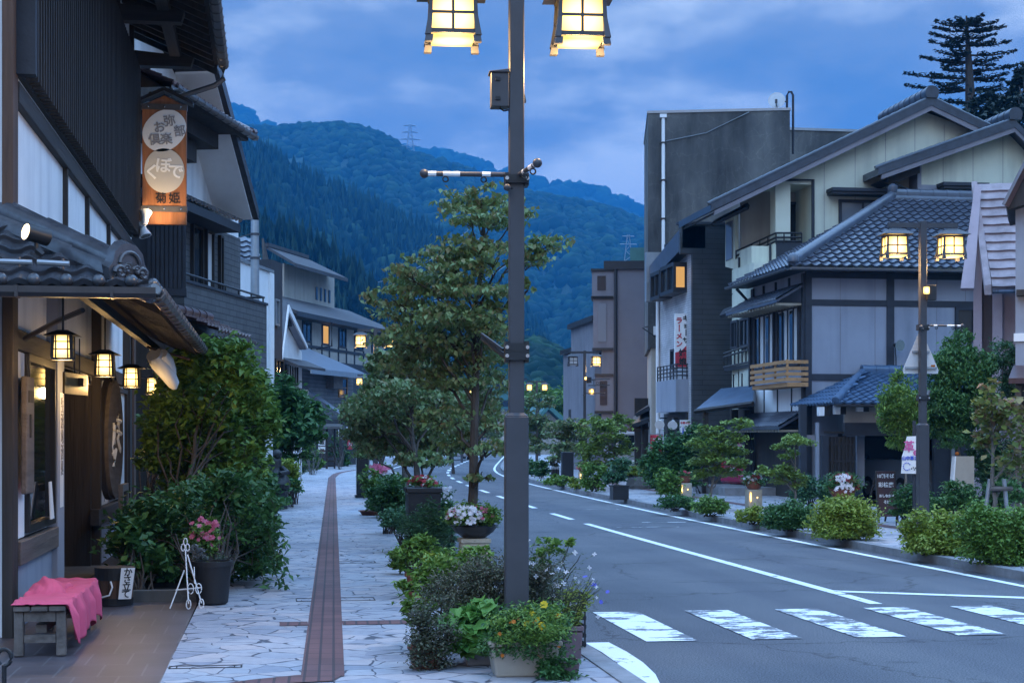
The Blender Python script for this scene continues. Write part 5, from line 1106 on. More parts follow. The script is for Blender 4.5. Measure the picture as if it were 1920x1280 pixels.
# ---------------------------------------------------------------- RIGHT 5: mauve house with the hipped tile roof and garage
SW = Fr((13.7, 40), 90); FA = Fr((13.7, 40), 0, -1)
r5 = thing('mauve_house', (15, 41, 0), 'mauve timber framed house with hipped tile roof, wooden balcony rail and open garage', 'house')
ez = SW.z(1500, 500, .6); LX = 7.4
B('wall', MB().box(SW, 0, LX, -.2, 0, 2.75, ez).box(SW, 0, .9, -.2, 0, 0, 2.75).box(SW, 4.3, LX, -.2, -.02, 0, 2.75).box(FA, .2, 4.6, -.2, -.02, 2.8, ez).box(FA, 4.4, 4.6, -6, -.2, 0, ez), MT['mauve'], r5)
z1, z2 = SW.z(1580, 573), SW.z(1580, 562); z3, z4 = SW.z(1580, 713), SW.z(1580, 701)
sp_ = SW.s(1669)
for a, b, n in ((0, .17, .05), (sp_-.1, sp_+.1, .04)): B('post', MB().box(SW, a, b, -.02, n, 0 if a == 0 else 2.6, ez-.05), MT['navy'], r5)
for a, b in ((z1, z2), (z3, z4), (ez-.22, ez-.06)):
    B('beam', MB().box(SW, .17, sp_-.1, -.02, .03, a, b), MT['navy'], r5); B('beam', MB().box(SW, sp_+.1, LX, -.02, .03, a, b), MT['navy'], r5)
jt = MB()
for s in (.95, 1.9, 3.6, 4.4): jt.box(SW, s, s+.012, -.01, .004, 2.9, ez-.2)
B('panel_joint', jt, MT['greyrender'], r5)
window(r5, SW, SW.s(1790), SW.s(1828), SW.z(1800, 640), SW.z(1800, 576), .01, 'navy', 'glass', .08, 0)
# roof
ox, oy, run = 13.1, 39.4, 4.6; rise = 2.5; sl = math.hypot(run, rise); rm = MB()
tile_sheet(rm, (ox, oy, ez), (1, 0, 0), (0, run, rise), 8.6, sl, .27, .27, .055, .045, mask=lambda u, v: u > v*run/sl)
tile_sheet(rm, (ox, oy, ez), (0, 1, 0), (run, 0, rise), 5.5, sl, .27, .27, .055, .045, mask=lambda u, v: u > v*run/sl)
rf = B('roof', rm, MT['tileblue'], r5, smooth=True)
rc = MB(); ridge_cap(rc, (ox+run, oy+run, ez+rise+.04), (ox+.1, oy+.1, ez+.10), .13, .38, .08); ridge_cap(rc, (ox+run, oy+run, ez+rise+.02), (ox+8.6, oy+run, ez+rise+.02), .13, .38, .16); ridge_cap(rc, (ox+run, oy+run+.02, ez+rise-.1), (ox+8.6, oy+run+.02, ez+rise-.1), .17, 3, .1)
rc.lathe((ox+.12, oy+.12, ez+.08), [(.10, 0), (.15, .06), (.15, .18), (.10, .26), (.03, .29)], 12); rc.lathe((ox+run, oy+run, ez+rise+.1), [(.12, 0), (.16, .08), (.14, .28), (.05, .34)], 12)
B('ridge', rc, MT['tileblue'], rf, smooth=True)
B('soffit', MB().add([(ox, oy, ez-.05), (ox+8.6, oy, ez-.05), (ox+8.6, 40, ez-.05), (13.7, 40, ez-.05), (13.7, 45, ez-.05), (ox, 45, ez-.05)], [(0, 1, 2, 3, 4, 5)]), MT['navy'], rf)
gutter(rf, (ox, oy-.06, ez-.03), (ox+8.6, oy-.06, ez-.03), .06, 'copper'); gutter(rf, (ox-.06, oy, ez-.03), (ox-.06, 45, ez-.03), .06, 'gutter')
B('downpipe', MB().tube([FA.pt(4.5, .5, ez-.1), FA.pt(4.55, .1, ez-.5), FA.pt(4.55, .08, .3)], .045, 6), MT['navy'], r5)
# facade to the road
def fa(px, py, n=0.): return FA.sz(px, py, n)
B('facade_post', MB().box(FA, 0, .16, 0, .05, 0, ez-.1).box(FA, 4.42, 4.6, 0, .05, 0, ez-.1), MT['navy'], r5)
for s in (1.25, 2.4, 3.5): B('stud', MB().box(FA, s, s+.06, -.02, .03, fa(1450, 545)[1]-.2, ez-.1), MT['navy'], r5)
def pent(parent, fr, s0, s1, n1, zt, zb, name='pent_roof', mat='tileblue', th=.07, n_in=.0):
    o = B(name, MB().hexa([fr.pt(s0, n_in, zt-th), fr.pt(s1, n_in, zt-th), fr.pt(s1, n1, zb-th), fr.pt(s0, n1, zb-th)], [fr.pt(s0, n_in, zt), fr.pt(s1, n_in, zt), fr.pt(s1, n1, zb), fr.pt(s0, n1, zb)]), MT[mat], parent)
    rb = MB(); k = max(3, int(abs(s1-s0)/.25))
    for i in range(k): s = s0+(s1-s0)*(i+.5)/k; rb.box(fr, s-.03, s+.03, n_in+.01, n1-.03, zb-th-.06, zb-th-.005)
    B('rafter_end', rb, MT['sandstone'] if 'tile' in mat else MT['dwood'], o); 
    tb = MB(); d = math.hypot(n1-n_in, zt-zb); U = np.array((fr.D[0], fr.D[1], 0)); V = np.array((-fr.N[0]*(n1-n_in), -fr.N[1]*(n1-n_in), zt-zb)); tile_sheet(tb, fr.pt(s0, n1, zb+.0), U, V, s1-s0, d, .22, .24, .03, .02); B('tiles', tb, MT[mat], o, smooth=True)
    return o
a_, zt = fa(1455, 545, .5); pent(r5, FA, .05, 4.75, .75, fa(1455, 546)[1], fa(1455, 562, .75)[1])
wz0, wz1 = fa(1455, 690)[1], fa(1455, 583)[1]
window(r5, FA, 2.45, 4.25, wz0, wz1, .02, 'navy', 'shoji', .07, 3); window(r5, FA, .35, 2.2, wz0, wz1, .02, 'navy', 'shoji', .07, 3)
for s0, s1 in ((3.75, 4.2), (2.95, 3.25), (1.6, 2.1), (.85, 1.15)): B('open_pane', MB().box(FA, s0, s1, .034, .04, wz0+.1, wz1-.1), MT['glass'], r5)
bz0, bz1 = fa(1440, 718, .6)[1], fa(1440, 681, .6)[1]; s_n, s_f = fa(1475, 700, .6)[0], fa(1409, 700, .6)[0]
bl = MB()
for q in (.0, .27, .54, .86): z = bz0+(bz1-bz0)*q; bl.box(FA, s_n, s_f, .60, .64, z, z+.13*(bz1-bz0)+.02)
for s in np.linspace(s_n, s_f-.05, 4): bl.box(FA, s, s+.05, .55, .60, bz0, bz1+.03)
bo = B('balcony_rail', bl, MT['lightwood'], r5)
eb = MB()
for q in (.0, .27, .54, .86): z = bz0+(bz1-bz0)*q; eb.box(FA, s_n-.001, s_n+.04, .02, .60, z, z+.13*(bz1-bz0)+.02)
B('rail_end', eb, MT['lightwood'], bo); B('balcony_floor', MB().box(FA, s_n, s_f, .02, .58, bz0-.14, bz0-.03), MT['lightwood'], bo)
lz0, lz1 = fa(1455, 776)[1], fa(1455, 724)[1]
B('white_panel', MB().box(FA, .16, 4.4, -.01, .01, lz0, lz1), MT['plaster'], r5)
for s in (1.0, 2.2, 3.4): B('stud', MB().box(FA, s, s+.06, .0, .03, lz0, lz1), MT['navy'], r5)
pent(r5, FA, .0, 4.75, .7, fa(1455, 780)[1]+.1, fa(1455, 800, .7)[1])
gz = fa(1455, 812)[1]
B('entrance', MB().box(FA, .16, 4.4, -1.2, -1.1, 0, gz).box(FA, .3, 3.9, -1.1, -1.05, .2, gz-.2), MT['greyrender'], r5); B('lintel', MB().box(FA, .16, 4.4, -.1, .03, gz, gz+.2), MT['navy'], r5)
# garage: tiled lean-to on posts, beam with white lamps, sliding doors, dark interior
GF = Fr((13.75, 37.2), 90); gz_e = GF.z(1600, 757, .5); gtop = gz_e+.85; gw = 7.0
gm = MB(); gsl = math.hypot(3.2, .85); tile_sheet(gm, (13.3, 36.7, gz_e), (1, 0, 0), (0, 3.2, .85), gw+.6, gsl, .24, .26, .04, .03, mask=lambda u, v: u > v*.55); tile_sheet(gm, (13.3, 36.7, gz_e), (0, 1, 0), (1.9, 0, .85), 3.25, math.hypot(1.9, .85), .24, .26, .04, .03, mask=lambda u, v: u > v*1.3)
MT['tileblue2'] = M('blue_glazed_tile', (.055, .10, .17), .35, .25, 3, .1, spec=.6)
gr = B('garage_roof', gm, MT['tileblue2'], r5, smooth=True); rc = MB(); ridge_cap(rc, (15.2, 39.85, gtop+.0), (13.35, 36.75, gz_e+.04), .09, .3, .05); ridge_cap(rc, (15.2, 39.9, gtop+.02), (21, 39.9, gtop+.02), .12, .35, .1); B('garage_ridge', rc, MT['tileblue2'], gr, smooth=True)
B('garage_soffit', MB().add([(13.32, 36.72, gz_e-.05), (20.8, 36.72, gz_e-.05), (20.8, 39.9, gtop-.08), (15.2, 39.9, gtop-.08)], [(0, 1, 2, 3)]), MT['dwood'], gr)
gutter(gr, (13.3, 36.66, gz_e-.02), (20.9, 36.66, gz_e-.02), .055, 'gutter')
bz = GF.z(1600, 792); 
B('garage_beam', MB().box(GF, 0, gw, -.15, 0, bz-.32, bz), MT['navy'], r5); B('garage_frieze', MB().box(GF, 0, gw, -.1, -.03, bz, gz_e+.1), MT['beige'], r5)
for px in (1500, 1541): s = GF.s(px); B('garage_post', MB().box(GF, s, s+.16, -.12, .03, 0, bz-.32 if px > 1510 else gz_e), MT['navy'], r5)
B('pale_post', MB().box(GF, GF.s(1530), GF.s(1530)+.07, -.05, .02, 0, bz), MT['mauve'], r5)
B('infill', MB().box(GF, GF.s(1509), GF.s(1529), -.08, -.02, 1.5, bz-.3), MT['greyrender'], r5)
dm = MB(); d0, d1 = GF.s(1547), GF.s(1603); dm.box(GF, d0, d1, -.14, -.10, .05, bz-.34)
for i in range(9): s = d0+(d1-d0)*i/8; dm.box(GF, s-.02, s+.02, -.10, -.07, .05, bz-.34)
for z in (.6, 1.1, 1.5, 1.8): dm.box(GF, d0, d1, -.10, -.075, z, z+.05)
B('sliding_door', dm, MT['dwood'], r5)
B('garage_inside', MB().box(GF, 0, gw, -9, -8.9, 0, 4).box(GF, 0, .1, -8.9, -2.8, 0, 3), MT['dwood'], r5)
B('garage_end_wall', MB().box(GF, GF.s(1752), gw, -.15, -.02, 0, bz-.33), MT['navy'], r5); B('wall_pipe', MB().box(GF, GF.s(1783), GF.s(1789), -.02, .04, 0, bz-.33), MT['galv'], r5)
B('white_board', MB().box(GF, GF.s(1606, -.9), GF.s(1621, -.9), -.95, -.9, .5, 1.75), MT['mauve'], r5)
for i, (px, py) in enumerate(((1541, 770), (1571, 767), (1614, 762))):
    a, z = GF.sz(px, py, .15); t = thing('wall_lamp', GF.pt(a, .0, z), ('unlit white box lamp under the garage eave, nearest the house corner', 'middle unlit white box lamp under the garage eave', 'unlit white box lamp under the garage eave above the open doorway')[i], 'lamp', 'box lamps under the garage eave')
    B('shade', MB().box(GF, a-.09, a+.05, .05, .19, z-.12, z+.1), MT['white'], t); B('frame', MB().box(GF, a+.055, a+.20, .0, .17, z-.12, z+.11).box(GF, a-.1, a+.2, .0, .2, z+.105, z+.13), MT['black'], t)
# floodlight on the side wall
a, z = SW.sz(1684, 647, .3); t = thing('floodlight', SW.pt(a, .1, z), 'round silver floodlight on the mauve wall beside the timber post', 'lamp'); p = np.array(SW.pt(a, .25, z)); ax = np.array((.25, -.95, -.1))
B('reflector', MB().tube([p+ax*.0, p+ax*.06, p+ax*.12], [.05, .11, .15], 16), MT['chrome'], t, smooth=True); B('housing', MB().tube([p-ax*.12, p-ax*.0], [.05, .08], 10), MT['black'], t); B('cable', MB().tube([p-ax*.1, p+(0, .1, -.3), p+(.05, .2, -.9)], .015, 4), MT['black'], t)
# ---------------------------------------------------------------- RIGHT 4: cream house, two gables over it
C1 = Fr((0, 45.4), 90); C2 = Fr((0, 44.75), 90)
r4 = thing('cream_house', (15, 46, 0), 'tall cream sided house with two stepped dark gables and an upper balcony', 'house')
def c1(px, py, n=0.): return C1.sz(px, py, n)
def c2(px, py, n=0.): return C2.sz(px, py, n)
ax1, az1 = c1(1733, 191); lx1, lz1_ = c1(1324, 388); wl = C1.s(1452); rx1 = c1(1850, 250)[0]
def roofz(s): return az1+(lz1_-az1)*(ax1-s)/(ax1-lx1)
wl0 = 13.85
zb_ = c1(1480, 455)[1]; zt_ = c1(1480, 345)[1]; rs1 = C1.s(1522)
wm = MB().prism(C1, [(rs1, zb_-1.5), (22, zb_-1.5), (22, roofz(ax1)-(22-ax1)*.42), (ax1, az1-.3), (rs1, roofz(rs1)-.3)], -2.4, 0)
wm.prism(C1, [(wl, zt_), (rs1, zt_), (rs1, roofz(rs1)-.3), (wl, roofz(wl)-.3)], -2.4, 0); wm.box(C1, wl0+.1, 22, -2.0, -.1, 2.6, zb_-.1); wm.box(C1, rs1, 22, -2.6, -2.4, 0, zt_+.5)
wm.box(C1, C1.s(1454), C1.s(1482), -.5, 0, zb_, zt_)
B('wall', wm, MT['cream'], r4)
rf = B('roof', MB().prism(C1, [(lx1, lz1_), (ax1, az1), (22.5, az1-(22.5-ax1)*.42), (22.5, az1-(22.5-ax1)*.42-.22), (ax1, az1-.22), (lx1, lz1_-.2)], -3.2, .55), MT['tilenavy'], r4)
B('verge_board', MB().prism(C1, [(lx1+.1, lz1_-.18), (ax1, az1-.2), (ax1+4.8, az1-.2-4.8*.42), (ax1+4.8, az1-.42-4.8*.42), (ax1, az1-.36), (lx1+.1, lz1_-.31)], .45, .53), MT['greyrender'], rf)
rc = MB(); vt = [np.array(C1.pt(lx1-.05, .48, lz1_+.02)), np.array(C1.pt(ax1, .48, az1+.02))]; ridge_cap(rc, vt[1], vt[0], .065, .3, .01); ridge_cap(rc, vt[1], np.array(C1.pt(ax1+5, .48, az1-5*.42)), .065, .3, .01); ridge_cap(rc, C1.pt(ax1, .6, az1+.05), C1.pt(ax1, -3.2, az1+.05), .2, .4, .12)
B('ridge', rc, MT['tilenavy'], rf, smooth=True)
B('verge_soffit', MB().prism(C1, [(lx1+.1, lz1_-.22), (rs1, roofz(rs1)-.23), (rs1, roofz(rs1)-.3), (lx1+.1, lz1_-.28)], -3, .44), MT['dwood'], rf)
# second gable, nearer
ax2, az2 = c2(1886, 232); lx2, lz2_ = c2(1633, 322); w2 = C2.s(1727); rz2 = lambda s: az2+(lz2_-az2)*(ax2-s)/(ax2-lx2)
B('wing_wall', MB().prism(C2, [(w2, 5.5), (23, 5.5), (23, az2-.9), (ax2, az2-.3), (w2, rz2(w2)-.3)], -.63, 0), MT['cream'], r4); B('wing_post', MB().box(C2, w2-.12, w2-.002, -.6, .03, 5.5, rz2(w2)-.35), MT['mauve'], r4)
rf2 = B('wing_roof', MB().prism(C2, [(lx2, lz2_), (ax2, az2), (23, az2-1.4), (23, az2-1.62), (ax2, az2-.22), (lx2, lz2_-.2)], -3, .6), MT['tilenavy'], r4); B('verge_board', MB().prism(C2, [(lx2+.1, lz2_-.18), (ax2, az2-.2), (23, az2-1.6), (23, az2-1.74), (ax2, az2-.36), (lx2+.1, lz2_-.31)], .5, .58), MT['greyrender'], rf2)
rc = MB(); p0, p1 = np.array(C2.pt(lx2-.05, .52, lz2_+.02)), np.array(C2.pt(ax2, .52, az2+.02)); ridge_cap(rc, p1, p0, .065, .3, .01); ridge_cap(rc, C2.pt(ax2, .65, az2+.05), C2.pt(ax2, -3, az2+.05), .2, .4, .12); B('ridge', rc, MT['tilenavy'], rf2, smooth=True)
B('eave_box', MB().prism(C2, [(lx2+.2, lz2_-.3), (w2-.12, rz2(w2)-.34), (w2-.12, rz2(w2)-.6), (lx2+.5, lz2_-.4)], -.62, .2), MT['dwood'], rf2)
B('downpipe', MB().tube([C2.pt(lx2+.3, .4, lz2_-.25), C2.pt(lx2+.5, .1, lz2_-.3), C2.pt(w2-.2, .1, lz2_-.6), C2.pt(w2-.2, .1, 6)], .05, 6), MT['navy'], rf2)
for fr, pa, pb, py in ((C1, 1551, 1700, 360), (C2, 1757, 1840, 350)):
    a, z = fr.sz(pa, py); B('window_hood', MB().box(fr, a, fr.s(pb), 0, .5, z-.12, z-.04).box(fr, a-.03, fr.s(pb), -.0, .55, z-.038, z+.06), MT['navy'], r4)
window(r4, C1, C1.s(1572), C1.s(1662), c1(1600, 440)[1], c1(1600, 375)[1], .02, 'navy', 'glassblue', .08, 1); B('trim_band', MB().box(C2, w2, C2.s(1800), 0, .03, c2(1740, 352)[1]-.1, c2(1740, 352)[1]+.08), MT['mauve'], r4)
jt = MB()
for px in (1545, 1603, 1660, 1715, 1770): s = C1.s(px); jt.box(C1, s, s+.012, 0, .004, 6, roofz(min(s, 2*ax1-s))-.35)
for px in (1768, 1824, 1880): s = C2.s(px); jt.box(C2, s, s+.012, 0, .004, 6, rz2(s)-.35)
B('panel_joint', jt, MT['greyrender'], r4)
B('downpipe', MB().tube([C1.pt(C1.s(1395), .35, roofz(C1.s(1400))-.3), C1.pt(C1.s(1455), .06, c1(1455, 338)[1]), C1.pt(C1.s(1523), .06, c1(1523, 338)[1]), C1.pt(C1.s(1523), .06, zb_-1)], .05, 6), MT['navy'], r4)
# balcony recess and parapet
B('recess_back', MB().prism(C1, [(wl0+.2, zb_-.5), (rs1, zb_-.5), (rs1, roofz(rs1)-.35), (wl0+.2, roofz(wl0+.2)-.35)], -1.6, -1.5), MT['beige'], r4); window(r4, C1, C1.s(1488, -1.5)-.2, C1.s(1512, -1.5), zb_, c1(1500, 365)[1], -1.48, 'navy', 'glass', .07, 1)
f0, f1 = 46.9, 45.3
def pquad(name, pa, ta, ba, ya, pb, tb, bb, yb, mat, parent, th=.12):
    q = [np.array(WYp(*k)) for k in ((pa, ba, ya), (pb, bb, yb), (pb, tb, yb), (pa, ta, ya))]; return B(name, MB().slabpoly(q, th), MT[mat], parent)
pp = pquad('parapet', 1377, 487, 552, f0, 1455, 452, 530, f1, 'cream', r4); pquad('parapet_side', 1455, 452, 500, f1, 1503, 452, 500, f1-.05, 'navy', r4)
for k in range(4):
    u = (k+.5)/4; q0 = np.array(WYp(1377, 487, f0))*(1-u)+np.array(WYp(1455, 452, f1))*u; q1 = np.array(WYp(1377, 552, f0))*(1-u)+np.array(WYp(1455, 530, f1))*u; B('panel_strip', MB().tube([q0+(-.02, -.03, 0), q1+(-.02, -.03, 0)], .035, 4), MT['navy'], pp)
rl = MB()
for dy in (0, 12, 22):
    a, b, c_ = np.array(WYp(1380, 471+dy*.75, f0)), np.array(WYp(1455, 437+dy*.7, f1)), np.array(WYp(1503, 437+dy*.7, f1-.05)); rl.tube([a, b], .03, 5); rl.tube([b, c_], .03, 5)
for u in np.linspace(0, 1, 6): a, b = np.array(WYp(1380, 471, f0)), np.array(WYp(1455, 437, f1)); p = a+(b-a)*u; rl.tube([p, p-(0, 0, .32)], .022, 5)
for px in (1470, 1488, 1503): p = np.array(WYp(px, 437, f1-.03)); rl.tube([p, p-(0, 0, .3)], .022, 5)
B('railing', rl, MT['black'], pp)
q = MB(); a = np.array(WYp(1376, 552, f0)); b = np.array(WYp(1440, 534, f1)); q.tube([a, b], .12, 4); B('balcony_beam', q, MT['navy'], pp)
pw = pquad('corner_window_wall', 1360, 408, 500, 47.6, 1378, 402, 505, 47.0, 'cream', r4); B('corner_window', MB().slabpoly([np.array(WYp(*k))+(-.03, -.04, 0) for k in ((1362, 490, 47.55), (1373, 484, 47.15), (1373, 414, 47.15), (1362, 418, 47.55))], .05), MT['glassblue'], pw)
def wroof(name, parent, pts, th=.12, mat='tilenavy'): return B(name, MB().slabpoly([np.array(WYp(*k)) for k in pts], th), MT[mat], parent)
wroof('corner_hood', r4, ((1333, 420, 48), (1400, 388, 46.2), (1402, 380, 46.6), (1338, 413, 48.4)), .1, 'navy')
lw = Fr((13.75, 44.65), 0, -1)
B('front_wall', MB().box(lw, 0, 2.2, -3, 0, 2.55, lw.z(1390, 500)), MT['cream'], r4)
wroof('middle_pent', r4, ((1348, 592, 47.5), (1416, 566, 44.6), (1416, 556, 45.4), (1356, 580, 47.8)), .1, 'navy')
for pa, pb in ((1374, 1386), (1391, 1408)): window(r4, lw, lw.s(pb), lw.s(pa), lw.z(1390, 652), lw.z(1390, 598), .02, 'navy', 'glass', .07, 1)
bq = MB()
for dy in (0, 8, 32): bq.tube([np.array(WYp(1357, 663+dy*.8, 47)), np.array(WYp(1413, 645+dy, 44.6))], .035, 5)
for u in np.linspace(0, 1, 9): p = np.array(WYp(1357, 663, 47))*(1-u)+np.array(WYp(1413, 645, 44.6))*u; bq.tube([p, p-(0, 0, .45)], .025, 5)
bo = B('lower_balcony', bq, MT['black'], r4); B('balcony_floor', MB().slabpoly([np.array(WYp(*k)) for k in ((1357, 690, 47), (1413, 680, 44.6), (1420, 680, 44.7), (1366, 690, 47.2))], .1), MT['black'], bo)
for px in (1376, 1392, 1408): s = lw.s(px); B('stud', MB().box(lw, s-.03, s+.03, 0, .03, 2.9, lw.z(1390, 700)), MT['navy'], r4)
pr = wroof('porch_roof', r4, ((1303, 768, 44.9), (1412, 752, 42.6), (1413, 722, 44.5), (1352, 728, 46.5)), .14, 'tileblue2')
B('porch_fascia', MB().tube([np.array(WYp(1303, 771, 44.9)), np.array(WYp(1412, 756, 42.6))], .07, 4), MT['dwood'], pr)
B('carport_back', MB().box(lw, -.2, 2.6, -3.6, -3.5, 0, 2.6).box(lw, 2.25, 2.4, -3.4, -.0, 0, 2.6), MT['dwood'], r4)
for px in (1322, 1400): p = WYp(px, 800, 44.6); B('porch_post', MB().ab(p[0]-.08, p[0]+.08, p[1]-.08, p[1]+.08, 0, 2.5), MT['dwood'], r4)
B('step', MB().ab(12.3, 14, 42.6, 46, RZ, .32), MT['kerb'], r4)
# ---------------------------------------------------------------- RIGHT 3: narrow ramen shop, dark siding to the side, white brick to the road
D3 = Fr((0, 49.3), 90); B3 = Fr((13.2, 49.3), 0, -1)
r3 = thing('brick_shop', (13.5, 51, 0), 'narrow shop with dark horizontal siding and a white brick road front', 'shop')
def d3(px, py, n=0.): return D3.sz(px, py, n)
sa, zt = d3(1275, 420); sb = D3.s(1374); sc_ = D3.s(1298); zm = d3(1298, 476)[1]
B('side_wall', MB().prism(D3, [(sc_, 0), (sb, 0), (sb, zt), (sa, zt), (sa, zm), (sc_, zm)], -.15, 0), MT['siding'], r3); B('coping', MB().box(D3, sa-.05, sb, -.3, .05, zt, zt+.08), MT['navy'], r3); B('rear_wall', MB().box(D3, 13.4, sb, -4.6, -.16, 0, zt-.1), MT['navy'], r3)
zw = B3.z(1270, 485); B('brick_front', MB().box(B3, .02, 4.4, -3, 0, 0, zw), MT['wbrick'], r3)
q = [np.array(B3.pt(.02, .35, zt-.35)), np.array(B3.pt(4.5, .35, zw-.4)), np.array(B3.pt(4.5, -.5, zw-.4)), np.array(B3.pt(.02, -.5, zt-.35))]
B('sloped_parapet', MB().prism(B3, [(.0, zt-.75), (4.5, zw-.55), (4.5, zw+.0), (.0, zt-.05)], -.4, .35), MT['tileblue'], r3)
B('parapet_end', MB().box(B3, 4.5, 4.75, -.4, .45, zw-1.2, zw+.5), MT['galv'], r3)
for pa, pb, pt, pb2 in ((1262, 1288, 497, 552), (1243, 1261, 510, 562)):
    a, b = B3.s(pb), B3.s(pa); z0_, z1_ = B3.z((pa+pb)/2, pb2), B3.z((pa+pb)/2, pt); bw = B('bay_window', MB().box(B3, a, b, 0, .45, z0_, z0_+.12).box(B3, a, b, 0, .45, z1_-.12, z1_).box(B3, a, a+.1, 0, .45, z0_+.12, z1_-.12).box(B3, b-.1, b, 0, .45, z0_+.12, z1_-.12).box(B3, (a+b)/2-.05, (a+b)/2+.05, .38, .44, z0_+.12, z1_-.12), MT['black'], r3)
    B('pane', MB().box(B3, a+.1, b-.1, .36, .38, z0_+.12, z1_-.12), MT['glass'], bw); B('end_pane', MB().box(B3, a-.004, a-.001, .08, .36, z0_+.15, z1_-.15), MT['warmdim' if pa == 1262 else 'glass'], bw)
# balcony
bz0, bz1 = B3.z(1260, 772, .35), B3.z(1260, 712, .35); bl = B('balcony', MB().box(B3, .55, 3.2, 0, .42, bz0, bz1), MT['greyrender'], r3); bl.data.materials[0] = MT['mauve']
rl = MB()
for z in (.12, .24, .36, .48): rl.tube([B3.pt(.57, .38, bz1+z), B3.pt(3.2, .38, bz1+z)], .022, 5); rl.tube([B3.pt(.57, .38, bz1+z), B3.pt(.57, .02, bz1+z)], .022, 5)
for s in np.linspace(.57, 3.18, 7): rl.tube([B3.pt(s, .38, bz1), B3.pt(s, .38, bz1+.5)], .022, 5)
for n in (.05, .2): rl.tube([B3.pt(.57, n, bz1), B3.pt(.57, n, bz1+.5)], .022, 5)
B('railing', rl, MT['black'], bl)
window(r3, B3, 2.0, 2.7, B3.z(1262, 690), B3.z(1262, 655), .02, 'navy', 'glass', .07, 0)
B('shop_door', MB().box(B3, .6, 3.6, .01, .06, .15, 2.5), MT['dwood'], r3); B('door_glass', MB().box(B3, 1.0, 1.8, .06, .08, .4, 2.2).box(B3, 2.2, 3.0, .06, .08, .4, 2.2), MT['glass'], r3)
B('drainpipe', MB().tube([B3.pt(4.4, .08, .2), B3.pt(4.4, .08, zw-.3)], .06, 8), MT['white'], r3)
# vertical shop sign
ys = 50.2; c = np.array(WYp(1279, 638, ys)); x0, x1 = WYp(1265, 0, ys)[0], WYp(1293, 0, ys)[0]; z0_, z1_ = WYp(1279, 688, ys)[2], WYp(1279, 588, ys)[2]; zm = z0_+(z1_-z0_)*.40; zm2 = z0_+(z1_-z0_)*.27
t = thing('ramen_sign', (c[0], ys, z0_), 'tall white and red vertical sign lettered in red and black on white brick', 'sign'); SF = Fr((x0, ys), 90); sw = x1-x0
B('board', MB().box(SF, 0, sw, -.06, .06, z0_, z1_), MT['white'], t); B('red_part', MB().prism(SF, [(.001, z0_+.005), (sw-.001, z0_+.005), (sw-.001, zm+.08), (sw*.7, zm-.02), (sw*.4, zm2+.05), (.001, zm2)], .061, .066), MT['redflag'], t)
h = z1_-z0_
for i, ch in enumerate('ギョ丨ザ'): text_mesh('lettering', ch, .21 if ch != 'ョ' else .19, MT['ink'], (x0+sw*.72, ys-.072, z1_-.16-.235*i), (1, 0, 0), t, bold=.008)
for i, ch in enumerate('ラ丨メン'): text_mesh('lettering', ch, .22, MT['redink'], (x0+sw*.27, ys-.072, z1_-.24-.25*i), (1, 0, 0), t, bold=.008)
for i, ch in enumerate('姑娘'): text_mesh('lettering', ch, .25, MT['ink'], (x0+sw*.5, ys-.075, z0_+.44-.28*i), (1, 0, 0), t, bold=.010)
B('bracket', MB().tube([(x1-.02, ys, z1_-.2), (13.21, ys, z1_-.2)], .03, 5).tube([(x1-.02, ys, z0_+.3), (13.21, ys, z0_+.3)], .03, 5), MT['black'], t)
ys = 49.8; x0, x1 = WYp(1275, 0, ys)[0], WYp(1293, 0, ys)[0]; z0_, z1_ = WYp(1284, 825, ys)[2], WYp(1284, 787, ys)[2]; t = thing('menu_sign', (x0, ys, z0_), 'small white sign with red heading and blue bottle drawing below the ramen balcony', 'sign')
B('board', MB().ab(x0, x1, ys-.04, ys+.04, z0_, z1_), MT['white'], t); text_mesh('lettering', '中華そば', .08, MT['redink'], ((x0+x1)/2, ys-.045, z1_-.1), (1, 0, 0), t, bold=.003); B('bottle_mark', MB().tube([(x0+.09, ys-.043, z0_+.08), (x0+.09, ys-.043, z0_+.3), (x0+.09, ys-.043, z0_+.42)], [.03, .03, .012], 6), MT['blueink'], t); text_mesh('lettering', 'ビール', .07, MT['blueink'], (x1-.11, ys-.045, z0_+.2), (1, 0, 0), t)
# ---------------------------------------------------------------- RIGHT 2: stained concrete block
E2 = Fr((13.1, 55), 102); r2 = thing('concrete_building', (14, 56, 0), 'tall blank stained concrete building with a white drainpipe', 'building')
s0, zt = E2.sz(1215, 213); s1, zt2 = E2.sz(1481, 207); zl = E2.z(1225, 652)
B('wall', MB().prism(E2, [(s0, zl), (s1, zl), (s1, zt2), (s0, zt)], -6, 0), MT['concrete'], r2); B('base_wall', MB().box(E2, s0+.12, s1, -6, -.1, 0, zl), MT['beige'], r2); B('coping', MB().prism(E2, [(s0-.03, zt), (s1+.03, zt2), (s1+.03, zt2+.09), (s0-.03, zt+.09)], -6, .03), MT['galv'], r2)
a = E2.s(1243.5); pz = E2.z(1243, 222); dp = B('drainpipe', MB().tube([E2.pt(a, .09, .3), E2.pt(a, .09, pz)], .062, 10), MT['white'], r2, smooth=True); B('pipe_head', MB().box(E2, a-.12, a+.12, .0, .18, pz, pz+.12), MT['white'], dp)
for py in (270, 340, 412): z = E2.z(1243, py); B('clip', MB().box(E2, a-.1, a+.1, 0, .165, z, z+.05), MT['black'], dp)
B('sagging_wire', MB().tube([E2.pt(a+.1, .03, E2.z(1243, 265)), E2.pt(a+1.5, .03, E2.z(1310, 250)), E2.pt(a+3.0, .03, zt)], .018, 4), MT['galv'], r2)
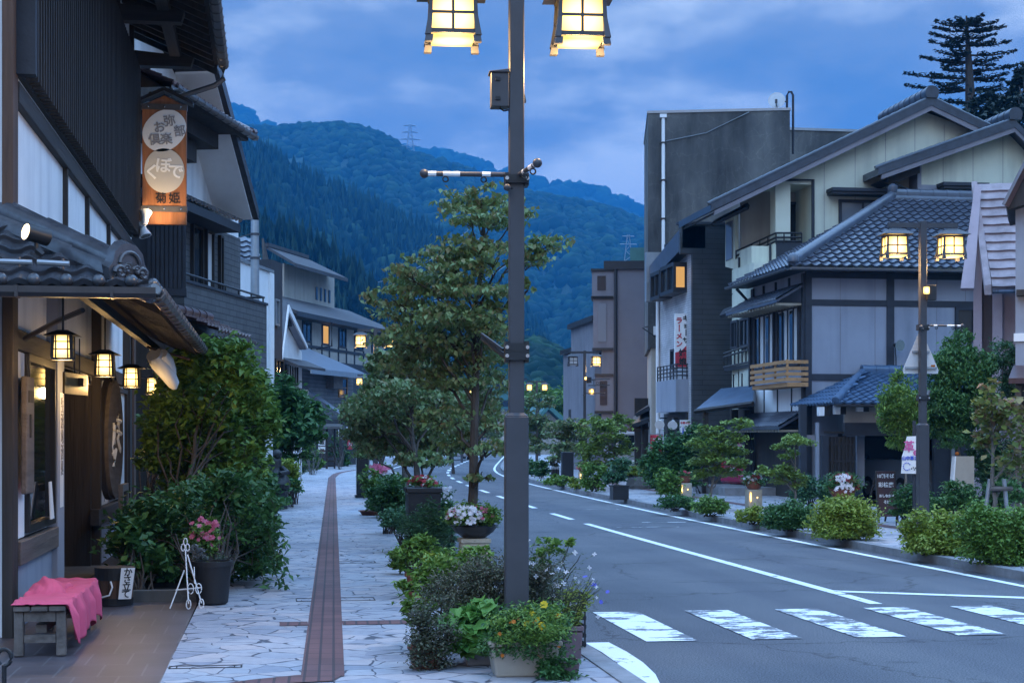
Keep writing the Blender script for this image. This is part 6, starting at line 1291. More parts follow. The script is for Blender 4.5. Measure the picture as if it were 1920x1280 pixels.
B('meter', MB().box(E2, E2.s(1225), E2.s(1231), 0, .15, E2.z(1228, 628), E2.z(1228, 612)), MT['white'], r2); B('hollow', MB().tube([E2.pt(s0+.0, .03, E2.z(1215, 612)), E2.pt(s0-.2, .1, E2.z(1215, 615)), E2.pt(s0+.3, .05, E2.z(1215, 632))], .02, 4), MT['black'], r2)
E2b = Fr((0, 61), 90); s2, z2_ = E2b.sz(1478, 244); B('rear_block', MB().box(E2b, s2, s2+4, -4, 0, 0, z2_), MT['concrete'], r2); B('rear_coping', MB().box(E2b, s2, s2+4, -4, .04, z2_, z2_+.1), MT['galv'], r2)
c = np.array(E2.pt(E2.s(1458), -.3, E2.z(1458, 186))); t = thing('satellite_dish', c-(0, 0, .4), 'pale satellite dish on the corner of the concrete roof', 'dish'); ax = np.array((-.35, -.9, .25)); ax /= np.linalg.norm(ax)
B('reflector', MB().tube([c-ax*.1, c-ax*.04, c+ax*.06], [.05, .22, .30], 18), MT['galv'], t, smooth=True); B('arm', MB().tube([c-(0, 0, .28), c+ax*.3-(0, 0, .18)], .02, 5).tube([c+ax*.3-(0, 0, .22), c+ax*.3-(0, 0, .08)], .045, 6), MT['steel'], t); B('mount', MB().tube([c-ax*.1, c+(.3, 0, -.02), c+(.38, 0, .0)], .03, 5), MT['steel'], t)
a0, a1 = E2.s(1478), E2.s(1489.5); zt3 = E2.z(1484, 168); t = thing('roof_pipe', E2.pt(a0, -.4, zt), 'dark hooped pipe rising beside the satellite dish', 'pipe'); B('pipe', MB().tube([E2.pt(a0, -.4, zt-.2), E2.pt(a0, -.4, zt3-.12), E2.pt(a0+.06, -.4, zt3), E2.pt(a1-.06, -.4, zt3), E2.pt(a1, -.4, zt3-.12), E2.pt(a1, -.4, E2.z(1489, 285))], .045, 8), MT['navy'], t, smooth=True)
B('pipe_foot', MB().box(E2, a0-.08, a0+.08, -.48, -.32, zt-.1, zt+.12), MT['black'], t)
# ---------------------------------------------------------------- RIGHT 1: mauve grey apartment block and its far neighbours
X1 = Fr((14.2, 66), 103); r1 = thing('grey_apartment_block', (15, 68, 0), 'mauve grey rendered block with balconies and a dark drainpipe, beyond the concrete building', 'building'); s0, zt = X1.sz(1150, 505)
MT['mauvebrick'] = M('mauve_grey_render', (.165, .155, .175), .9, .1, .7, .15, 8)
B('wall', MB().box(X1, s0, s0+6, -5, 0, 0, zt), MT['mauvebrick'], r1); B('parapet', MB().box(X1, s0-.4, s0+6, -5, .1, zt, zt+.35), MT['black'], r1); B('drainpipe', MB().tube([X1.pt(s0+.1, .08, .3), X1.pt(s0+.1, .08, zt)], .07, 6), MT['black'], r1)
for pa, pb, w_ in ((508, 555, .9), (560, 652, .85), (705, 770, .75)):
    z0_, z1_ = X1.z(1150, pb), X1.z(1150, pa); b = B('bay', MB().box(X1, s0-w_, s0-.01, -1.5, -.02, z0_, z1_), MT['greyrender'], r1)
    B('bay_window', MB().box(X1, s0-w_*.75, s0-w_*.35, -.02, .01, z0_+.25, z1_-.2), MT['glassblue' if pa == 560 else 'glass'], b); B('bay_trim', MB().box(X1, s0-w_-.04, s0, -1.5, .06, z0_-.1, z0_), MT['black'], b); B('bay_trim', MB().box(X1, s0-w_-.04, s0, -1.5, .06, z1_, z1_+.1), MT['black'], b)
B('front_wall', MB().box(X1, s0-.5, s0, -4, -.05, 0, zt-.05), MT['greyrender'], r1)
B('roof_plant', MB().box(X1, s0+.7, s0+3.0, -3.5, -1.2, zt+.35, zt+1.05).box(X1, s0+1.6, s0+3.0, -3.5, -2, zt+1.05, zt+1.5), MT['greenroof'], r1)
t = thing('turquoise_roof', X1.pt(s0+1.3, -6, zt), 'turquoise sheeted roof gable peeping over the grey apartment block', 'house'); B('roof', MB().prism(X1, [(s0+1.2, zt+.2), (s0+3.5, zt+.2), (s0+3.5, zt+2.6), (s0+2.0, zt+1.5)], -8, -6), MT['greenroof'], t); B('wall', MB().box(X1, s0+1.0, s0+3.6, -8, -6.1, 0, zt+.2), MT['greyrender'], t)
def far_block(px0, px1, pt, y, mat, label, roof=None, name='far_house'):
    x0, x1 = WYp(px0, 0, y)[0], WYp(px1, 0, y)[0]; z = WYp(px0, pt, y)[2]; t = thing(name, ((x0+x1)/2, y, 0), label, 'building'); B('wall', MB().ab(x0, x1, y, y+6, 0, z), MT[mat], t); B('roof_edge', MB().ab(x0-.2, x1+.2, y-.3, y+6, z, z+.25), MT[roof or 'black'], t)
    for k in range(2):
        zz_ = z-1.6-2.8*k
        if zz_ > 1: B('window', MB().ab(x0+(x1-x0)*.3, x0+(x1-x0)*.7, y-.05, y-.01, zz_, zz_+1.1), MT['glass'], t)
    return t
far_block(1115, 1140, 602, 74, 'greyrender', 'dim brown grey block just left of the apartment block, taller of two far blocks'); far_block(1094, 1120, 655, 84, 'greyrender', 'lower dim brown grey block seen behind the street lantern')
t = thing('far_house', (17, 80, 0), 'far house with a stepped slate roof below the small sign lamp', 'house')
for pa, pb, a, b, y in ((1083, 1140, 786, 742, 78), (1096, 1142, 790, 765, 74)): B('roof', MB().slabpoly([np.array(WYp(*k)) for k in ((pa, a, y), (pb, a-20, y), (pb, b, y+4), (pa+25, b+10, y+4))], .2), MT['tileblue'], t)
B('wall', MB().ab(WYp(1100, 0, 79)[0], WYp(1140, 0, 79)[0], 79, 84, 0, 3.2), MT['dwood'], t)
# pent roofs with log ends between the block and the concrete building
t = thing('timber_porch', WYp(1195, 900, 58), 'dark timber porch with stacked pent roofs and log ends', 'porch')
for pa, a, b in ((1180, 797, 768), (1190, 775, 758)): B('roof', MB().slabpoly([np.array(WYp(*k)) for k in ((pa, a, 58), (1216, a-14, 57), (1216, b, 59), (pa+8, b+12, 59))], .15), MT['black'], t)
lgm = MB()
for px, py in ((1182, 795), (1190, 797), (1183, 805), (1191, 802)): p = np.array(WYp(px, py, 58.2)); lgm.tube([p+(-.15, -.3, 0), p+(.6, .6, 0)], .07, 8)
B('log_end', lgm, MT['bwood'], t); B('post', MB().ab(WYp(1204, 0, 58)[0], WYp(1208, 0, 58)[0], 58, 58.15, 0, 2.4), MT['dwood'], t); B('back', MB().ab(WYp(1196, 0, 59)[0], WYp(1222, 0, 59)[0], 59.5, 59.6, 0, 3.2), MT['dwood'], t)
# far end of the street
far_block(935, 985, 770, 190, 'beige', 'pale far house at the end of the road left of the double lamp', 'tileblue'); far_block(880, 932, 795, 205, 'greyrender', 'low far house behind the young street trees', 'bluemetal')
t = thing('far_house', (33, 150, 0), 'far gabled house with a green grey roof and ochre wall at the road bend', 'house'); y = 150; gx = [WYp(p, 0, y)[0] for p in (985, 1025, 1075)]; zz1, zz2 = WYp(1025, 757, y)[2], WYp(1075, 798, y)[2]
GF2 = Fr((0, y), 90); B('wall', MB().prism(GF2, [(gx[0]+1, 0), (gx[2]-1, 0), (gx[2]-1, zz2), (gx[1], zz1-.6), (gx[0]+1, zz2)], -8, 0), MT['beige'], t); B('roof', MB().prism(GF2, [(gx[0], zz2-.2), (gx[1], zz1), (gx[2], zz2-.2), (gx[2], zz2-.7), (gx[1], zz1-.5), (gx[0], zz2-.7)], -8, 1.2), MT['greenroof'], t)
t = thing('white_tower_house', WYp(1040, 760, 230), 'tiny white building standing among the trees behind the double lamp', 'building'); p0, p1 = np.array(WYp(1030, 752, 230)), np.array(WYp(1052, 734, 230)); B('wall', MB().ab(p0[0], p1[0], 230, 236, 0, p1[2]), MT['white'], t)
for k in range(3): B('window', MB().ab(p0[0]+.25+k*.5, p0[0]+.5+k*.5, 229.9, 229.98, p0[2]+.3, p1[2]-.4), MT['glass'], t)
far_block(905, 985, 712, 260, 'greenroof', 'long pale blue roofed building far behind the big tree')
# ---------------------------------------------------------------- RIGHT 6: pink building with pale tiles, and the house at the picture edge
Y6 = 33.0; P6 = Fr((.4578*33, Y6), 115); r6 = thing('pink_tiled_building', (16, 33, 0), 'pale pink building with a steep pink tiled roof and an arched wall', 'building')
def s6(px, n=0.): return P6.s(px, n)
def z6(px, py, n=0.): return P6.z(px, py, n)
xa = s6(1825); zr = z6(1863, 540, 1.0); 
arch = [(s6(1841), 0), (s6(1841), z6(1850, 530))]+[(s6(1851)-(s6(1851)-s6(1841))*math.cos(a), z6(1850, 530)+.36*math.sin(a)) for a in np.linspace(0, math.pi, 9)][1:-1]+[(s6(1860.5), z6(1850, 530)), (s6(1860.5), 0)]
MT['pinkwall'] = M('pink_stucco', (.42, .34, .37), .9, .08, 2, .2, 40)
wq = [(xa, 0)]+[(xa, z6(1825, 420)), (s6(1838), min(z6(1840, 395), zr+.4*(z6(1831, 346, -.9)-zr))), (s6(1935), zr+.4*(z6(1831, 346, -.9)-zr)), (s6(1935), 0)]+arch[::-1]
B('wall', MB().prism(P6, wq, -3, 0), MT['pinkwall'], r6); B('arch_recess', MB().box(P6, s6(1838), s6(1864), -.5, -.4, 0, z6(1850, 500)), MT['greyrender'], r6); B('pier', MB().box(P6, s6(1863), s6(1879), .0, .35, 0, zr), MT['pinkwall'], r6)
tb = MB(); x0 = s6(1861, 1.0); O = P6.pt(x0, 1.0, zr); zt6 = z6(1831, 346, -.9); rr_ = zt6-zr; sv = s6(1832, -.9); U6 = (P6.D[0], P6.D[1], 0); V6 = (-P6.N[0]*1.9+P6.D[0]*(sv-x0), -P6.N[1]*1.9+P6.D[1]*(sv-x0), rr_); tile_sheet(tb, O, U6, V6, 2.6, math.sqrt(1.9**2+rr_**2+(sv-x0)**2), .42, .27, .010, .05)
rf = B('roof', tb, MT['tilepink'], r6)
vb = MB(); vb.hexa([P6.pt(x0-.16, 1.0, zr-.14), P6.pt(x0-.02, 1.0, zr-.14), P6.pt(sv-.0, -.9, zt6-.14), P6.pt(sv-.12, -.9, zt6-.14)], [P6.pt(x0-.16, 1.0, zr+.06), P6.pt(x0-.02, 1.0, zr+.08), P6.pt(sv, -.9, zt6+.08), P6.pt(sv-.12, -.9, zt6+.06)]); B('verge_tile', vb, MT['tilepink'], rf)
B('verge_overhang', MB().slabpoly([P6.pt(s6(1801, .6), .6, z6(1801, 540, .6)), P6.pt(s6(1826, .6), .6, z6(1826, 540, .6)), P6.pt(s6(1840, -.3), -.3, z6(1838, 350, -.3)), P6.pt(s6(1828, -.3), -.3, z6(1828, 345, -.3))], .12), MT['pinkwall'], rf)
gutter(rf, P6.pt(x0, 1.06, zr-.06), P6.pt(x0+2.3, 1.06, zr-.06), .06, 'bluemetal')
Y7 = 27.5; P7 = Fr((.488*27.5, Y7), 117); r7 = thing('edge_house', (14, 28, 0), 'pale grey house with dark eaves cut by the right picture edge', 'house'); s0 = P7.s(1904)
B('wall', MB().box(P7, s0, s0+3, -3, 0, P7.z(1910, 718), P7.z(1904, 385)), MT['mauve'], r7); B('eave', MB().prism(P7, [(P7.s(1886), P7.z(1886, 388)), (P7.s(1960), P7.z(1930, 262)), (P7.s(1960), P7.z(1930, 275)), (P7.s(1960), P7.z(1930, 378)), (P7.s(1890), P7.z(1890, 398))], -2, .35), MT['dwood'], r7); B('eave_edge', MB().tube([P7.pt(P7.s(1885, .4), .4, P7.z(1885, 386, .4)), P7.pt(P7.s(1960, .4), .4, P7.z(1960, 238, .4))], .07, 4), MT['tilered'], r7)
B('ledge', MB().box(P7, P7.s(1906), s0+3, 0, .25, P7.z(1910, 556), P7.z(1910, 545)), MT['dwood'], r7); B('band', MB().box(P7, s0-.03, s0+3, 0, .04, P7.z(1910, 640), P7.z(1910, 625)), MT['plaster'], r7)
B('lower_roof', MB().slabpoly([P7.pt(P7.s(1893), .9, P7.z(1893, 712)), P7.pt(P7.s(1960), .9, P7.z(1893, 712)), P7.pt(P7.s(1960), 0, P7.z(1893, 685)), P7.pt(P7.s(1900), 0, P7.z(1893, 685))], .1), MT['tilered'], r7); B('corner_post', MB().box(P7, P7.s(1904, .6), P7.s(1915, .6), .5, .6, 0, P7.z(1893, 725)), MT['gwood'], r7); B('lower_wall', MB().box(P7, s0, s0+3, -3, -.1, 0, P7.z(1893, 718)), MT['dwood'], r7)
# ---------------------------------------------------------------- vehicles
def car(name, loc, rz, label, body, prof, L, wd, glassz, wheels=(.8, .8), light='redlamp', tail=True, cat='car', rack=False):
    """prof: roofline/bonnet outline (y from rear, z). Rear at local y=0, nose at y=L."""
    t = thing(name, (0, 0, 0), label, cat); N = len(prof); secs = [(-wd/2, .0, .86), (-wd/2+.03, .0, .97), (-wd/2+.14, .0, 1.0), (wd/2-.14, 0, 1.0), (wd/2-.03, 0, .97), (wd/2, 0, .86)]
    low = .24; mb = MB(); v = []
    for x, _, k in secs:
        for y, z in prof:
            zt = z if z <= glassz else glassz+(z-glassz)*(1 if abs(x) < wd/2-.1 else .97 if abs(x) < wd/2-.01 else .0)
            tum = 0 if z <= glassz else (z-glassz)*.14
            v.append((x*(1-tum/wd*2), y, zt))
        for y, z in reversed(prof): v.append((x, y, low))
    k2 = 2*N; f = []
    for i in range(len(secs)-1):
        for j in range(k2): f.append((i*k2+j, i*k2+(j+1) % k2, (i+1)*k2+(j+1) % k2, (i+1)*k2+j))
    f.append(tuple(range(k2-1, -1, -1))); f.append(tuple((len(secs)-1)*k2+j for j in range(k2)))
    mb.add(v, f); B('body', mb, MT[body], t, smooth=True, bev=.03, seg=2)
    top = max(z for _, z in prof); ys = [y for y, z in prof if z > top-.03]
    rg = MB().ab(-wd*.40, wd*.40, prof[1][0]-.035+.0, prof[1][0]+.03, glassz+.03, top-.16); B('rear_window', rg, MT['glass'], t)
    for s in (-1, 1):
        sgl = MB(); a, b = ys[0]+.1, ys[-1]-.05; x = s*(wd/2-.045); sgl.hexa([(x, a, glassz+.04), (x+.02*s, a, glassz+.04), (x+.02*s, b+.35, glassz+.04), (x, b+.35, glassz+.04)], [(x-.06*s, a+.05, top-.13), (x-.035*s, a+.05, top-.13), (x-.035*s, b, top-.13), (x-.06*s, b, top-.13)])
        B('side_window', sgl, MT['glass'], t)
        B('tail_lamp', MB().hexa([(s*wd*.44, -.02, glassz-.38), (s*(wd*.5+.008), -.02, glassz-.38), (s*(wd*.5+.008), .16, glassz-.38), (s*wd*.44, .1, glassz-.38)], [(s*wd*.46, .0, glassz+.12), (s*(wd*.5+.004), .0, glassz+.12), (s*(wd*.5+.004), .14, glassz+.12), (s*wd*.46, .1, glassz+.12)]), MT[light], t)
        B('mirror', MB().ball((s*(wd/2+.1), ys[-1]+.1, glassz+.08), .1, 7), MT[body], t, smooth=True)
        for yw in (wheels[0], L-wheels[1]):
            wb = B('wheel', MB().tube([(s*(wd/2-.2), yw, .31), (s*(wd/2-.19), yw, .31), (s*(wd/2+.005), yw, .31), (s*(wd/2+.01), yw, .31)], [.25, .31, .31, .27], 20), MT['rubber'], t, smooth=True); B('rim', MB().tube([(s*(wd/2+.008), yw, .31), (s*(wd/2+.016), yw, .31)], [.19, .17], 14), MT['galv'], wb)
        B('headlight', MB().ab(*sorted((s*wd*.3, s*wd*.47)), L-.08, L+.01, .62, .78), MT['chrome'], t)
    B('rear_bumper', MB().ab(-wd*.49, wd*.49, -.06, .05, .28, .52), MT[body], t, bev=.03); B('number_plate', MB().ab(-.17, .17, -.072, -.061, .56, .72), MT['white'], t)
    B('windscreen', MB().slabpoly([(-wd*.42, prof[-3][0]+.01, prof[-3][1]+.02), (wd*.42, prof[-3][0]+.01, prof[-3][1]+.02), (wd*.38, ys[-1]+.05, top-.06), (-wd*.38, ys[-1]+.05, top-.06)], .03), MT['glass'], t)
    if rack: B('roof_rail', MB().tube([(-wd*.38, .3, top+.03), (-wd*.38, 2.4, top+.03)], .03, 5).tube([(wd*.38, .3, top+.03), (wd*.38, 2.4, top+.03)], .03, 5), MT['black'], t)
    t.location = loc; t.rotation_euler = (0, 0, rz); return t
VAN = [(0.0, .3), (.0, 1.0), (.12, 1.78), (.3, 1.86), (2.9, 1.84), (3.6, 1.15), (4.3, .98), (4.45, .5)]
HATCH = [(0.0, .35), (.02, .95), (.35, 1.42), (.7, 1.5), (2.0, 1.48), (2.75, .98), (3.6, .82), (3.75, .45)]
BOXV = [(0.0, .3), (.02, 1.0), (.06, 1.85), (.2, 1.92), (2.9, 1.9), (3.25, 1.1), (3.4, .95), (3.45, .5)]
p = WG(1198, 908, RZ); car('minivan', (14.15, 61.5, RZ), R(-8), 'silver minivan parked with its rear to us below the timber porch', 'silver', VAN, 4.5, 1.7, 1.05, rack=True, cat='van')
p = WG(1402, 925, RZ); car('hatchback', (13.45, 45.6, RZ), R(-80), 'red hatchback with bright tail lamp half hidden behind the house front', 'redpaint', HATCH, 3.7, 1.65, .95)
car('box_van', (16.9, 38.6, .05), R(6), 'pale van parked inside the dark garage', 'silver', BOXV, 3.4, 1.6, 1.05, cat='van')
p = WG(432, 935, LZ); car('white_car', (-1.7, 46.5, .05), R(-12), 'white car parked behind the leafy garden shrubs on the left', 'whitecar', HATCH, 3.8, 1.65, .95)
for i, (x, y, b, lab) in enumerate(((13.9, 120, 'silver', 'tiny silver car far along the left kerb behind the trees'), (15.9, 128, 'whitecar', 'tiny pale car, farther of the two beyond the trees'))):
    car('far_car', (x, y, .0), R(-10), lab, b, HATCH, 3.8, 1.65, .95)
# ---------------------------------------------------------------- street lamps: square post, two lanterns on a cross beam
def lantern(parent, x, z, lit):
    gz0, gz1 = z-.125, z+.13
    fm = MB()
    for sx in (-1, 1):
        for sy in (-1, 1):
            b0, b1, b2 = .215, .185, .165      # flared foot
            def cr(w, zz, e=.028): return [(x+sx*w-e*(sx > 0)*1, sy*w-e*(sy > 0), zz), (x+sx*w+e*(sx < 0), sy*w-e*(sy > 0), zz), (x+sx*w+e*(sx < 0), sy*w+e*(sy < 0), zz), (x+sx*w-e*(sx > 0), sy*w+e*(sy < 0), zz)]
            def leg(w0, z0, w1, z1, e0, e1):
                a = [(x+sx*(w0-e0), sy*(w0-e0), z0), (x+sx*w0, sy*(w0-e0), z0), (x+sx*w0, sy*w0, z0), (x+sx*(w0-e0), sy*w0, z0)]; b = [(x+sx*(w1-e1), sy*(w1-e1), z1), (x+sx*w1, sy*(w1-e1), z1), (x+sx*w1, sy*w1, z1), (x+sx*(w1-e1), sy*w1, z1)]
                fm.hexa(a, b)
            leg(.200, gz0-.095, .192, gz0-.045, .055, .05); leg(.200, gz0-.045, .175, gz0+.1, .045, .03); leg(.175, gz0+.1, .165, gz1+.03, .03, .022)
    for s in (-1, 1):
        for z0, z1, w in ((gz0-.03, gz0, .168), (gz1, gz1+.03, .16)):
            fm.ab(x-w, x+w, s*w-.012, s*w+.012, z0, z1); fm.ab(x+s*w-.012, x+s*w+.012, -w+.012, w-.012, z0, z1)
    fr = B('lantern_frame', fm, MT['steel'], parent)
    g = B('lantern_glass', MB().ab(x-.148, x+.148, -.148, .148, gz0-.05, gz1), MT['warm' if lit else 'shoji'], fr)
    bm = MB()
    for s in (-1, 1):
        bm.ab(x-.010, x+.010, s*.156-.007, s*.156+.007, gz0, gz1); bm.ab(x-.16, x+.16, s*.156-.006, s*.156+.006, z-.014, z+.006)
        bm.ab(x+s*.156-.007, x+s*.156+.007, -.010, .010, gz0, gz1); bm.ab(x+s*.156-.006, x+s*.156+.006, -.16, .16, z-.014, z+.006)
    B('glazing_bar', bm, MT['steel'], fr)
    rm = MB(); o, u = .25, .06; zr = gz1+.03
    rm.hexa([(x-o, -o, zr+.01), (x+o, -o, zr+.01), (x+o, o, zr+.01), (x-o, o, zr+.01)], [(x-.15, -.15, zr+.075), (x+.15, -.15, zr+.075), (x+.15, .15, zr+.075), (x-.15, .15, zr+.075)])
    rm.hexa([(x-.15, -.15, zr+.076), (x+.15, -.15, zr+.076), (x+.15, .15, zr+.076), (x-.15, .15, zr+.076)], [(x-u, -u, zr+.12), (x+u, -u, zr+.12), (x+u, u, zr+.12), (x-u, u, zr+.12)])
    B('lantern_cap', rm, MT['steel'], fr)
    B('hanger', MB().tube([(x, 0, zr+.1), (x, 0, zr+.20)], .025, 6), MT['steel'], fr)
def street_lamp(x, y, z0, label, lit=(1, 1), rz=R(-4), group='twin lantern street lamps'):
    t = thing('street_lamp', (0, 0, 0), label, 'street lamp', group); zc = 4.68
    B('base', MB().ab(-.083, .083, -.083, .083, 0, 1.80).hexa([(-.083, -.083, 1.80), (.083, -.083, 1.80), (.083, .083, 1.80), (-.083, .083, 1.80)], [(-.055, -.055, 1.83), (.055, -.055, 1.83), (.055, .055, 1.83), (-.055, .055, 1.83)]), MT['steel'], t, bev=.006)
    B('post', MB().ab(-.054, .054, -.054, .054, 1.82, 5.06), MT['steel'], t, bev=.006)
    B('cross_beam', MB().ab(-.57, -.055, -.035, .035, 4.95, 5.03).ab(.055, .57, -.035, .035, 4.95, 5.03), MT['steel'], t)
    lantern(t, -.46, zc-.02, lit[0]); lantern(t, .46, zc-.02, lit[1])
    for k in (0, 1):
        if lit[k] and y < 70: lamp_light((-.46, .46)[k], 0, zc-.32, 32, t)
    t.location = (x, y, z0); t.rotation_euler = (0, 0, rz)
    return t
def onlamp(t, name, mb, mat, **k):            # part given in the lamp's own frame
    o = meshobj(name, mb.v, mb.f, MT[mat], None, origin=(0, 0, 0), **k); o.parent = t; return o
def clamp(t, z):
    c = onlamp(t, 'clamp', MB().ab(-.085, -.057, -.07, .07, z-.045, z+.045).ab(.057, .085, -.07, .07, z-.045, z+.045).ab(-.085, .085, -.085, -.058, z-.03, z+.03), 'black')
    bm = MB()
    for s in (-1, 1): bm.tube([(s*.073, -.075, z), (s*.073, -.1, z)], .014, 8)
    b = meshobj('bolt', bm.v, bm.f, MT['chrome'], None, origin=(0, 0, 0)); b.parent = c
    return c
def arm(t, a, b, z, worn=True, r=.018, ball=.033, name='banner_arm'):
    a = np.array((*a, z)); b = np.array((*b, z)); o = onlamp(t, name, MB().tube([a, b], r, 10), 'black' if not worn else 'steel', smooth=True)
    q = meshobj('ball_end', (m := MB().ball(b, ball, 10)).v, m.f, MT['steel'], None, smooth=True, origin=(0, 0, 0)); q.parent = o
    if worn:
        wmb = MB(); d = (b-a)/np.linalg.norm(b-a); L = np.linalg.norm(b-a)
        for u0, u1 in ((.22, .32), (.58, .78), (.86, .97)): wmb.tube([a+d*L*u0, a+d*L*u1], r*1.06, 8)
        q = meshobj('worn_patch', wmb.v, wmb.f, MT['white'], None, origin=(0, 0, 0)); q.parent = o
        rg = MB()
        for u in (.3, .75): c = a+d*L*u+np.array((0, 0, -r-.02)); rg.tube([c+(.02*math.cos(k), 0, .02*math.sin(k)) for k in np.linspace(0, 6.3, 10)], .006, 5)
        q = meshobj('ring', rg.v, rg.f, MT['black'], None, origin=(0, 0, 0)); q.parent = o
    return o
x, y, _ = W(968, 0, 11.5); near = street_lamp(x, y, LZ, 'nearest street lamp, its brown post rising from the flower planters', (1, 1))
zf = lambda py: 1.7+(820-py)/F*11.5-LZ
cb = onlamp(near, 'control_box', MB().ab(-.185, -.056, -.06, .07, zf(203), zf(140)).hexa([(-.2, -.075, zf(140)), (-.05, -.075, zf(140)), (-.05, .085, zf(140)), (-.2, .085, zf(140))], [(-.2, -.075, zf(138)), (-.05, -.075, zf(133)), (-.05, .085, zf(133)), (-.2, .085, zf(138))]), 'steel', bev=.004)
hb = MB()
for py in (152, 188): hb.ab(-.155, -.12, -.072, -.061, zf(py)-.012, zf(py)+.012)
q = meshobj('latch', hb.v, hb.f, MT['black'], None, origin=(0, 0, 0)); q.parent = cb
q = meshobj('cable', (m := MB().tube([(-.12, 0, zf(203)), (-.09, -.02, zf(210)), (-.056, -.02, zf(208))], .006, 5)).v, m.f, MT['black'], None, origin=(0, 0, 0)); q.parent = cb
onlamp(near, 'small_tag', MB().hexa([(.056, -.03, zf(192)), (.07, -.03, zf(192)), (.07, .03, zf(192)), (.056, .03, zf(192))], [(.056, -.03, zf(178)), (.06, -.03, zf(178)), (.06, .03, zf(178)), (.056, .03, zf(178))]), 'copper')
clamp(near, zf(338)); clamp(near, zf(652)); clamp(near, zf(668))
arm(near, (-.05, .02), (-.66, .02), zf(327)); arm(near, (.02, -.08), (.10, -.55), zf(330)); arm(near, (-.04, -.09), (-.075, -.13), zf(357), False, .01, .026)
o = onlamp(near, 'lower_arm', MB().tube([(-.06, .06, zf(668)), (-.2, .55, zf(625))], .028, 8).tube([(-.09, .06, zf(655)), (-.22, .5, zf(618))], .012, 6), 'black')
x, y, _ = W(1730, 0, 25.6); rlamp = street_lamp(x, y, RZ, 'right hand street lamp with a triangular road sign on its post', (1, 1)); zr = lambda py: 1.7+(820-py)/F*25-RZ
bx_ = onlamp(rlamp, 'camera_box', MB().ab(.03, .17, -.16, -.06, zr(558), zr(529)), 'black', bev=.006); q = meshobj('small_lamp', (m := MB().ab(-.04, .045, -.2, -.163, zr(546), zr(533))).v, m.f, MT['warm'], None, origin=(0, 0, 0)); q.parent = bx_
clamp(rlamp, zr(609)); arm(rlamp, (.05, .02), (.66, .03), zr(605), True, .016); arm(rlamp, (-.02, -.06), (-.18, -.45), zr(612), True, .016); clamp(rlamp, zr(744))
onlamp(rlamp, 'lower_arm', MB().tube([(.06, .04, zr(752)), (.24, .4, zr(730))], .028, 8), 'black')
sg = onlamp(rlamp, 'road_sign', MB().prism(Fr((0, .1), 90), [(-.28, zr(697)), (.28, zr(697)), (.295, zr(690)), (.03, zr(618)), (-.03, zr(618)), (-.295, zr(690))], -.004, .004), 'shoji'); sg['label'] = 'pale back of a triangular road sign'
q = meshobj('sign_rail', (m := MB().ab(-.14, .14, .06, .095, zr(657), zr(653)).ab(-.26, .26, .06, .095, zr(688), zr(684))).v, m.f, MT['galv'], None, origin=(0, 0, 0)); q.parent = sg
q = meshobj('sticker', (m := MB().ab(.17, .235, .088, .0925, zr(685), zr(680))).v, m.f, MT['orafl'], None, origin=(0, 0, 0)); q.parent = sg
for px, d, lab, lit in ((704, 50., 'street lamp behind the row of trees, its lantern glowing by the long inn', (1, 1)), (690, 86., 'far street lamp glimpsed through the trees below the inn lantern', (1, 1)), (1096, 63, 'street lamp by the far pavement with its left lantern dark', (0, 1)), (1006.5, 96, 'distant twin lantern lamp glowing in front of the hill', (1, 1)), (866, 105, 'far lamp seen as a glimmer through the big tree', (1, 1)), (876, 190, 'farthest lamp, two tiny glints low behind the tree', (1, 1))):
    x, y, _ = W(px, 0, d); t = street_lamp(x, y, .06, lab, lit)
    if d == 63:
        zq = lambda py: 1.7+(820-py)/F*63-.06
        bx_ = onlamp(t, 'camera_box', MB().ab(.06, .25, -.2, -.06, zq(718), zq(707)), 'black'); q = meshobj('small_lamp', (m := MB().ab(-.02, .05, -.26, -.2, zq(712), zq(707))).v, m.f, MT['warm'], None, origin=(0, 0, 0)); q.parent = bx_
        arm(t, (.05, 0), (.8, 0), zq(737), False, .02); arm(t, (0, -.06), (-.1, -.5), zq(741), False, .02)
p = np.array(W(1109, 734, 64)); box_lantern('sign_lantern', p, .17, .19, 'tiny lit square lamp on a bracket beside the far street lamp', None, 'warm', 'steel'); 
p = np.array(W(1121, 717, 66)); t = thing('iron_sign', p, 'small black openwork iron sign projecting from the grey apartment block', 'sign'); B('frame', MB().tube([p+(-.33, 0, .12), p+(.5, 0, .15)], .02, 5).tube([p+(-.4, 0, -.12), p+(.5, 0, -.1)], .02, 5), MT['black'], t); text_mesh('lettering', 'Tom', .26, MT['black'], p+(0, -.01, 0), (1, 0, 0), t)
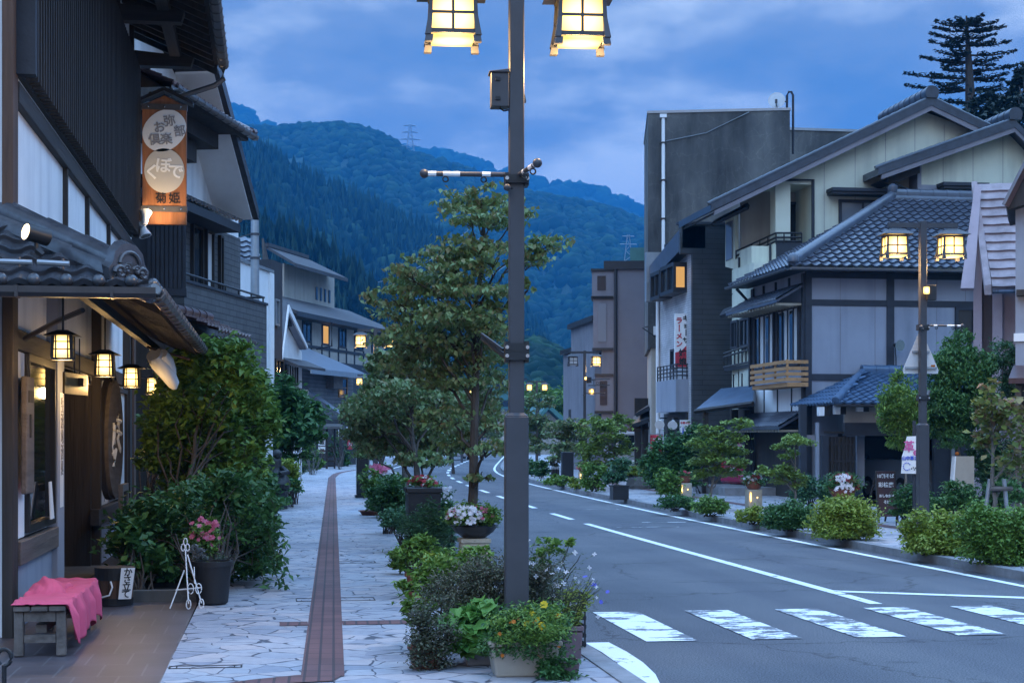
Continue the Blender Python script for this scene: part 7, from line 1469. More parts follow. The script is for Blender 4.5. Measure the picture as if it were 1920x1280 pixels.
# ---------------------------------------------------------------- LEFT plants
def PX(cl, d, k=1.0, j=.3): return clusters_px(cl, d, k, j)
b = WG(390, 1105, LZ); d0 = 19.5
t = shrub('garden_shrub', 'large spreading dark green shrub by the shop wall, arching over the pavement', 'shrub', WG(400, 1112, .1), PX([(270, 1010, 55, 55), (330, 985, 60, 50), (390, 960, 60, 45), (440, 985, 55, 60), (300, 1060, 60, 40), (370, 1040, 60, 60), (440, 1060, 50, 45), (475, 1020, 35, 60), (495, 1075, 28, 30), (510, 1000, 16, 25), (480, 940, 40, 30), (430, 920, 40, 30)], 18.2, .9, .7), .092, 'leafdark', k=7, minz=.1, clump=18, spread=.2)
sp_ = MB(); lp = []
for (x0, y0), (x1, y1) in (((470, 1010), (545, 1080)), ((480, 1040), (528, 1115)), ((475, 985), (540, 1030)), ((470, 1060), (500, 1120)), ((485, 960), (528, 985)), ((480, 1000), (520, 1060)), ((490, 1020), (535, 1100))):
    a = np.array(W(x0, y0, 18.0)); e = np.array(W(x1, y1, 17.3)); pts = [a+(e-a)*q+np.array((0, 0, .22*math.sin(math.pi*q))) for q in np.linspace(0, 1, 8)]; sp_.tube(pts, [.010-.0010*i for i in range(8)], 4)
    for q in np.linspace(.05, 1, 26): i = min(6, int(q*7)); p = pts[i]+(pts[i+1]-pts[i])*(q*7-i); lp += [p+rng.normal(size=3)*.035 for _ in range(2)]
B('arching_stem', sp_, MT['twig'], t); V, Fc = leaf_arrays(np.array(lp), .10, .5, .5, .45); meshobj('spray_leaves', V, Fc, MT['leafdark'], t)
t = tree('leafy_tree', 'big leafy multi stemmed tree overhanging from the shop end, its leaves catching lantern light', 'tree', WG(330, 1075, .1), PX([(315, 795, 26, 22), (350, 715, 40, 32), (400, 690, 50, 30), (440, 700, 40, 35), (470, 740, 30, 40), (380, 750, 60, 45), (440, 780, 55, 45), (330, 800, 50, 40), (400, 830, 60, 45), (460, 840, 35, 40), (350, 860, 45, 35), (290, 860, 28, 34), (500, 790, 24, 40), (410, 880, 40, 25), (350, 900, 38, 26), (430, 895, 42, 26), (475, 880, 26, 26), (390, 915, 36, 22)], 21.0, 1.0, .8), .112, 'leafmid', W(385, 740, 21), (.05), 'bark', k=8.5, twigs=3, clump=16, spread=.2)
st = MB()
for px, py in ((305, 770), (345, 730), (420, 760), (380, 800), (430, 730)): branch(st, np.array(WG(320+rng.uniform(-15, 30), 1075, .1))+(0, 1, 0), W(px, py, 20.8), .022, .008, .06, 7)
B('side_trunk', st, MT['bark'], t, smooth=True)
shrub('wall_vine', 'dark ivy like vine hanging under the canopy beside the last lantern', 'vine', WG(285, 1050, .1), PX([(275, 800, 16, 26), (325, 775, 22, 22), (290, 830, 22, 30), (350, 720, 22, 18)], 23.4, .8), .12, 'leafdark', k=7)
shrub('round_tree', 'rounded dense green tree beyond the leafy shrub, behind the display case', 'tree', WG(548, 945, LZ), PX([(530, 770, 35, 35), (560, 780, 35, 35), (545, 820, 45, 35), (510, 800, 30, 40), (575, 820, 22, 25), (540, 735, 28, 22), (505, 745, 20, 25), (555, 850, 25, 16)], 40, 1.0, .6), .2, 'leafdark', k=9, clump=30)
shrub('dark_camellia', 'dark small leaved bush in front of the meter box post', 'shrub', WG(470, 945, LZ), PX([(455, 845, 22, 22), (475, 870, 25, 28), (450, 880, 25, 25)], 41, 1), .13, 'leafblue', k=8)
shrub('hedge', 'leafy hedge along the left pavement edge past the garden', 'hedge', WG(500, 955, LZ), PX([(495, 915, 25, 22), (520, 920, 22, 18), (470, 935, 30, 25), (510, 945, 25, 15), (540, 915, 20, 14), (490, 965, 24, 20)], 37, 1.0, 1), .14, 'leafdark', k=8)
shrub('clipped_bush', 'yellowish clipped bush beside the bronze statue', 'shrub', WG(541, 950, LZ), PX([(541, 888, 16, 16), (543, 905, 15, 14), (540, 872, 12, 8)], 38, 1), .1, 'leafyel', k=10)
shrub('garden_bushes', 'pale green low bushes before the notice shelter', 'shrub', WG(585, 890, LZ), PX([(575, 870, 16, 12), (590, 862, 14, 12), (570, 885, 14, 8), (600, 872, 8, 10), (578, 845, 10, 12)], 78, 1), .2, 'leafmid', k=8)
shrub('shelter_tree', 'bushy dark tree between the notice shelter and hanging signs', 'tree', WG(637, 880, LZ), PX([(635, 845, 14, 16), (640, 865, 12, 14), (630, 830, 8, 10)], 92, 1), .26, 'leafdark', k=9)
# flower pot behind the easel
c = np.array(WG(398, 1132, LZ)); t = thing('flower_pot', c, 'tall black flower pot of pink, silver and blue flowers behind the wire easel', 'flower pot')
B('pot', MB().lathe(c, [(.13, 0), (.155, .02), (.19, .38), (.205, .38), (.205, .43), (.18, .43), (.17, .36), (.01, .34)], 22), MT['ink'], t, smooth=True)
e1 = PX([(375, 1000, 20, 25), (395, 1020, 20, 30), (370, 1030, 18, 20)], 16.2, 1, .1); e2 = PX([(395, 1065, 22, 22), (405, 1090, 18, 20), (385, 1085, 14, 18), (400, 1115, 12, 14)], 16.0, 1, .1); e3 = PX([(362, 1032, 14, 12), (378, 1040, 12, 10)], 15.95, .8, .05)
foliage(t, e1, .055, MT['leafmid'], 3, 'begonia_leaves'); foliage(t, e2, .04, MT['leafgrey'], 6, 'trailing_leaves'); foliage(t, e3, .06, MT['leafsilver'], 6, 'silver_leaves', aspect=.25)
flowers(t, pts_in(PX([(375, 985, 18, 14), (395, 990, 16, 12), (372, 1010, 18, 14), (400, 1020, 12, 25)], 16.05, 1, .1), 46), .028, MT['pinkfl'], 'pink_flowers'); flowers(t, [W(366, 1060, 15.8), W(402, 1060, 15.8), W(388, 1086, 15.75), W(410, 1080, 15.8), W(396, 1072, 15.8)], .03, MT['blufl'], 'blue_flowers')
B('stem', MB().tube([c+(0, 0, .36), W(378, 1040, 16.2), W(380, 1000, 16.2)], [.012, .01, .006], 5), MT['twig'], t)
B('rim_soil', MB().lathe(c+(0, 0, .34), [(.01, 0), (.17, 0), (.17, .02), (.01, .02)], 16), MT['soil'], t)
shrub('dwarf_broadleaf', 'glossy broad leaved bush growing behind the umbrella barrel', 'shrub', WG(262, 1108, .1), PX([(245, 1015, 28, 28), (262, 1050, 34, 32), (225, 1025, 18, 22), (290, 1075, 30, 25), (240, 985, 18, 14)], 17.0, 1), .13, 'leafdark', k=8, aspect=.6)
B('garden_kerb', MB().ab(-1.4, -.66, 16.45, 16.6, .0, .16), MT['concrete'])['kind'] = 'structure'
# ---------------------------------------------------------------- the row of street trees
def pot_round(t, c, r, h, mat, taper=.8): B('pot', MB().lathe(c, [(r*taper, 0), (r*.98, h*.86), (r*1.08, h*.86), (r*1.08, h), (r*.96, h), (r*.9, h*.85), (.01, h*.84)], 20), MT[mat], t, smooth=True)
b = WG(878, 1105, LZ)
tree('dogwood_tree', 'tallest street tree with layered drooping leaves, just behind the nearest lamp post', 'tree', b, PX([(865, 385, 38, 16), (905, 372, 28, 16), (945, 410, 45, 20), (880, 410, 45, 14), (975, 402, 22, 16), (1025, 462, 38, 12), (1000, 492, 30, 10), (985, 480, 22, 12), (815, 487, 40, 13), (875, 470, 52, 14), (930, 485, 40, 16), (850, 500, 40, 10), (755, 508, 26, 14), (775, 530, 40, 15), (830, 540, 60, 16), (895, 545, 60, 18), (940, 570, 32, 18), (735, 562, 42, 12), (785, 590, 60, 16), (850, 600, 70, 17), (915, 620, 45, 18), (765, 635, 62, 16), (835, 655, 70, 18), (905, 670, 50, 18), (790, 690, 60, 15), (860, 715, 65, 17), (925, 725, 40, 16), (895, 775, 50, 18), (840, 790, 45, 16), (930, 795, 30, 16), (865, 830, 45, 13), (915, 845, 35, 12), (990, 545, 10, 12), (905, 893, 26, 9)], 17.7, 1.0, .75), .074, 'dogwood', W(905, 385, 17.7), .066, zk=1.3, k=4.6, droop=.75, flat=.65, clump=14, spread=.2, twigs=4, aspect=.62)
tree('street_tree', 'drooping street tree left of the tallest one, before the inn', 'tree', WG(805, 1035, LZ), PX([(712, 685, 22, 14), (735, 718, 40, 18), (690, 760, 35, 16), (760, 745, 50, 20), (715, 780, 55, 20), (690, 815, 40, 16), (775, 800, 55, 20), (820, 840, 45, 16), (735, 840, 45, 15), (790, 865, 40, 10), (670, 780, 22, 14), (840, 760, 40, 18), (760, 690, 40, 16)], 25.2, 1, 1.0), .09, 'dogwood', W(760, 700, 25.2), .07, k=9.5, group='street trees in the planter row', droop=.7, flat=.6, clump=14, spread=.2, twigs=3, aspect=.62)
tree('street_tree', 'farther street tree in the planter row, its trunk beside the pavement lamp post', 'tree', WG(767, 985, LZ), PX([(722, 725, 26, 16), (740, 690, 36, 18), (690, 770, 35, 18), (745, 760, 45, 20), (720, 815, 45, 16), (780, 790, 40, 18), (765, 840, 40, 14), (690, 850, 22, 12)], 31.5, 1, 1.0), .10, 'dogwood', W(745, 700, 31.5), .07, k=9.5, group='street trees in the planter row', droop=.7, flat=.6, clump=14, spread=.2, twigs=2, aspect=.62)
for px, py, d, lab in ((716, 950, 43, 'small far street tree close to the distant pavement lamp'), (850, 900, 75, 'far street tree at the bend of the road left kerb'), (905, 870, 120, 'hazy far street tree where the road turns')):
    s = d/43; tree('street_tree', lab, 'tree', WG(px, 820+5100/d), PX([(px-18, 770+0*s, 26/s**.5, 16/s**.3), (px+12, 760, 26/s**.5, 16), (px-5, 795, 34/s**.5, 14), (px+18, 810, 24/s**.5, 12), (px, 735, 20/s**.5, 14)], d, 1, 1.2), .14*s**.5, 'dogwood', W(px, 760, d), .07, k=7, group='street trees in the planter row', droop=.6, flat=.6, twigs=1)
# ---------------------------------------------------------------- planters round the nearest lamp
def trough(name, label, px0, px1, d, h, dep, mat, loc_only=False):
    c = np.array(W((px0+px1)/2, 0, d)); c[2] = LZ; w_ = (px1-px0)*d/F/2; t = thing(name, c, label, 'planter'); mb = MB(); x, y = c[0], c[1]
    mb.hexa([(x-w_*.80, y-dep*.8, LZ), (x+w_*.80, y-dep*.8, LZ), (x+w_*.80, y+dep*.8, LZ), (x-w_*.80, y+dep*.8, LZ)], [(x-w_*.93, y-dep*.95, LZ+h*.84), (x+w_*.93, y-dep*.95, LZ+h*.84), (x+w_*.93, y+dep*.95, LZ+h*.84), (x-w_*.93, y+dep*.95, LZ+h*.84)])
    B('tub', mb, MT[mat], t, bev=.015, seg=3); rm = MB()
    o, i_ = 1.0, .88
    for z0, z1 in ((LZ+h*.86, LZ+h),):
        rm.ab(x-w_, x+w_, y-dep, y-dep*i_, z0, z1).ab(x-w_, x+w_, y+dep*i_, y+dep, z0, z1).ab(x-w_, x-w_*i_, y-dep*i_, y+dep*i_, z0, z1).ab(x+w_*i_, x+w_, y-dep*i_, y+dep*i_, z0, z1)
    B('rim', rm, MT[mat], t, bev=.012, seg=3); B('soil', MB().ab(x-w_*.9, x+w_*.9, y-dep*.9, y+dep*.9, LZ+h*.845, LZ+h*.9), MT['soil'], t); return t, c
t, c = trough('flower_trough', 'beige plastic trough of yellow and orange marigolds, frontmost of the planters', 912, 1050, 11.15, .245, .14, 'pot_beige')
mg = PX([(960, 1190, 40, 35), (1010, 1185, 42, 38), (985, 1215, 60, 25), (1040, 1180, 25, 30), (940, 1215, 25, 22)], 11.1, 1.0, .08); foliage(t, mg, .038, MT['leafdark'], 9, 'marigold_leaves', aspect=.4, clump=14, shell=.3)
mg2 = PX([(970, 1185, 40, 30), (1015, 1180, 40, 34)], 11.0, 1.0, .08); foliage(t, mg2, .036, MT['leafmid'], 4, 'young_leaves', aspect=.4)
flowers(t, [W(1013, 1168, 10.9), W(1008, 1160, 10.95), W(1016, 1173, 10.92), W(1047, 1153, 11), W(998, 1151, 11), W(988, 1168, 10.95), W(1020, 1133, 11.1), W(985, 1170, 10.9)], .026, MT['yelfl'], 'yellow_flowers', 9); flowers(t, [W(973, 1160, 11), W(963, 1165, 10.9), W(957, 1166, 11), W(1012, 1230, 10.85), W(937, 1188, 10.9), W(942, 1228, 10.85), W(1003, 1166, 10.92), W(1045, 1155, 11), W(1048, 1212, 10.9)], .018, MT['orafl'], 'orange_flowers', 8)
t, c = trough('plastic_planter', 'grey plastic planter of large soft leaves, left of the marigold trough', 866, 935, 11.7, .24, .14, 'pot_grey'); bl = PX([(890, 1175, 40, 32), (880, 1205, 36, 26), (915, 1190, 30, 30), (900, 1150, 24, 16)], 11.6, 1.0, .06); foliage(t, bl, .115, MT['leafbig'], 8, 'broad_leaves', aspect=.85, droop=.55, flat=.6, clump=8)
t, c = trough('square_pot', 'mauve brown square pot of leggy lavender stems, on the road side', 1040, 1090, 11.9, .26, .12, 'pot_brown')
sm = MB(); lp = []
for i in range(30):
    a = c+np.array((rng.uniform(-.06, .06), rng.uniform(-.05, .05), .24)); e = a+np.array((rng.uniform(-.10, .26), rng.uniform(-.15, .15), rng.uniform(.15, .42))); m_ = (a+e)/2+np.array((0, 0, .06)); sm.tube([a, m_, e], [.004, .003, .0015], 4); lp += [a+(e-a)*q+rng.normal(size=3)*.014 for q in rng.uniform(0, .9, 22)]
B('stem', sm, MT['twig'], t); V, Fc = leaf_arrays(np.array(lp), .035, -.2, .3, .28); meshobj('narrow_leaves', V, Fc, MT['leafyel'], t); flowers(t, [c+(.2, 0, .55), c+(.26, .05, .42), c+(.12, -.05, .62), c+(.3, 0, .5)], .02, MT['blufl'], 'blue_flowers')
c = np.array(W(1062, 0, 12.6)); c[2] = LZ; t = thing('black_crate', c, 'black plastic mesh crate standing behind the mauve brown pot', 'crate'); x, y = c[0], c[1]; cm = MB()
for z in np.linspace(LZ+.02, LZ+.36, 6): cm.ab(x-.14, x+.14, y-.1, y-.09, z, z+.03).ab(x-.14, x+.14, y+.09, y+.1, z, z+.03).ab(x-.14, x-.13, y-.09, y+.09, z, z+.03).ab(x+.13, x+.14, y-.09, y+.09, z, z+.03)
for q in np.linspace(-.13, .12, 6): cm.ab(x+q, x+q+.015, y-.104, y-.1005, LZ, LZ+.4)
B('mesh_sides', cm, MT['black'], t); B('rim', MB().ab(x-.155, x+.155, y-.115, y-.092, LZ+.395, LZ+.43).ab(x-.155, x+.155, y+.092, y+.115, LZ+.395, LZ+.43).ab(x-.155, x-.13, y-.092, y+.092, LZ+.395, LZ+.43).ab(x+.13, x+.155, y-.092, y+.092, LZ+.395, LZ+.43), MT['black'], t)
def potted(name, label, cls, d, base, leaf, mat, pot=None, k=8, **kw):
    t = shrub(name, label, 'potted plant' if pot else 'plant', base, cls, leaf, mat, k, **kw)
    if pot: pot_round(t, np.array(base), pot[0], pot[1], pot[2])
    return t
bp = np.array(W(800, 0, 11.5)); bp[2] = LZ
potted('twiggy_bush', 'dusky purple twiggy bush beside the pavement, left of the grey planter', PX([(800, 1195, 26, 40), (795, 1160, 26, 28), (820, 1215, 26, 34), (790, 1230, 22, 34), (815, 1255, 26, 22), (845, 1190, 14, 26)], 11.4, 1.0, .06), 11.4, bp, .030, 'leafpurple', (.13, .16, 'terracotta'), k=3.6, clump=9, spread=.26, shell=.15)
bp = np.array(W(930, 0, 12.1)); bp[2] = LZ
potted('heather_bush', 'fine grey green bush wrapped round the foot of the nearest lamp', PX([(840, 1110, 40, 32), (890, 1105, 45, 40), (940, 1115, 50, 40), (985, 1105, 45, 45), (915, 1075, 42, 28), (870, 1140, 44, 28), (960, 1145, 50, 30), (1005, 1130, 36, 34), (1010, 1080, 24, 24)], 12.0, 1.0, .14), 12, bp, .034, 'leafpurple', None, k=4.6, clump=10, aspect=.35, spread=.26, shell=.2)
bp = np.array(W(905, 0, 12.9)); bp[2] = LZ
potted('stem_plant', 'bright green leafy stems leaning over the pavement by the planters', PX([(800, 1090, 28, 22), (830, 1075, 32, 26), (775, 1098, 18, 10), (785, 1130, 26, 20), (770, 1158, 16, 16), (795, 1165, 20, 12), (860, 1060, 30, 24), (820, 1120, 30, 26), (900, 1050, 26, 20), (755, 1095, 10, 7)], 12.5, 1.0, .15), 12.5, bp, .068, 'leafmid', None, k=6.5, clump=8, aspect=.42)
bp = np.array(W(1020, 0, 12.3)); bp[2] = LZ
t = potted('fern_clump', 'yellow green ferny clump in front of the stone pedestal', PX([(835, 1055, 30, 16), (815, 1050, 18, 14), (860, 1050, 22, 16)], 13.2, 1, .1), 13.2, np.array(W(850, 0, 13.2))*(1, 1, 0)+(0, 0, LZ), .065, 'leafyel', None, k=5, aspect=.22)
# airy gaura with white stars
bp = np.array(W(1000, 0, 12.2)); bp[2] = LZ; t = thing('gaura', bp, 'airy wand flowers with small white stars spraying towards the road', 'plant'); sm = MB(); fl = []; lp = []
for i in range(95):
    e = np.array(W(rng.normal(1045, 42), rng.uniform(1015, 1165), 12.1+rng.uniform(-.35, .35))); a = bp+np.array((rng.uniform(-.12, .12), rng.uniform(-.12, .12), rng.uniform(.1, .5))); m_ = a*.45+e*.55+np.array((-.02, 0, .13)); sm.tube([a, m_*.6+a*.4+np.array((0, 0, .05)), m_, e], [.003, .0022, .0016, .001], 3, False)
    if i % 3 == 0: fl.append(e)
    for q in rng.uniform(.1, .95, 7): lp.append(m_+(e-m_)*q+rng.normal(size=3)*.015)
for px, py in ((962, 1045), (970, 1055), (985, 1062), (960, 1070), (975, 1038), (990, 1012), (1025, 1068), (1035, 1075), (1005, 1080), (958, 1063), (966, 1060), (1085, 1090), (1112, 1085), (1118, 1100), (1048, 1065), (978, 1024), (1000, 1056), (1062, 1072)): fl.append(np.array(W(px, py, 11.75)))
B('wand', sm, MT['leafgrey'], t); flowers(t, fl, .019, MT['whitefl'], 'white_flowers', 4); V, Fc = leaf_arrays(np.array(lp), .028, -.2, .3, .2); meshobj('thin_leaves', V, Fc, MT['leafgrey'], t)
bp = np.array(W(1035, 0, 12.8)); bp[2] = LZ; t = thing('sapling', bp, 'bare twigged sapling with one tuft of green leaves, right of the lamp post', 'plant'); sm = MB()
for e, r in (((1033, 1030), .010), ((1015, 1048), .007), ((1068, 1015), .009), ((1088, 1040), .007), ((1080, 1062), .006), ((1058, 1075), .006), ((1005, 1065), .006), ((1062, 1040), .006)): branch(sm, bp+np.array((0, 0, .25)), W(*e, 12.6), r, .003, .06, 6)
B('stem', sm, MT['bark'], t); foliage(t, PX([(1030, 1028, 22, 14), (1010, 1050, 14, 12), (1018, 1062, 10, 10), (1068, 1017, 6, 6)], 12.5, 1, .05), .07, MT['leafmid'], 7, 'leaf_tuft', clump=6)
t, c = trough('weedy_pot', 'low pot with tufted green foliage at the bottom edge, right of the trough', 1030, 1085, 11.2, .10, .12, 'pot_brown'); foliage(t, PX([(1050, 1262, 28, 20), (1035, 1250, 18, 16)], 10.95, 1, .05), .04, MT['leafdark'], 9, 'leaves')
# pedestal with the black bowl
c = np.array(W(889, 0, 17.2)); c[2] = LZ; hz_ = 1.7+(820-1008)/F*17.2; t = thing('stone_pedestal', c, 'pale square stone pedestal carrying the black flower bowl', 'pedestal'); B('shaft', MB().ab(c[0]-.15, c[0]+.15, c[1]-.15, c[1]+.15, LZ, hz_-.05), MT['sandstone'], t, bev=.01); B('top_slab', MB().ab(c[0]-.165, c[0]+.165, c[1]-.165, c[1]+.165, hz_-.05, hz_), MT['sandstone'], t, bev=.01)
t = thing('flower_bowl', c+(0, 0, hz_-LZ), 'shallow black bowl heaped with white and pink flowers on the square pedestal', 'flower bowl'); cb = c+(-.0, 0, hz_-LZ); B('bowl', MB().lathe(cb, [(.11, 0), (.13, .012), (.21, .07), (.25, .125), (.265, .13), (.255, .14), (.22, .11), (.01, .10)], 26), MT['blackstone'], t, smooth=True)
f1 = PX([(872, 970, 28, 18), (895, 968, 30, 18), (915, 975, 20, 15), (855, 975, 16, 14)], 17.1, 1.0, .06); foliage(t, f1, .045, MT['leafmid'], 8, 'leaves', clump=12); flowers(t, pts_in(PX([(872, 965, 28, 16), (880, 975, 26, 14), (850, 968, 12, 12)], 17.0, 1, .05), 110), .024, MT['whitefl'], 'white_flowers'); flowers(t, pts_in(PX([(912, 972, 18, 12), (850, 965, 12, 10), (900, 960, 14, 10)], 17.0, 1, .05), 34), .022, MT['pinkfl'], 'pink_flowers')
# further pots up the pavement edge
def edge_pot(px, py, cls, leaf, mat, label, pot=None, name='potted_shrub', k=8, d=None, **kw):
    bs = np.array(WG(px, py, LZ)); d = depth(bs[0], bs[1]); return potted(name, label, PX(cls, d, 1.0, .15), d, bs, leaf, mat, pot, k, group='plants along the pavement edge', **kw)
edge_pot(792, 1120, [(775, 1035, 26, 18), (800, 1035, 28, 16), (765, 1050, 16, 12), (785, 1015, 20, 12)], .065, 'leafmid', 'green potted plant in a terracotta tub just beyond the leafy stems', (.17, .26, 'terracotta'))
edge_pot(800, 1095, [(785, 990, 30, 28), (810, 980, 28, 30), (800, 1010, 34, 26), (770, 1010, 18, 18), (825, 1000, 18, 26)], .075, 'leafblue', 'spiky dark green grass clump before the black planter box', None, aspect=.12, droop=-.2)
edge_pot(757, 1035, [(745, 975, 24, 16), (762, 990, 22, 18), (735, 990, 16, 10), (755, 960, 18, 10)], .07, 'leafblue', 'low bluish bush spilling onto the pavement before the far flower tubs')
edge_pot(725, 1000, [(730, 915, 22, 18), (715, 930, 20, 16), (740, 930, 20, 20), (725, 945, 24, 14), (745, 950, 18, 16)], .08, 'leafdark', 'rounded dark bush left of the black planter box')
edge_pot(700, 965, [(695, 900, 16, 14), (705, 915, 16, 14), (690, 915, 10, 10)], .09, 'leafmid', 'feathery green plant in a shallow red dish beside the pavement', (.3, .1, 'terracotta'))
t = edge_pot(715, 945, [(712, 885, 14, 10), (728, 888, 12, 10), (720, 900, 18, 10)], .08, 'leafmid', 'tub of pink and white flowers near the far lamp post', None); flowers(t, pts_in(PX([(706, 880, 12, 7), (718, 884, 14, 7)], 39, 1, .2), 60), .06, MT['pinkfl'], 'pink_flowers', 5); flowers(t, pts_in(PX([(730, 892, 12, 8)], 39, 1, .2), 30), .05, MT['whitefl'], 'white_flowers', 5)
c = np.array(W(793, 0, 21.0)); c[2] = LZ; t = thing('planter_box', c, 'tall black steel planter box with red flowers in the pavement row', 'planter'); z1 = 1.7+(820-913)/F*21; B('box', MB().hexa([(c[0]-.2, c[1]-.2, LZ), (c[0]+.2, c[1]-.2, LZ), (c[0]+.2, c[1]+.2, LZ), (c[0]-.2, c[1]+.2, LZ)], [(c[0]-.215, c[1]-.215, z1-.07), (c[0]+.215, c[1]-.215, z1-.07), (c[0]+.215, c[1]+.215, z1-.07), (c[0]-.215, c[1]+.215, z1-.07)]), MT['blackstone'], t); B('rim', MB().ab(c[0]-.235, c[0]+.235, c[1]-.235, c[1]+.235, z1-.068, z1), MT['black'], t, bev=.01)
rf_ = PX([(780, 905, 18, 8), (805, 907, 16, 7), (790, 900, 18, 7)], 21, 1, .08); foliage(t, rf_, .05, MT['leafmid'], 6, 'leaves'); flowers(t, pts_in(rf_, 50), .03, MT['redfl'], 'red_flowers'); flowers(t, pts_in(rf_, 16), .026, MT['whitefl'], 'white_flowers')
t = edge_pot(838, 1050, [(830, 945, 16, 20), (840, 975, 14, 20), (822, 925, 12, 12)], .05, 'leafdark', 'white flowering bush right of the black planter box', None); flowers(t, pts_in(PX([(832, 940, 14, 18), (838, 920, 8, 8)], 20.9, 1, .1), 36), .024, MT['whitefl'], 'white_flowers')
edge_pot(846, 1075, [(845, 965, 12, 14), (848, 990, 10, 16), (840, 1015, 14, 18)], .06, 'leafblue', 'narrow green plant between the black box and the stone pedestal')
edge_pot(770, 1075, [(752, 1040, 16, 14), (765, 1060, 16, 14), (748, 1060, 12, 10)], .06, 'leafmid', 'leafy green plant low on the pavement edge before the terracotta tub')
edge_pot(715, 970, [(712, 935, 20, 16), (725, 950, 20, 14), (705, 950, 14, 10)], .08, 'leafdark', 'broad dark plant between the red dish and the rounded dark bush')
edge_pot(812, 1060, [(820, 1005, 20, 24), (805, 1030, 22, 18), (830, 1035, 16, 18)], .06, 'leafgrey', 'soft grey green bush in front of the narrow green plant')
for px, py, rx, ry, lab, mat in ((742, 985, 16, 12, 'small dark green tub plant past the rounded dark bush', 'leafdark'), (693, 925, 12, 10, 'far low plant by the black stele', 'leafmid'), (760, 905, 18, 12, 'far flowering bush behind the black planter box', 'leafdark')):
    edge_pot(px, py+ry, [(px, py, rx, ry), (px-6, py-5, rx*.7, ry*.7)], .08, mat, lab)
c = np.array(W(679, 0, 44)); c[2] = LZ; t = thing('black_stele', c, 'black stone stele standing beside the left pavement', 'stele'); B('slab', MB().ab(c[0]-.16, c[0]+.16, c[1]-.16, c[1]+.16, LZ+.08, 1.7-22*44/F), MT['blackstone'], t, bev=.02); B('foot', MB().ab(c[0]-.2, c[0]+.2, c[1]-.2, c[1]+.2, LZ, LZ+.08), MT['blackstone'], t)
for (px, py, w_, h_, lab) in ((630, 1126, .8, .3, 'stone lidded access cover in the paving by the tactile strip, farther of two'), (385, 1252, .52, .12, 'rectangular access cover set in the paving beside the brown tiles'), (655, 1055, .7, .3, 'faint far access cover across the tactile strip')):
    c = np.array(WG(px, py, LZ)); t = thing('access_cover', c, lab, 'cover'); fm = MB(); x, y = c[0], c[1]; e = .012; z0_, z1_ = LZ-.01, LZ+.0045
    fm.ab(x-w_/2, x+w_/2, y, y+e, z0_, z1_).ab(x-w_/2, x+w_/2, y+h_, y+h_+e, z0_, z1_).ab(x-w_/2, x-w_/2+e, y+e, y+h_, z0_, z1_).ab(x+w_/2-e, x+w_/2, y+e, y+h_, z0_, z1_); B('rim', fm, MT['ink'], t); B('lifting_slot', MB().ab(x+w_/2-.06, x+w_/2-.05, y+.02, y+.09, z0_, z1_).ab(x-w_/2+.05, x-w_/2+.06, y+.02, y+.09, z0_, z1_), MT['ink'], t)
# blurred dark iron scroll close to the lens, lower left corner
c = np.array(W(8, 1232, 10.6)); t = thing('iron_scroll', (c[0], c[1], LZ), 'dark iron scroll of a stand at the lower left picture corner', 'stand'); B('scroll', MB().tube([c+np.array((.045*math.cos(a), 0, .055*math.sin(a))) for a in np.linspace(-1.6, 4.2, 16)], .014, 7), MT['black'], t, smooth=True); B('stem', MB().tube([(c[0], c[1], LZ), c+(0, 0, -.05)], .016, 7), MT['black'], t)
# ---------------------------------------------------------------- RIGHT plants and small things
def rs(px, py, cls, leaf, mat, label, name='hedge', cat='hedge', k=10, group=None, d=None, **kw):
    bs = np.array(WG(px, py, RZ)); d = d or depth(bs[0], bs[1]); return shrub(name, label, cat, bs, PX(cls, d, 1.0, .15), leaf, mat, k, group, minz=.1, **kw)
rs(1740, 1040, [(1722, 1000, 26, 28), (1750, 1010, 30, 30), (1785, 1005, 32, 34), (1735, 1025, 34, 18), (1775, 1032, 38, 22), (1808, 1015, 26, 32)], .062, 'leafyel', 'yellow green hedge at the kerb, left half of the long hedge by the picture edge', k=11)
rs(1865, 1058, [(1835, 1000, 32, 34), (1868, 1005, 36, 36), (1905, 1005, 34, 38), (1850, 1035, 36, 26), (1890, 1042, 36, 26), (1935, 1020, 34, 44)], .062, 'leafmid', 'dark green hedge at the kerb, running out of the picture on the right', k=11)
rs(1585, 1012, [(1555, 978, 30, 26), (1585, 972, 36, 28), (1615, 980, 28, 26), (1565, 998, 32, 15), (1605, 998, 32, 15), (1585, 955, 28, 12)], .062, 'leafyel', 'big round yellow green bush at the kerb below the red and white flower bowl', 'round_bush', 'bush', k=12)
rs(1480, 995, [(1460, 972, 24, 18), (1485, 968, 28, 20), (1508, 975, 20, 18), (1475, 985, 30, 9)], .062, 'leafdark', 'dark green clipped bush at the kerb, right of the low yellow hedge', 'round_bush', 'bush', k=12)
rs(1413, 983, [(1400, 970, 16, 11), (1420, 968, 18, 13), (1436, 972, 14, 11)], .062, 'leafyel', 'low yellowish hedge at the kerb beneath the lit flower pedestal', k=11)
rs(1330, 968, [(1315, 952, 18, 13), (1335, 950, 20, 14), (1352, 955, 14, 11)], .07, 'leafmid', 'low green hedge ball at the kerb under the small maple', k=11)
rs(1267, 958, [(1253, 944, 16, 10), (1270, 942, 18, 11), (1288, 946, 14, 10)], .07, 'leafdark', 'low dark hedge at the kerb before the farther flower pedestal', k=11)
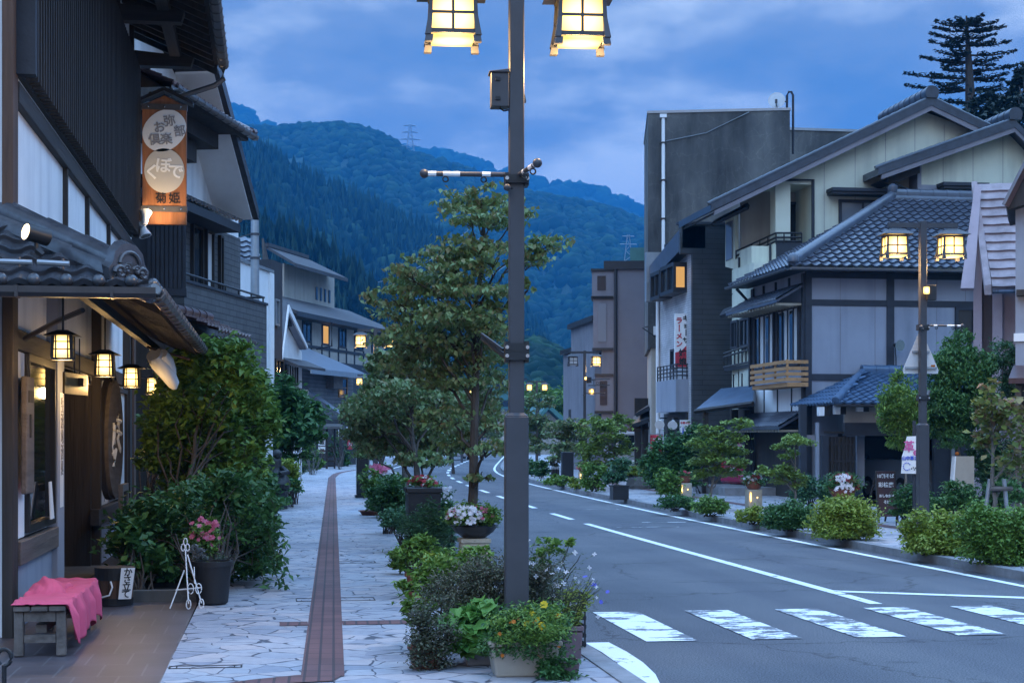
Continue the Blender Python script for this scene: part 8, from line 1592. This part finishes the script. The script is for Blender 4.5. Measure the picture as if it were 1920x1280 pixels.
for px, py, r1, r2, mat, lab in ((1050, 912, 24, 9, 'leafmid', 'low flat hedge beyond the parked box planter, left of a round one'), (1085, 917, 15, 9, 'leafyel', 'small bright hedge ball beyond the box planter'), (1115, 922, 20, 22, 'leafmid', 'taller loose bush beside the dark box planter'), (997, 893, 12, 13, 'leafdark', 'dark round bush just right of the nearest lamp post'), (1016, 896, 12, 14, 'leafdark', 'second dark round bush right of the nearest lamp post')):
    rs(px, py, [(px-r1*.4, py-r2*1.0, r1*.7, r2), (px+r1*.4, py-r2*.95, r1*.7, r2*.9)], .12, mat, lab, 'round_bush', 'bush', k=10)
rs(1250, 925, [(1225, 880, 20, 25), (1245, 865, 22, 28), (1272, 860, 26, 34), (1265, 895, 28, 22), (1240, 905, 26, 16), (1300, 835, 24, 28), (1290, 880, 20, 24)], .12, 'leafdark', 'dark mass of evergreen shrubs before the ramen shop', 'shrub_mass', 'shrub', k=9)
rs(1195, 912, [(1190, 885, 16, 8), (1208, 886, 14, 9)], .12, 'leafyel', 'bright low bush above the rough stone edging', 'shrub', 'shrub')
rs(1255, 940, [(1250, 905, 16, 18), (1262, 915, 14, 16), (1246, 918, 12, 12)], .10, 'leafmid', 'fresh green bush left of the farther flower pedestal', 'shrub', 'shrub')
c = np.array(WG(1200, 916, RZ)); t = thing('stone_edging', c, 'rough stone edging block under the bright low bush', 'stone'); v = MB(); v.lathe(c, [(.4, 0), (.46, .1), (.43, .28), (.35, .36), (.01, .37)], 9, (1.0, .5)); B('block', v, MT['concrete'], t); v = MB(); v.lathe(c+(.35, .1, 0), [(.25, 0), (.28, .1), (.24, .25), (.01, .3)], 7, (1, .6)); B('end_block', v, MT['concrete'], t)
bs = np.array(WG(1161, 936, RZ)); d = depth(bs[0], bs[1]); t = thing('box_planter', bs, 'dark square box planter with a leafy plant at the far kerb', 'planter'); w_ = 15*d/F; h = 27*d/F; B('box', MB().ab(bs[0]-w_, bs[0]+w_, bs[1]-w_, bs[1]+w_, RZ, RZ+h-.04), MT['blackstone'], t); B('rim', MB().ab(bs[0]-w_-.02, bs[0]+w_+.02, bs[1]-w_-.02, bs[1]+w_+.02, RZ+h-.04, RZ+h), MT['black'], t); foliage(t, PX([(1158, 890, 18, 16), (1165, 875, 14, 12), (1150, 900, 14, 9)], d, 1, .1), .11, MT['leafblue'], 8, 'leaves')
# flower pedestals with built-in lights and bowls
def pedestal(px, py, pytop, wpx, lab_p, lab_b, fl, fr, bowl=True, rim='terracotta'):
    bs = np.array(WG(px, py, RZ)); d = depth(bs[0], bs[1]); w_ = wpx*d/F/2; z1 = 1.7+(820-pytop)/F*d; t = thing('lit_pedestal', bs, lab_p, 'pedestal', 'lit flower pedestals')
    B('shaft', MB().ab(bs[0]-w_, bs[0]+w_, bs[1]-w_, bs[1]+w_, RZ, z1), MT['sandstone'], t, bev=.01)
    B('light_slot', MB().ab(bs[0]-w_*.85, bs[0]-w_*.66, bs[1]-w_-.012, bs[1]-w_-.002, z1-(z1-RZ)*.55, z1-(z1-RZ)*.12), MT['warm'], t); B('peep_light', MB().tube([(bs[0]+w_*.25, bs[1]-w_-.01, z1-.36*(z1-RZ)), (bs[0]+w_*.25, bs[1]-w_-.002, z1-.36*(z1-RZ))], .014, 8), MT['warm'], t)
    t2 = thing('flower_bowl', (bs[0], bs[1], z1), lab_b, 'flower bowl', 'flower bowls on the lit pedestals'); r = fr*d/F; c = np.array((bs[0], bs[1], z1)); B('bowl', MB().lathe(c, [(r*.55, 0), (r*.7, .03), (r*.98, .14), (r*1.03, .18), (r*.95, .18), (.01, .15)], 18), MT[rim], t2, smooth=True)
    cl = PX([(px-fr*.35, pytop-fr*.85, fr*.75, fr*.62), (px+fr*.35, pytop-fr*.85, fr*.75, fr*.62), (px, pytop-fr*1.15, fr*.75, fr*.5)], d, 1, .05); foliage(t2, cl, .05*max(1, d/28), MT['leafdark'], 7, 'leaves')
    for mat, n, nm in fl: flowers(t2, pts_in(cl, n), .034*max(1, d/28), MT[mat], nm, 5)
    lamp_light(bs[0]-bs[0]-w_*1.5, -w_-.12, z1-RZ-.2, .22, t)
    return cl, d, t2
cl, d, t2 = pedestal(1580, 985, 934, 34, 'lit pedestal buried in the big round yellow green bush', 'bowl of crimson flowers with a white middle above the big round bush', [('redfl', 130, 'red_flowers')], 26)
wc = PX([(1580, 905, 16, 14), (1582, 918, 17, 10)], d-.25, .6, .03); flowers(t2, pts_in(wc, 55), .034, MT['whitefl'], 'white_flowers', 5)
pedestal(1413, 958, 917, 26, 'lit pedestal glowing behind the low yellowish hedge', 'bowl of mixed white and red flowers before the mauve house front', [('whitefl', 40, 'white_flowers'), ('redfl', 22, 'red_flowers')], 17)
pedestal(1284, 938, 905, 22, 'lit pedestal with warm slot beside the dark evergreen shrubs', 'bowl with sparse reddish plants beside the small maple', [('redfl', 12, 'red_flowers')], 13)
pedestal(1093, 908, 884, 16, 'far lit pedestal below the street lamp with one dark lantern', 'far bowl of dull red flowers beneath the half dark street lamp', [('redfl', 30, 'red_flowers')], 11)
# small trees of the far pavement
def small_tree(px, py, cls, leaf, mat, label, top, r=.03, d=None, k=8, bark='palebark', name='maple_tree', **kw):
    bs = np.array(WG(px, py, RZ)); d = d or depth(bs[0], bs[1])
    if d != depth(bs[0], bs[1]): bs = np.array(W(px, 0, d)); bs[2] = RZ
    return tree(name, label, 'tree', bs, PX(cls, d, 1.0, .35), leaf, mat, W(*top, d), r, bark, k, **kw)
small_tree(1330, 955, [(1345, 800, 14, 6), (1385, 797, 18, 8), (1325, 812, 20, 8), (1365, 822, 22, 8), (1310, 832, 16, 7), (1340, 840, 26, 10), (1375, 845, 24, 9), (1318, 862, 22, 9), (1352, 866, 30, 10), (1385, 870, 16, 7), (1330, 885, 20, 6), (1362, 888, 24, 6), (1310, 893, 14, 6)], .11, 'leafmaple', 'small yellow green maple with flat leaf layers before the shops', (1345, 805), .035, k=8, flat=.75, droop=.3)
small_tree(1492, 960, [(1490, 826, 22, 9), (1505, 830, 14, 7), (1466, 840, 14, 6), (1476, 853, 14, 8), (1455, 886, 24, 9), (1480, 890, 20, 9), (1440, 882, 14, 6), (1500, 905, 12, 10), (1470, 900, 24, 7)], .10, 'leafmaple', 'thin tufted young tree before the mauve house entrance', (1490, 828), .03, k=8, flat=.7)
small_tree(1160, 925, [(1150, 790, 18, 9), (1170, 785, 14, 8), (1120, 800, 24, 12), (1145, 815, 30, 12), (1110, 830, 22, 10), (1135, 845, 34, 12), (1165, 840, 16, 10), (1125, 870, 30, 10), (1155, 865, 18, 9), (1085, 800, 14, 8)], .15, 'leafmaple', 'leafy tree standing before the grey apartment block', (1145, 795), .05, d=50, k=7, flat=.65)
small_tree(1065, 915, [(1055, 810, 26, 12), (1075, 815, 24, 12), (1040, 835, 24, 10), (1070, 840, 28, 12), (1045, 855, 22, 8), (1085, 850, 14, 8), (1060, 795, 16, 7)], .17, 'dogwood', 'green tree left of the lamp with a dark lantern', (1060, 805), .05, d=62, k=7, flat=.65)
small_tree(1007, 895, [(995, 790, 22, 12), (1015, 800, 20, 12), (1000, 815, 20, 12), (1010, 755, 22, 10), (990, 755, 14, 8), (1000, 840, 16, 10)], .2, 'dogwood', 'dusky tree by the road end just right of the nearest lamp', (1005, 770), .06, d=75, k=7)
for px, py, rx, ry, d, lab in ((1060, 765, 50, 22, 160, 'broad dark green tree behind the ochre gabled house'), (1100, 735, 34, 30, 170, 'tall green trees rising behind the small sign lamp'), (1010, 735, 30, 12, 140, 'flat topped tree under the double lamp')):
    tree('far_tree', lab, 'tree', np.array(W(px, 0, d))*(1, 1, 0), PX([(px-rx*.5, py, rx*.6, ry*.8), (px+rx*.5, py, rx*.6, ry*.8), (px, py-ry*.5, rx*.6, ry*.7), (px, py+ry*.5, rx*.8, ry*.7)], d, 1, 2), .5, 'leafmid', W(px, py, d), .15, k=6, twigs=1)
# right hand garden by the lamp
small_tree(1700, 985, [(1690, 735, 16, 22), (1668, 760, 18, 20), (1700, 765, 24, 22), (1680, 795, 26, 20), (1705, 805, 22, 22), (1665, 790, 14, 16), (1690, 830, 24, 14), (1715, 780, 18, 24)], .085, 'leafmid', 'light feathery bamboo like tree left of the right hand lamp', (1692, 745), .03, d=29, k=8, aspect=.3, droop=.6, name='feathery_tree')
small_tree(1800, 985, [(1800, 655, 22, 20), (1775, 690, 30, 22), (1815, 700, 36, 26), (1760, 725, 30, 24), (1800, 740, 40, 28), (1835, 745, 26, 26), (1765, 765, 32, 24), (1810, 785, 36, 24), (1775, 800, 36, 22), (1840, 690, 18, 20), (1795, 830, 28, 14), (1755, 790, 20, 16)], .095, 'leafdark', 'dense dark maple right of the right hand lamp', (1800, 680), .05, d=29.5, k=9, droop=.7, aspect=.4)
small_tree(1865, 975, [(1880, 670, 24, 20), (1905, 700, 22, 24), (1890, 730, 20, 16)], .085, 'leafblue', 'blue green branches against the pink building wall', (1880, 690), .04, d=30, k=7, droop=.6, aspect=.35)
bs = np.array(WG(1868, 1000, RZ)); d = depth(bs[0], bs[1])
t = small_tree(1868, 1000, [(1858, 745, 16, 16), (1875, 780, 24, 18), (1905, 770, 26, 20), (1850, 805, 20, 18), (1895, 810, 26, 20), (1915, 845, 18, 20), (1890, 870, 26, 16), (1905, 885, 24, 12), (1835, 775, 12, 14), (1838, 830, 12, 10)], .12, 'leafold', 'young staked tree with large yellowing leaves by the picture edge', (1860, 720), .045, d=25.2, k=2.6, bark='palebark', aspect=.85, clump=6, spread=.4)
b0 = np.array(W(1868, 0, 25.2)); st = thing('tree_stake', (b0[0]+.1, b0[1]-.05, RZ), 'short wooden stake frame lashed to the staked young tree', 'stake'); B('stake', MB().tube([(b0[0]+.18, b0[1]-.1, RZ), (b0[0]+.08, b0[1]-.1, RZ+.95)], .035, 8).tube([(b0[0]-.2, b0[1]+.1, RZ), (b0[0]-.06, b0[1]+.1, RZ+.95)], .035, 8), MT['galv'], st); B('crossbar', MB().tube([(b0[0]-.15, b0[1]-.1, RZ+.80), (b0[0]+.2, b0[1]-.14, RZ+.80)], .035, 8), MT['gwood'], st); B('lashing', MB().lathe((b0[0], b0[1], RZ+.74), [(.07, 0), (.075, .1)], 10), MT['ink'], st)
rs(1690, 985, [(1705, 940, 24, 20), (1722, 945, 20, 18), (1695, 958, 20, 14)], .075, 'leafdark', 'dark low shrubs between the chalk board and the lamp post', 'shrub', 'shrub', d=28.5)
rs(1790, 1000, [(1760, 955, 22, 14), (1785, 945, 26, 16), (1820, 945, 28, 18), (1850, 955, 24, 16), (1800, 920, 26, 14), (1880, 930, 30, 22)], .08, 'leafdark', 'low dark planting behind the kerb hedge under the maple', 'shrub', 'shrub', d=27)
rs(1310, 925, [(1300, 905, 14, 10)], .1, 'leafdark', 'small dark clump at the foot of the small maple', 'shrub', 'shrub', d=44)
rs(1520, 950, [(1520, 920, 16, 18), (1540, 925, 14, 18), (1500, 930, 14, 12)], .08, 'leafblue', 'mixed dim shrubs beside the mauve house corner post', 'shrub', 'shrub', d=36)
rs(1880, 965, [(1860, 880, 22, 40), (1885, 890, 22, 40), (1835, 860, 16, 30)], .1, 'leafblue', 'tall dim evergreen hedge at the back of the garden by the picture edge', 'hedge', 'hedge', d=29.5)
# signs of the right pavement
bs = np.array(WG(1664, 980, RZ)); d = depth(bs[0], bs[1]); w_ = 17*d/F; h = 97*d/F; t = thing('chalk_board', bs, 'dark A-board with white hand lettering on the pavement', 'sign board'); x, y = bs[0]+.02, bs[1]
B('board', MB().hexa([(x-w_, y, RZ+.12), (x+w_, y, RZ+.12), (x+w_, y+.03, RZ+.12), (x-w_, y+.03, RZ+.12)], [(x-w_, y+.15, RZ+h), (x+w_, y+.15, RZ+h), (x+w_, y+.18, RZ+h), (x-w_, y+.18, RZ+h)]), MT['terracotta'], t); t.children[0].data.materials[0] = M('dark_red_board', (.06, .028, .03), .7, .15, 4)
B('frame', MB().hexa([(x-w_-.03, y-.01, RZ), (x-w_, y-.01, RZ), (x-w_, y+.04, RZ), (x-w_-.03, y+.04, RZ)], [(x-w_-.03, y+.14, RZ+h), (x-w_, y+.14, RZ+h), (x-w_, y+.19, RZ+h), (x-w_-.03, y+.19, RZ+h)]).hexa([(x+w_, y-.01, RZ), (x+w_+.03, y-.01, RZ), (x+w_+.03, y+.04, RZ), (x+w_, y+.04, RZ)], [(x+w_, y+.14, RZ+h), (x+w_+.03, y+.14, RZ+h), (x+w_+.03, y+.19, RZ+h), (x+w_, y+.19, RZ+h)]), MT['dwood'], t); B('rear_leg', MB().tube([(x-w_, y+.18, RZ+h-.05), (x-w_-.08, y+.6, RZ)], .02, 5).tube([(x+w_, y+.18, RZ+h-.05), (x+w_, y+.6, RZ)], .02, 5), MT['dwood'], t)
for s_, q, sz in (('10割そば', .90, .085), ('彩桂庵', .73, .10), ('おしながき', .52, .06), ('そば', .40, .07)): text_mesh('lettering', s_, sz, MT['white'], (x-.01, y+.15*((q*h-.12)/(h-.12))-.006, RZ+q*h), (1, 0, 0), t, bold=.002, zdir=(0, .13, .99))
bs = np.array(W(1706, 0, 28.0)); d = 28.; t = thing('painted_banner', (bs[0], bs[1], RZ), 'white wavy edged board with pink and blue handwriting beside the right lamp', 'banner'); q = lambda px, py: (W(px, 0, d)[0], bs[1], 1.7+(820-py)/F*d)
pol = [q(1700, 818), q(1722, 817), (q(1722, 887)[0]+.12, bs[1], q(0, 817)[2]), (q(1722, 887)[0]+.12, bs[1], q(0, 888)[2]), q(1688, 887), q(1690, 868), q(1690, 855), q(1696, 840), q(1697, 830)]
B('board', MB().slabpoly(pol[::-1], .02), MT['white'], t); B('post', MB().tube([(bs[0]+.1, bs[1]+.05, RZ), (bs[0]+.1, bs[1]+.05, 2.)], .03, 6), MT['navy'], t)
for s_, px, py, sz, ink in (('革', 1703, 838, .21, 'pinkink'), ('e', 1716, 847, .19, 'pinkink'), ('山中革さい', 1709, 859, .075, 'blueink')): p = q(px, py); text_mesh('lettering', s_, sz, MT[ink], (p[0], p[1]-.03, p[2]), (1, 0, 0), t, bold=.003)
dm_ = MB(); dk_ = MB()
for a in np.linspace(.6, 5.4, 11): p = q(1699+7*math.cos(a), 874-7*math.sin(a)); dm_.ball((p[0], p[1]-.026, p[2]), .011, 5)
for px, py in ((1708, 878), (1712, 876), (1716, 877), (1719, 874), (1720, 869), (1721, 864), (1714, 880)): p = q(px, py); dk_.ball((p[0], p[1]-.026, p[2]), .012, 5)
B('dotted_loop', dm_, MT['blueink'], t); B('dark_dots', dk_, MT['ink'], t)
bs = np.array(W(1807, 0, 29.)); t = thing('cabinet_sign', (bs[0], bs[1], RZ), 'pale upright cabinet sign with a row of square marks among the garden shrubs', 'sign'); q = lambda px, py: (W(px, 0, 29)[0], bs[1], 1.7+(820-py)/F*29)
a, b_, c_, e = q(1786, 930), q(1828, 930), q(1828, 855), q(1792, 855); B('cabinet', MB().slabpoly([a, b_, c_, e], .15, (0, -1, 0)), MT['pot_beige'], t); mk = MB()
for i in range(5): p = q(1794+i*7, 915); mk.ab(p[0]-.02, p[0]+.02, p[1]-.012, p[1]-.002, p[2]-.02, p[2]+.02)
B('square_mark', mk, MT['ink'], t); B('top_lamp', MB().ball((q(1796, 847)[0], bs[1]+.05, q(0, 850)[2]), .035, 7), MT['orafl'], t); B('side_panel', MB().slabpoly([q(1783, 930), q(1786, 930), q(1792, 855), q(1790, 855)], .14, (0, -1, 0)), MT['white'], t); B('plinth', MB().slabpoly([q(1786, 945), q(1828, 945), q(1828, 931), q(1786, 931)], .14, (0, -1, 0)), MT['bwood'], t)
p0, p1 = q(1788, 905), q(1824, 865)
bs = np.array(W(1231, 0, 51)); t = thing('shop_banner', (bs[0], bs[1], RZ), 'red cloth banner with a white ramen character beside the silver minivan', 'banner'); q = lambda px, py: (W(px, 0, 51)[0], bs[1], 1.7+(820-py)/F*51)
nu, nv = 8, 14; P = np.array([[(q(1219+24*i/(nu-1), 0)[0], bs[1]+.04*math.sin(i*.9+j*.5), q(0, 815+45*j/(nv-1))[2]) for i in range(nu)] for j in range(nv)]); fs = np.array([(j*nu+i, j*nu+i+1, (j+1)*nu+i+1, (j+1)*nu+i) for j in range(nv-1) for i in range(nu-1)])
o = meshobj('cloth', P.reshape(-1, 3), fs, MT['redflag'], t, smooth=True); o.modifiers.new('thick', 'SOLIDIFY').thickness = .006; text_mesh('lettering', 'ラ', .40, MT['white'], (q(1231, 0)[0], bs[1]-.06, q(0, 832)[2]), (1, 0, 0), t, bold=.008); text_mesh('lettering', 'ー', .3, MT['white'], (q(1231, 0)[0], bs[1]-.06, q(0, 852)[2]), (1, 0, 0), t, bold=.008)
B('pole', MB().tube([(q(1218, 0)[0], bs[1]+.03, RZ), (q(1218, 0)[0], bs[1]+.03, q(0, 812)[2])], .02, 6).tube([(q(1218, 0)[0], bs[1]+.03, q(0, 813)[2]), (q(1244, 0)[0], bs[1]+.03, q(0, 813)[2])], .015, 5), MT['galv'], t)
for px, py, lab in ((1238, 789, 'round white floodlight on the pale wall beside the drainpipe'), (1262, 790, 'white twin headed floodlight under the ramen balcony')):
    c = np.array(W(px, py, 51.5)); t = thing('floodlight', c, lab, 'lamp'); B('hood', MB().tube([c, c+(-.05, -.15, -.08), c+(-.08, -.24, -.12)], [.06, .12, .16], 12), MT['white'], t, smooth=True); B('bracket', MB().tube([c+(-.05, -.1, -.05), c+(.05, .2, .1), c+(.3, .4, .1)], .02, 5), MT['black'], t)
bs = np.array(W(1067, 0, 58)); t = thing('black_stele', (bs[0], bs[1], RZ), 'black stone stele on the far pavement beside short bollards', 'stele'); q = lambda px: W(px, 0, 58)[0]; B('slab', MB().ab(q(1054), q(1076), bs[1], bs[1]+.3, RZ+.1, 1.7-27*58/F), MT['blackstone'], t, bev=.02); B('foot', MB().ab(q(1052), q(1078), bs[1]-.05, bs[1]+.35, RZ, RZ+.1), MT['blackstone'], t)
for px, lab in ((1036, 'black bollard on the far pavement, leftmost of three by the stele'), (1041, 'middle black bollard of three by the far stele'), (1046, 'black bollard nearest the far stele')):
    bs = np.array(W(px, 0, 59)); t = thing('bollard', (bs[0], bs[1], RZ), lab, 'bollard', 'bollards by the far stele'); B('post', MB().tube([(bs[0], bs[1], RZ), (bs[0], bs[1], 1.72-60*59/F)], .055, 10), MT['black'], t, smooth=True); B('top_band', MB().tube([(bs[0], bs[1], 1.725-60*59/F), (bs[0], bs[1], 1.8-60*59/F)], .058, 10), MT['galv'], t)
rs(1042, 895, [(1042, 868, 10, 9)], .15, 'leafpurple', 'dull red round shrub above the far bollards', 'round_bush', 'bush')
for px, py, d, lab in ((1197, 893, 62, 'blue plastic bottle standing on the stone edging'), (1250, 929, 45, 'small blue cap on the ground by the evergreen shrubs')):
    pass
# ---------------------------------------------------------------- the tall conifer and dark trees behind the cream house
d = 85; b = np.array(W(1822, 0, d)); zt = W(1812, 30, d)[2]; t = thing('tall_conifer', (b[0], b[1], 0), 'tall dark conifer with level open branches standing against the sky', 'tree')
top = np.array(W(1812, 30, d)); B('trunk', MB().tube([(b[0], b[1], 0), W(1820, 200, d), W(1816, 110, d), top], [.45, .3, .18, .05], 8), MT['bark'], t, smooth=True)
lm = MB(); nP = []; spec = [(235, 1740, 1890), (215, 1735, 1888), (188, 1722, 1880), (165, 1695, 1880), (143, 1694, 1892), (128, 1765, 1905), (112, 1724, 1880), (100, 1752, 1906), (82, 1742, 1897), (68, 1741, 1870), (55, 1748, 1888), (45, 1752, 1872), (38, 1790, 1838)]
for py, xl, xr in spec:
    for k in range(5):
        tp = 1818-(235-py)*.03; a = np.array(W(tp, py+4, d))
        if k < 2: ex = (xl, xr)[k]; e = np.array(W(ex, py-4, d+rng.uniform(-.5, .5)))
        else:
            ang = rng.uniform(0, 2*math.pi); L = (xr-xl)/2*d/F*rng.uniform(.6, .95); e = a+np.array((math.cos(ang)*L, math.sin(ang)*L, .15*L*rng.uniform(-.2, 1)))
        mid = (a+e)/2+np.array((0, 0, -.12)); lm.tube([a, mid, e], [.06, .04, .015], 4, False)
        L = np.linalg.norm(e-a); n = int(L*62)
        q = rng.uniform(.18, 1, n)[:, None]; w_ = .34*(1.15-q); side = np.cross(e-a, (0, 0, 1.)); side /= np.linalg.norm(side)
        nP.append(a+(e-a)*q+side*rng.normal(size=(n, 1))*w_*.8+np.array((0, 0, 1))*(rng.normal(size=(n, 1))*.05+.05-.10*np.sin(q*3.14)*(L > 1)))
B('limbs', lm, MT['bark'], t); V, Fc = leaf_arrays(np.concatenate(nP), .25, -.05, .6, .34); meshobj('needles', V, Fc, MT['leafpine'], t)
rd = lambda px, py, cls, lab, d: tree('dark_tree', lab, 'tree', np.array(W(px, 0, d))*(1, 1, 0), PX(cls, d, 1, 1.5), .34, 'leafpine', W(px, py, d), .25, k=7, twigs=1)
rd(1912, 180, [(1912, 155, 14, 22), (1925, 190, 28, 34), (1900, 200, 18, 24), (1940, 140, 24, 26), (1880, 212, 18, 14), (1910, 240, 40, 30)], 'dark broadleaf trees behind the right gable, at the picture edge', 78)
rd(1855, 205, [(1850, 200, 26, 18), (1840, 220, 26, 18), (1865, 215, 24, 20), (1820, 225, 20, 12)], 'dark rounded treetop between the conifer and the second gable', 80)
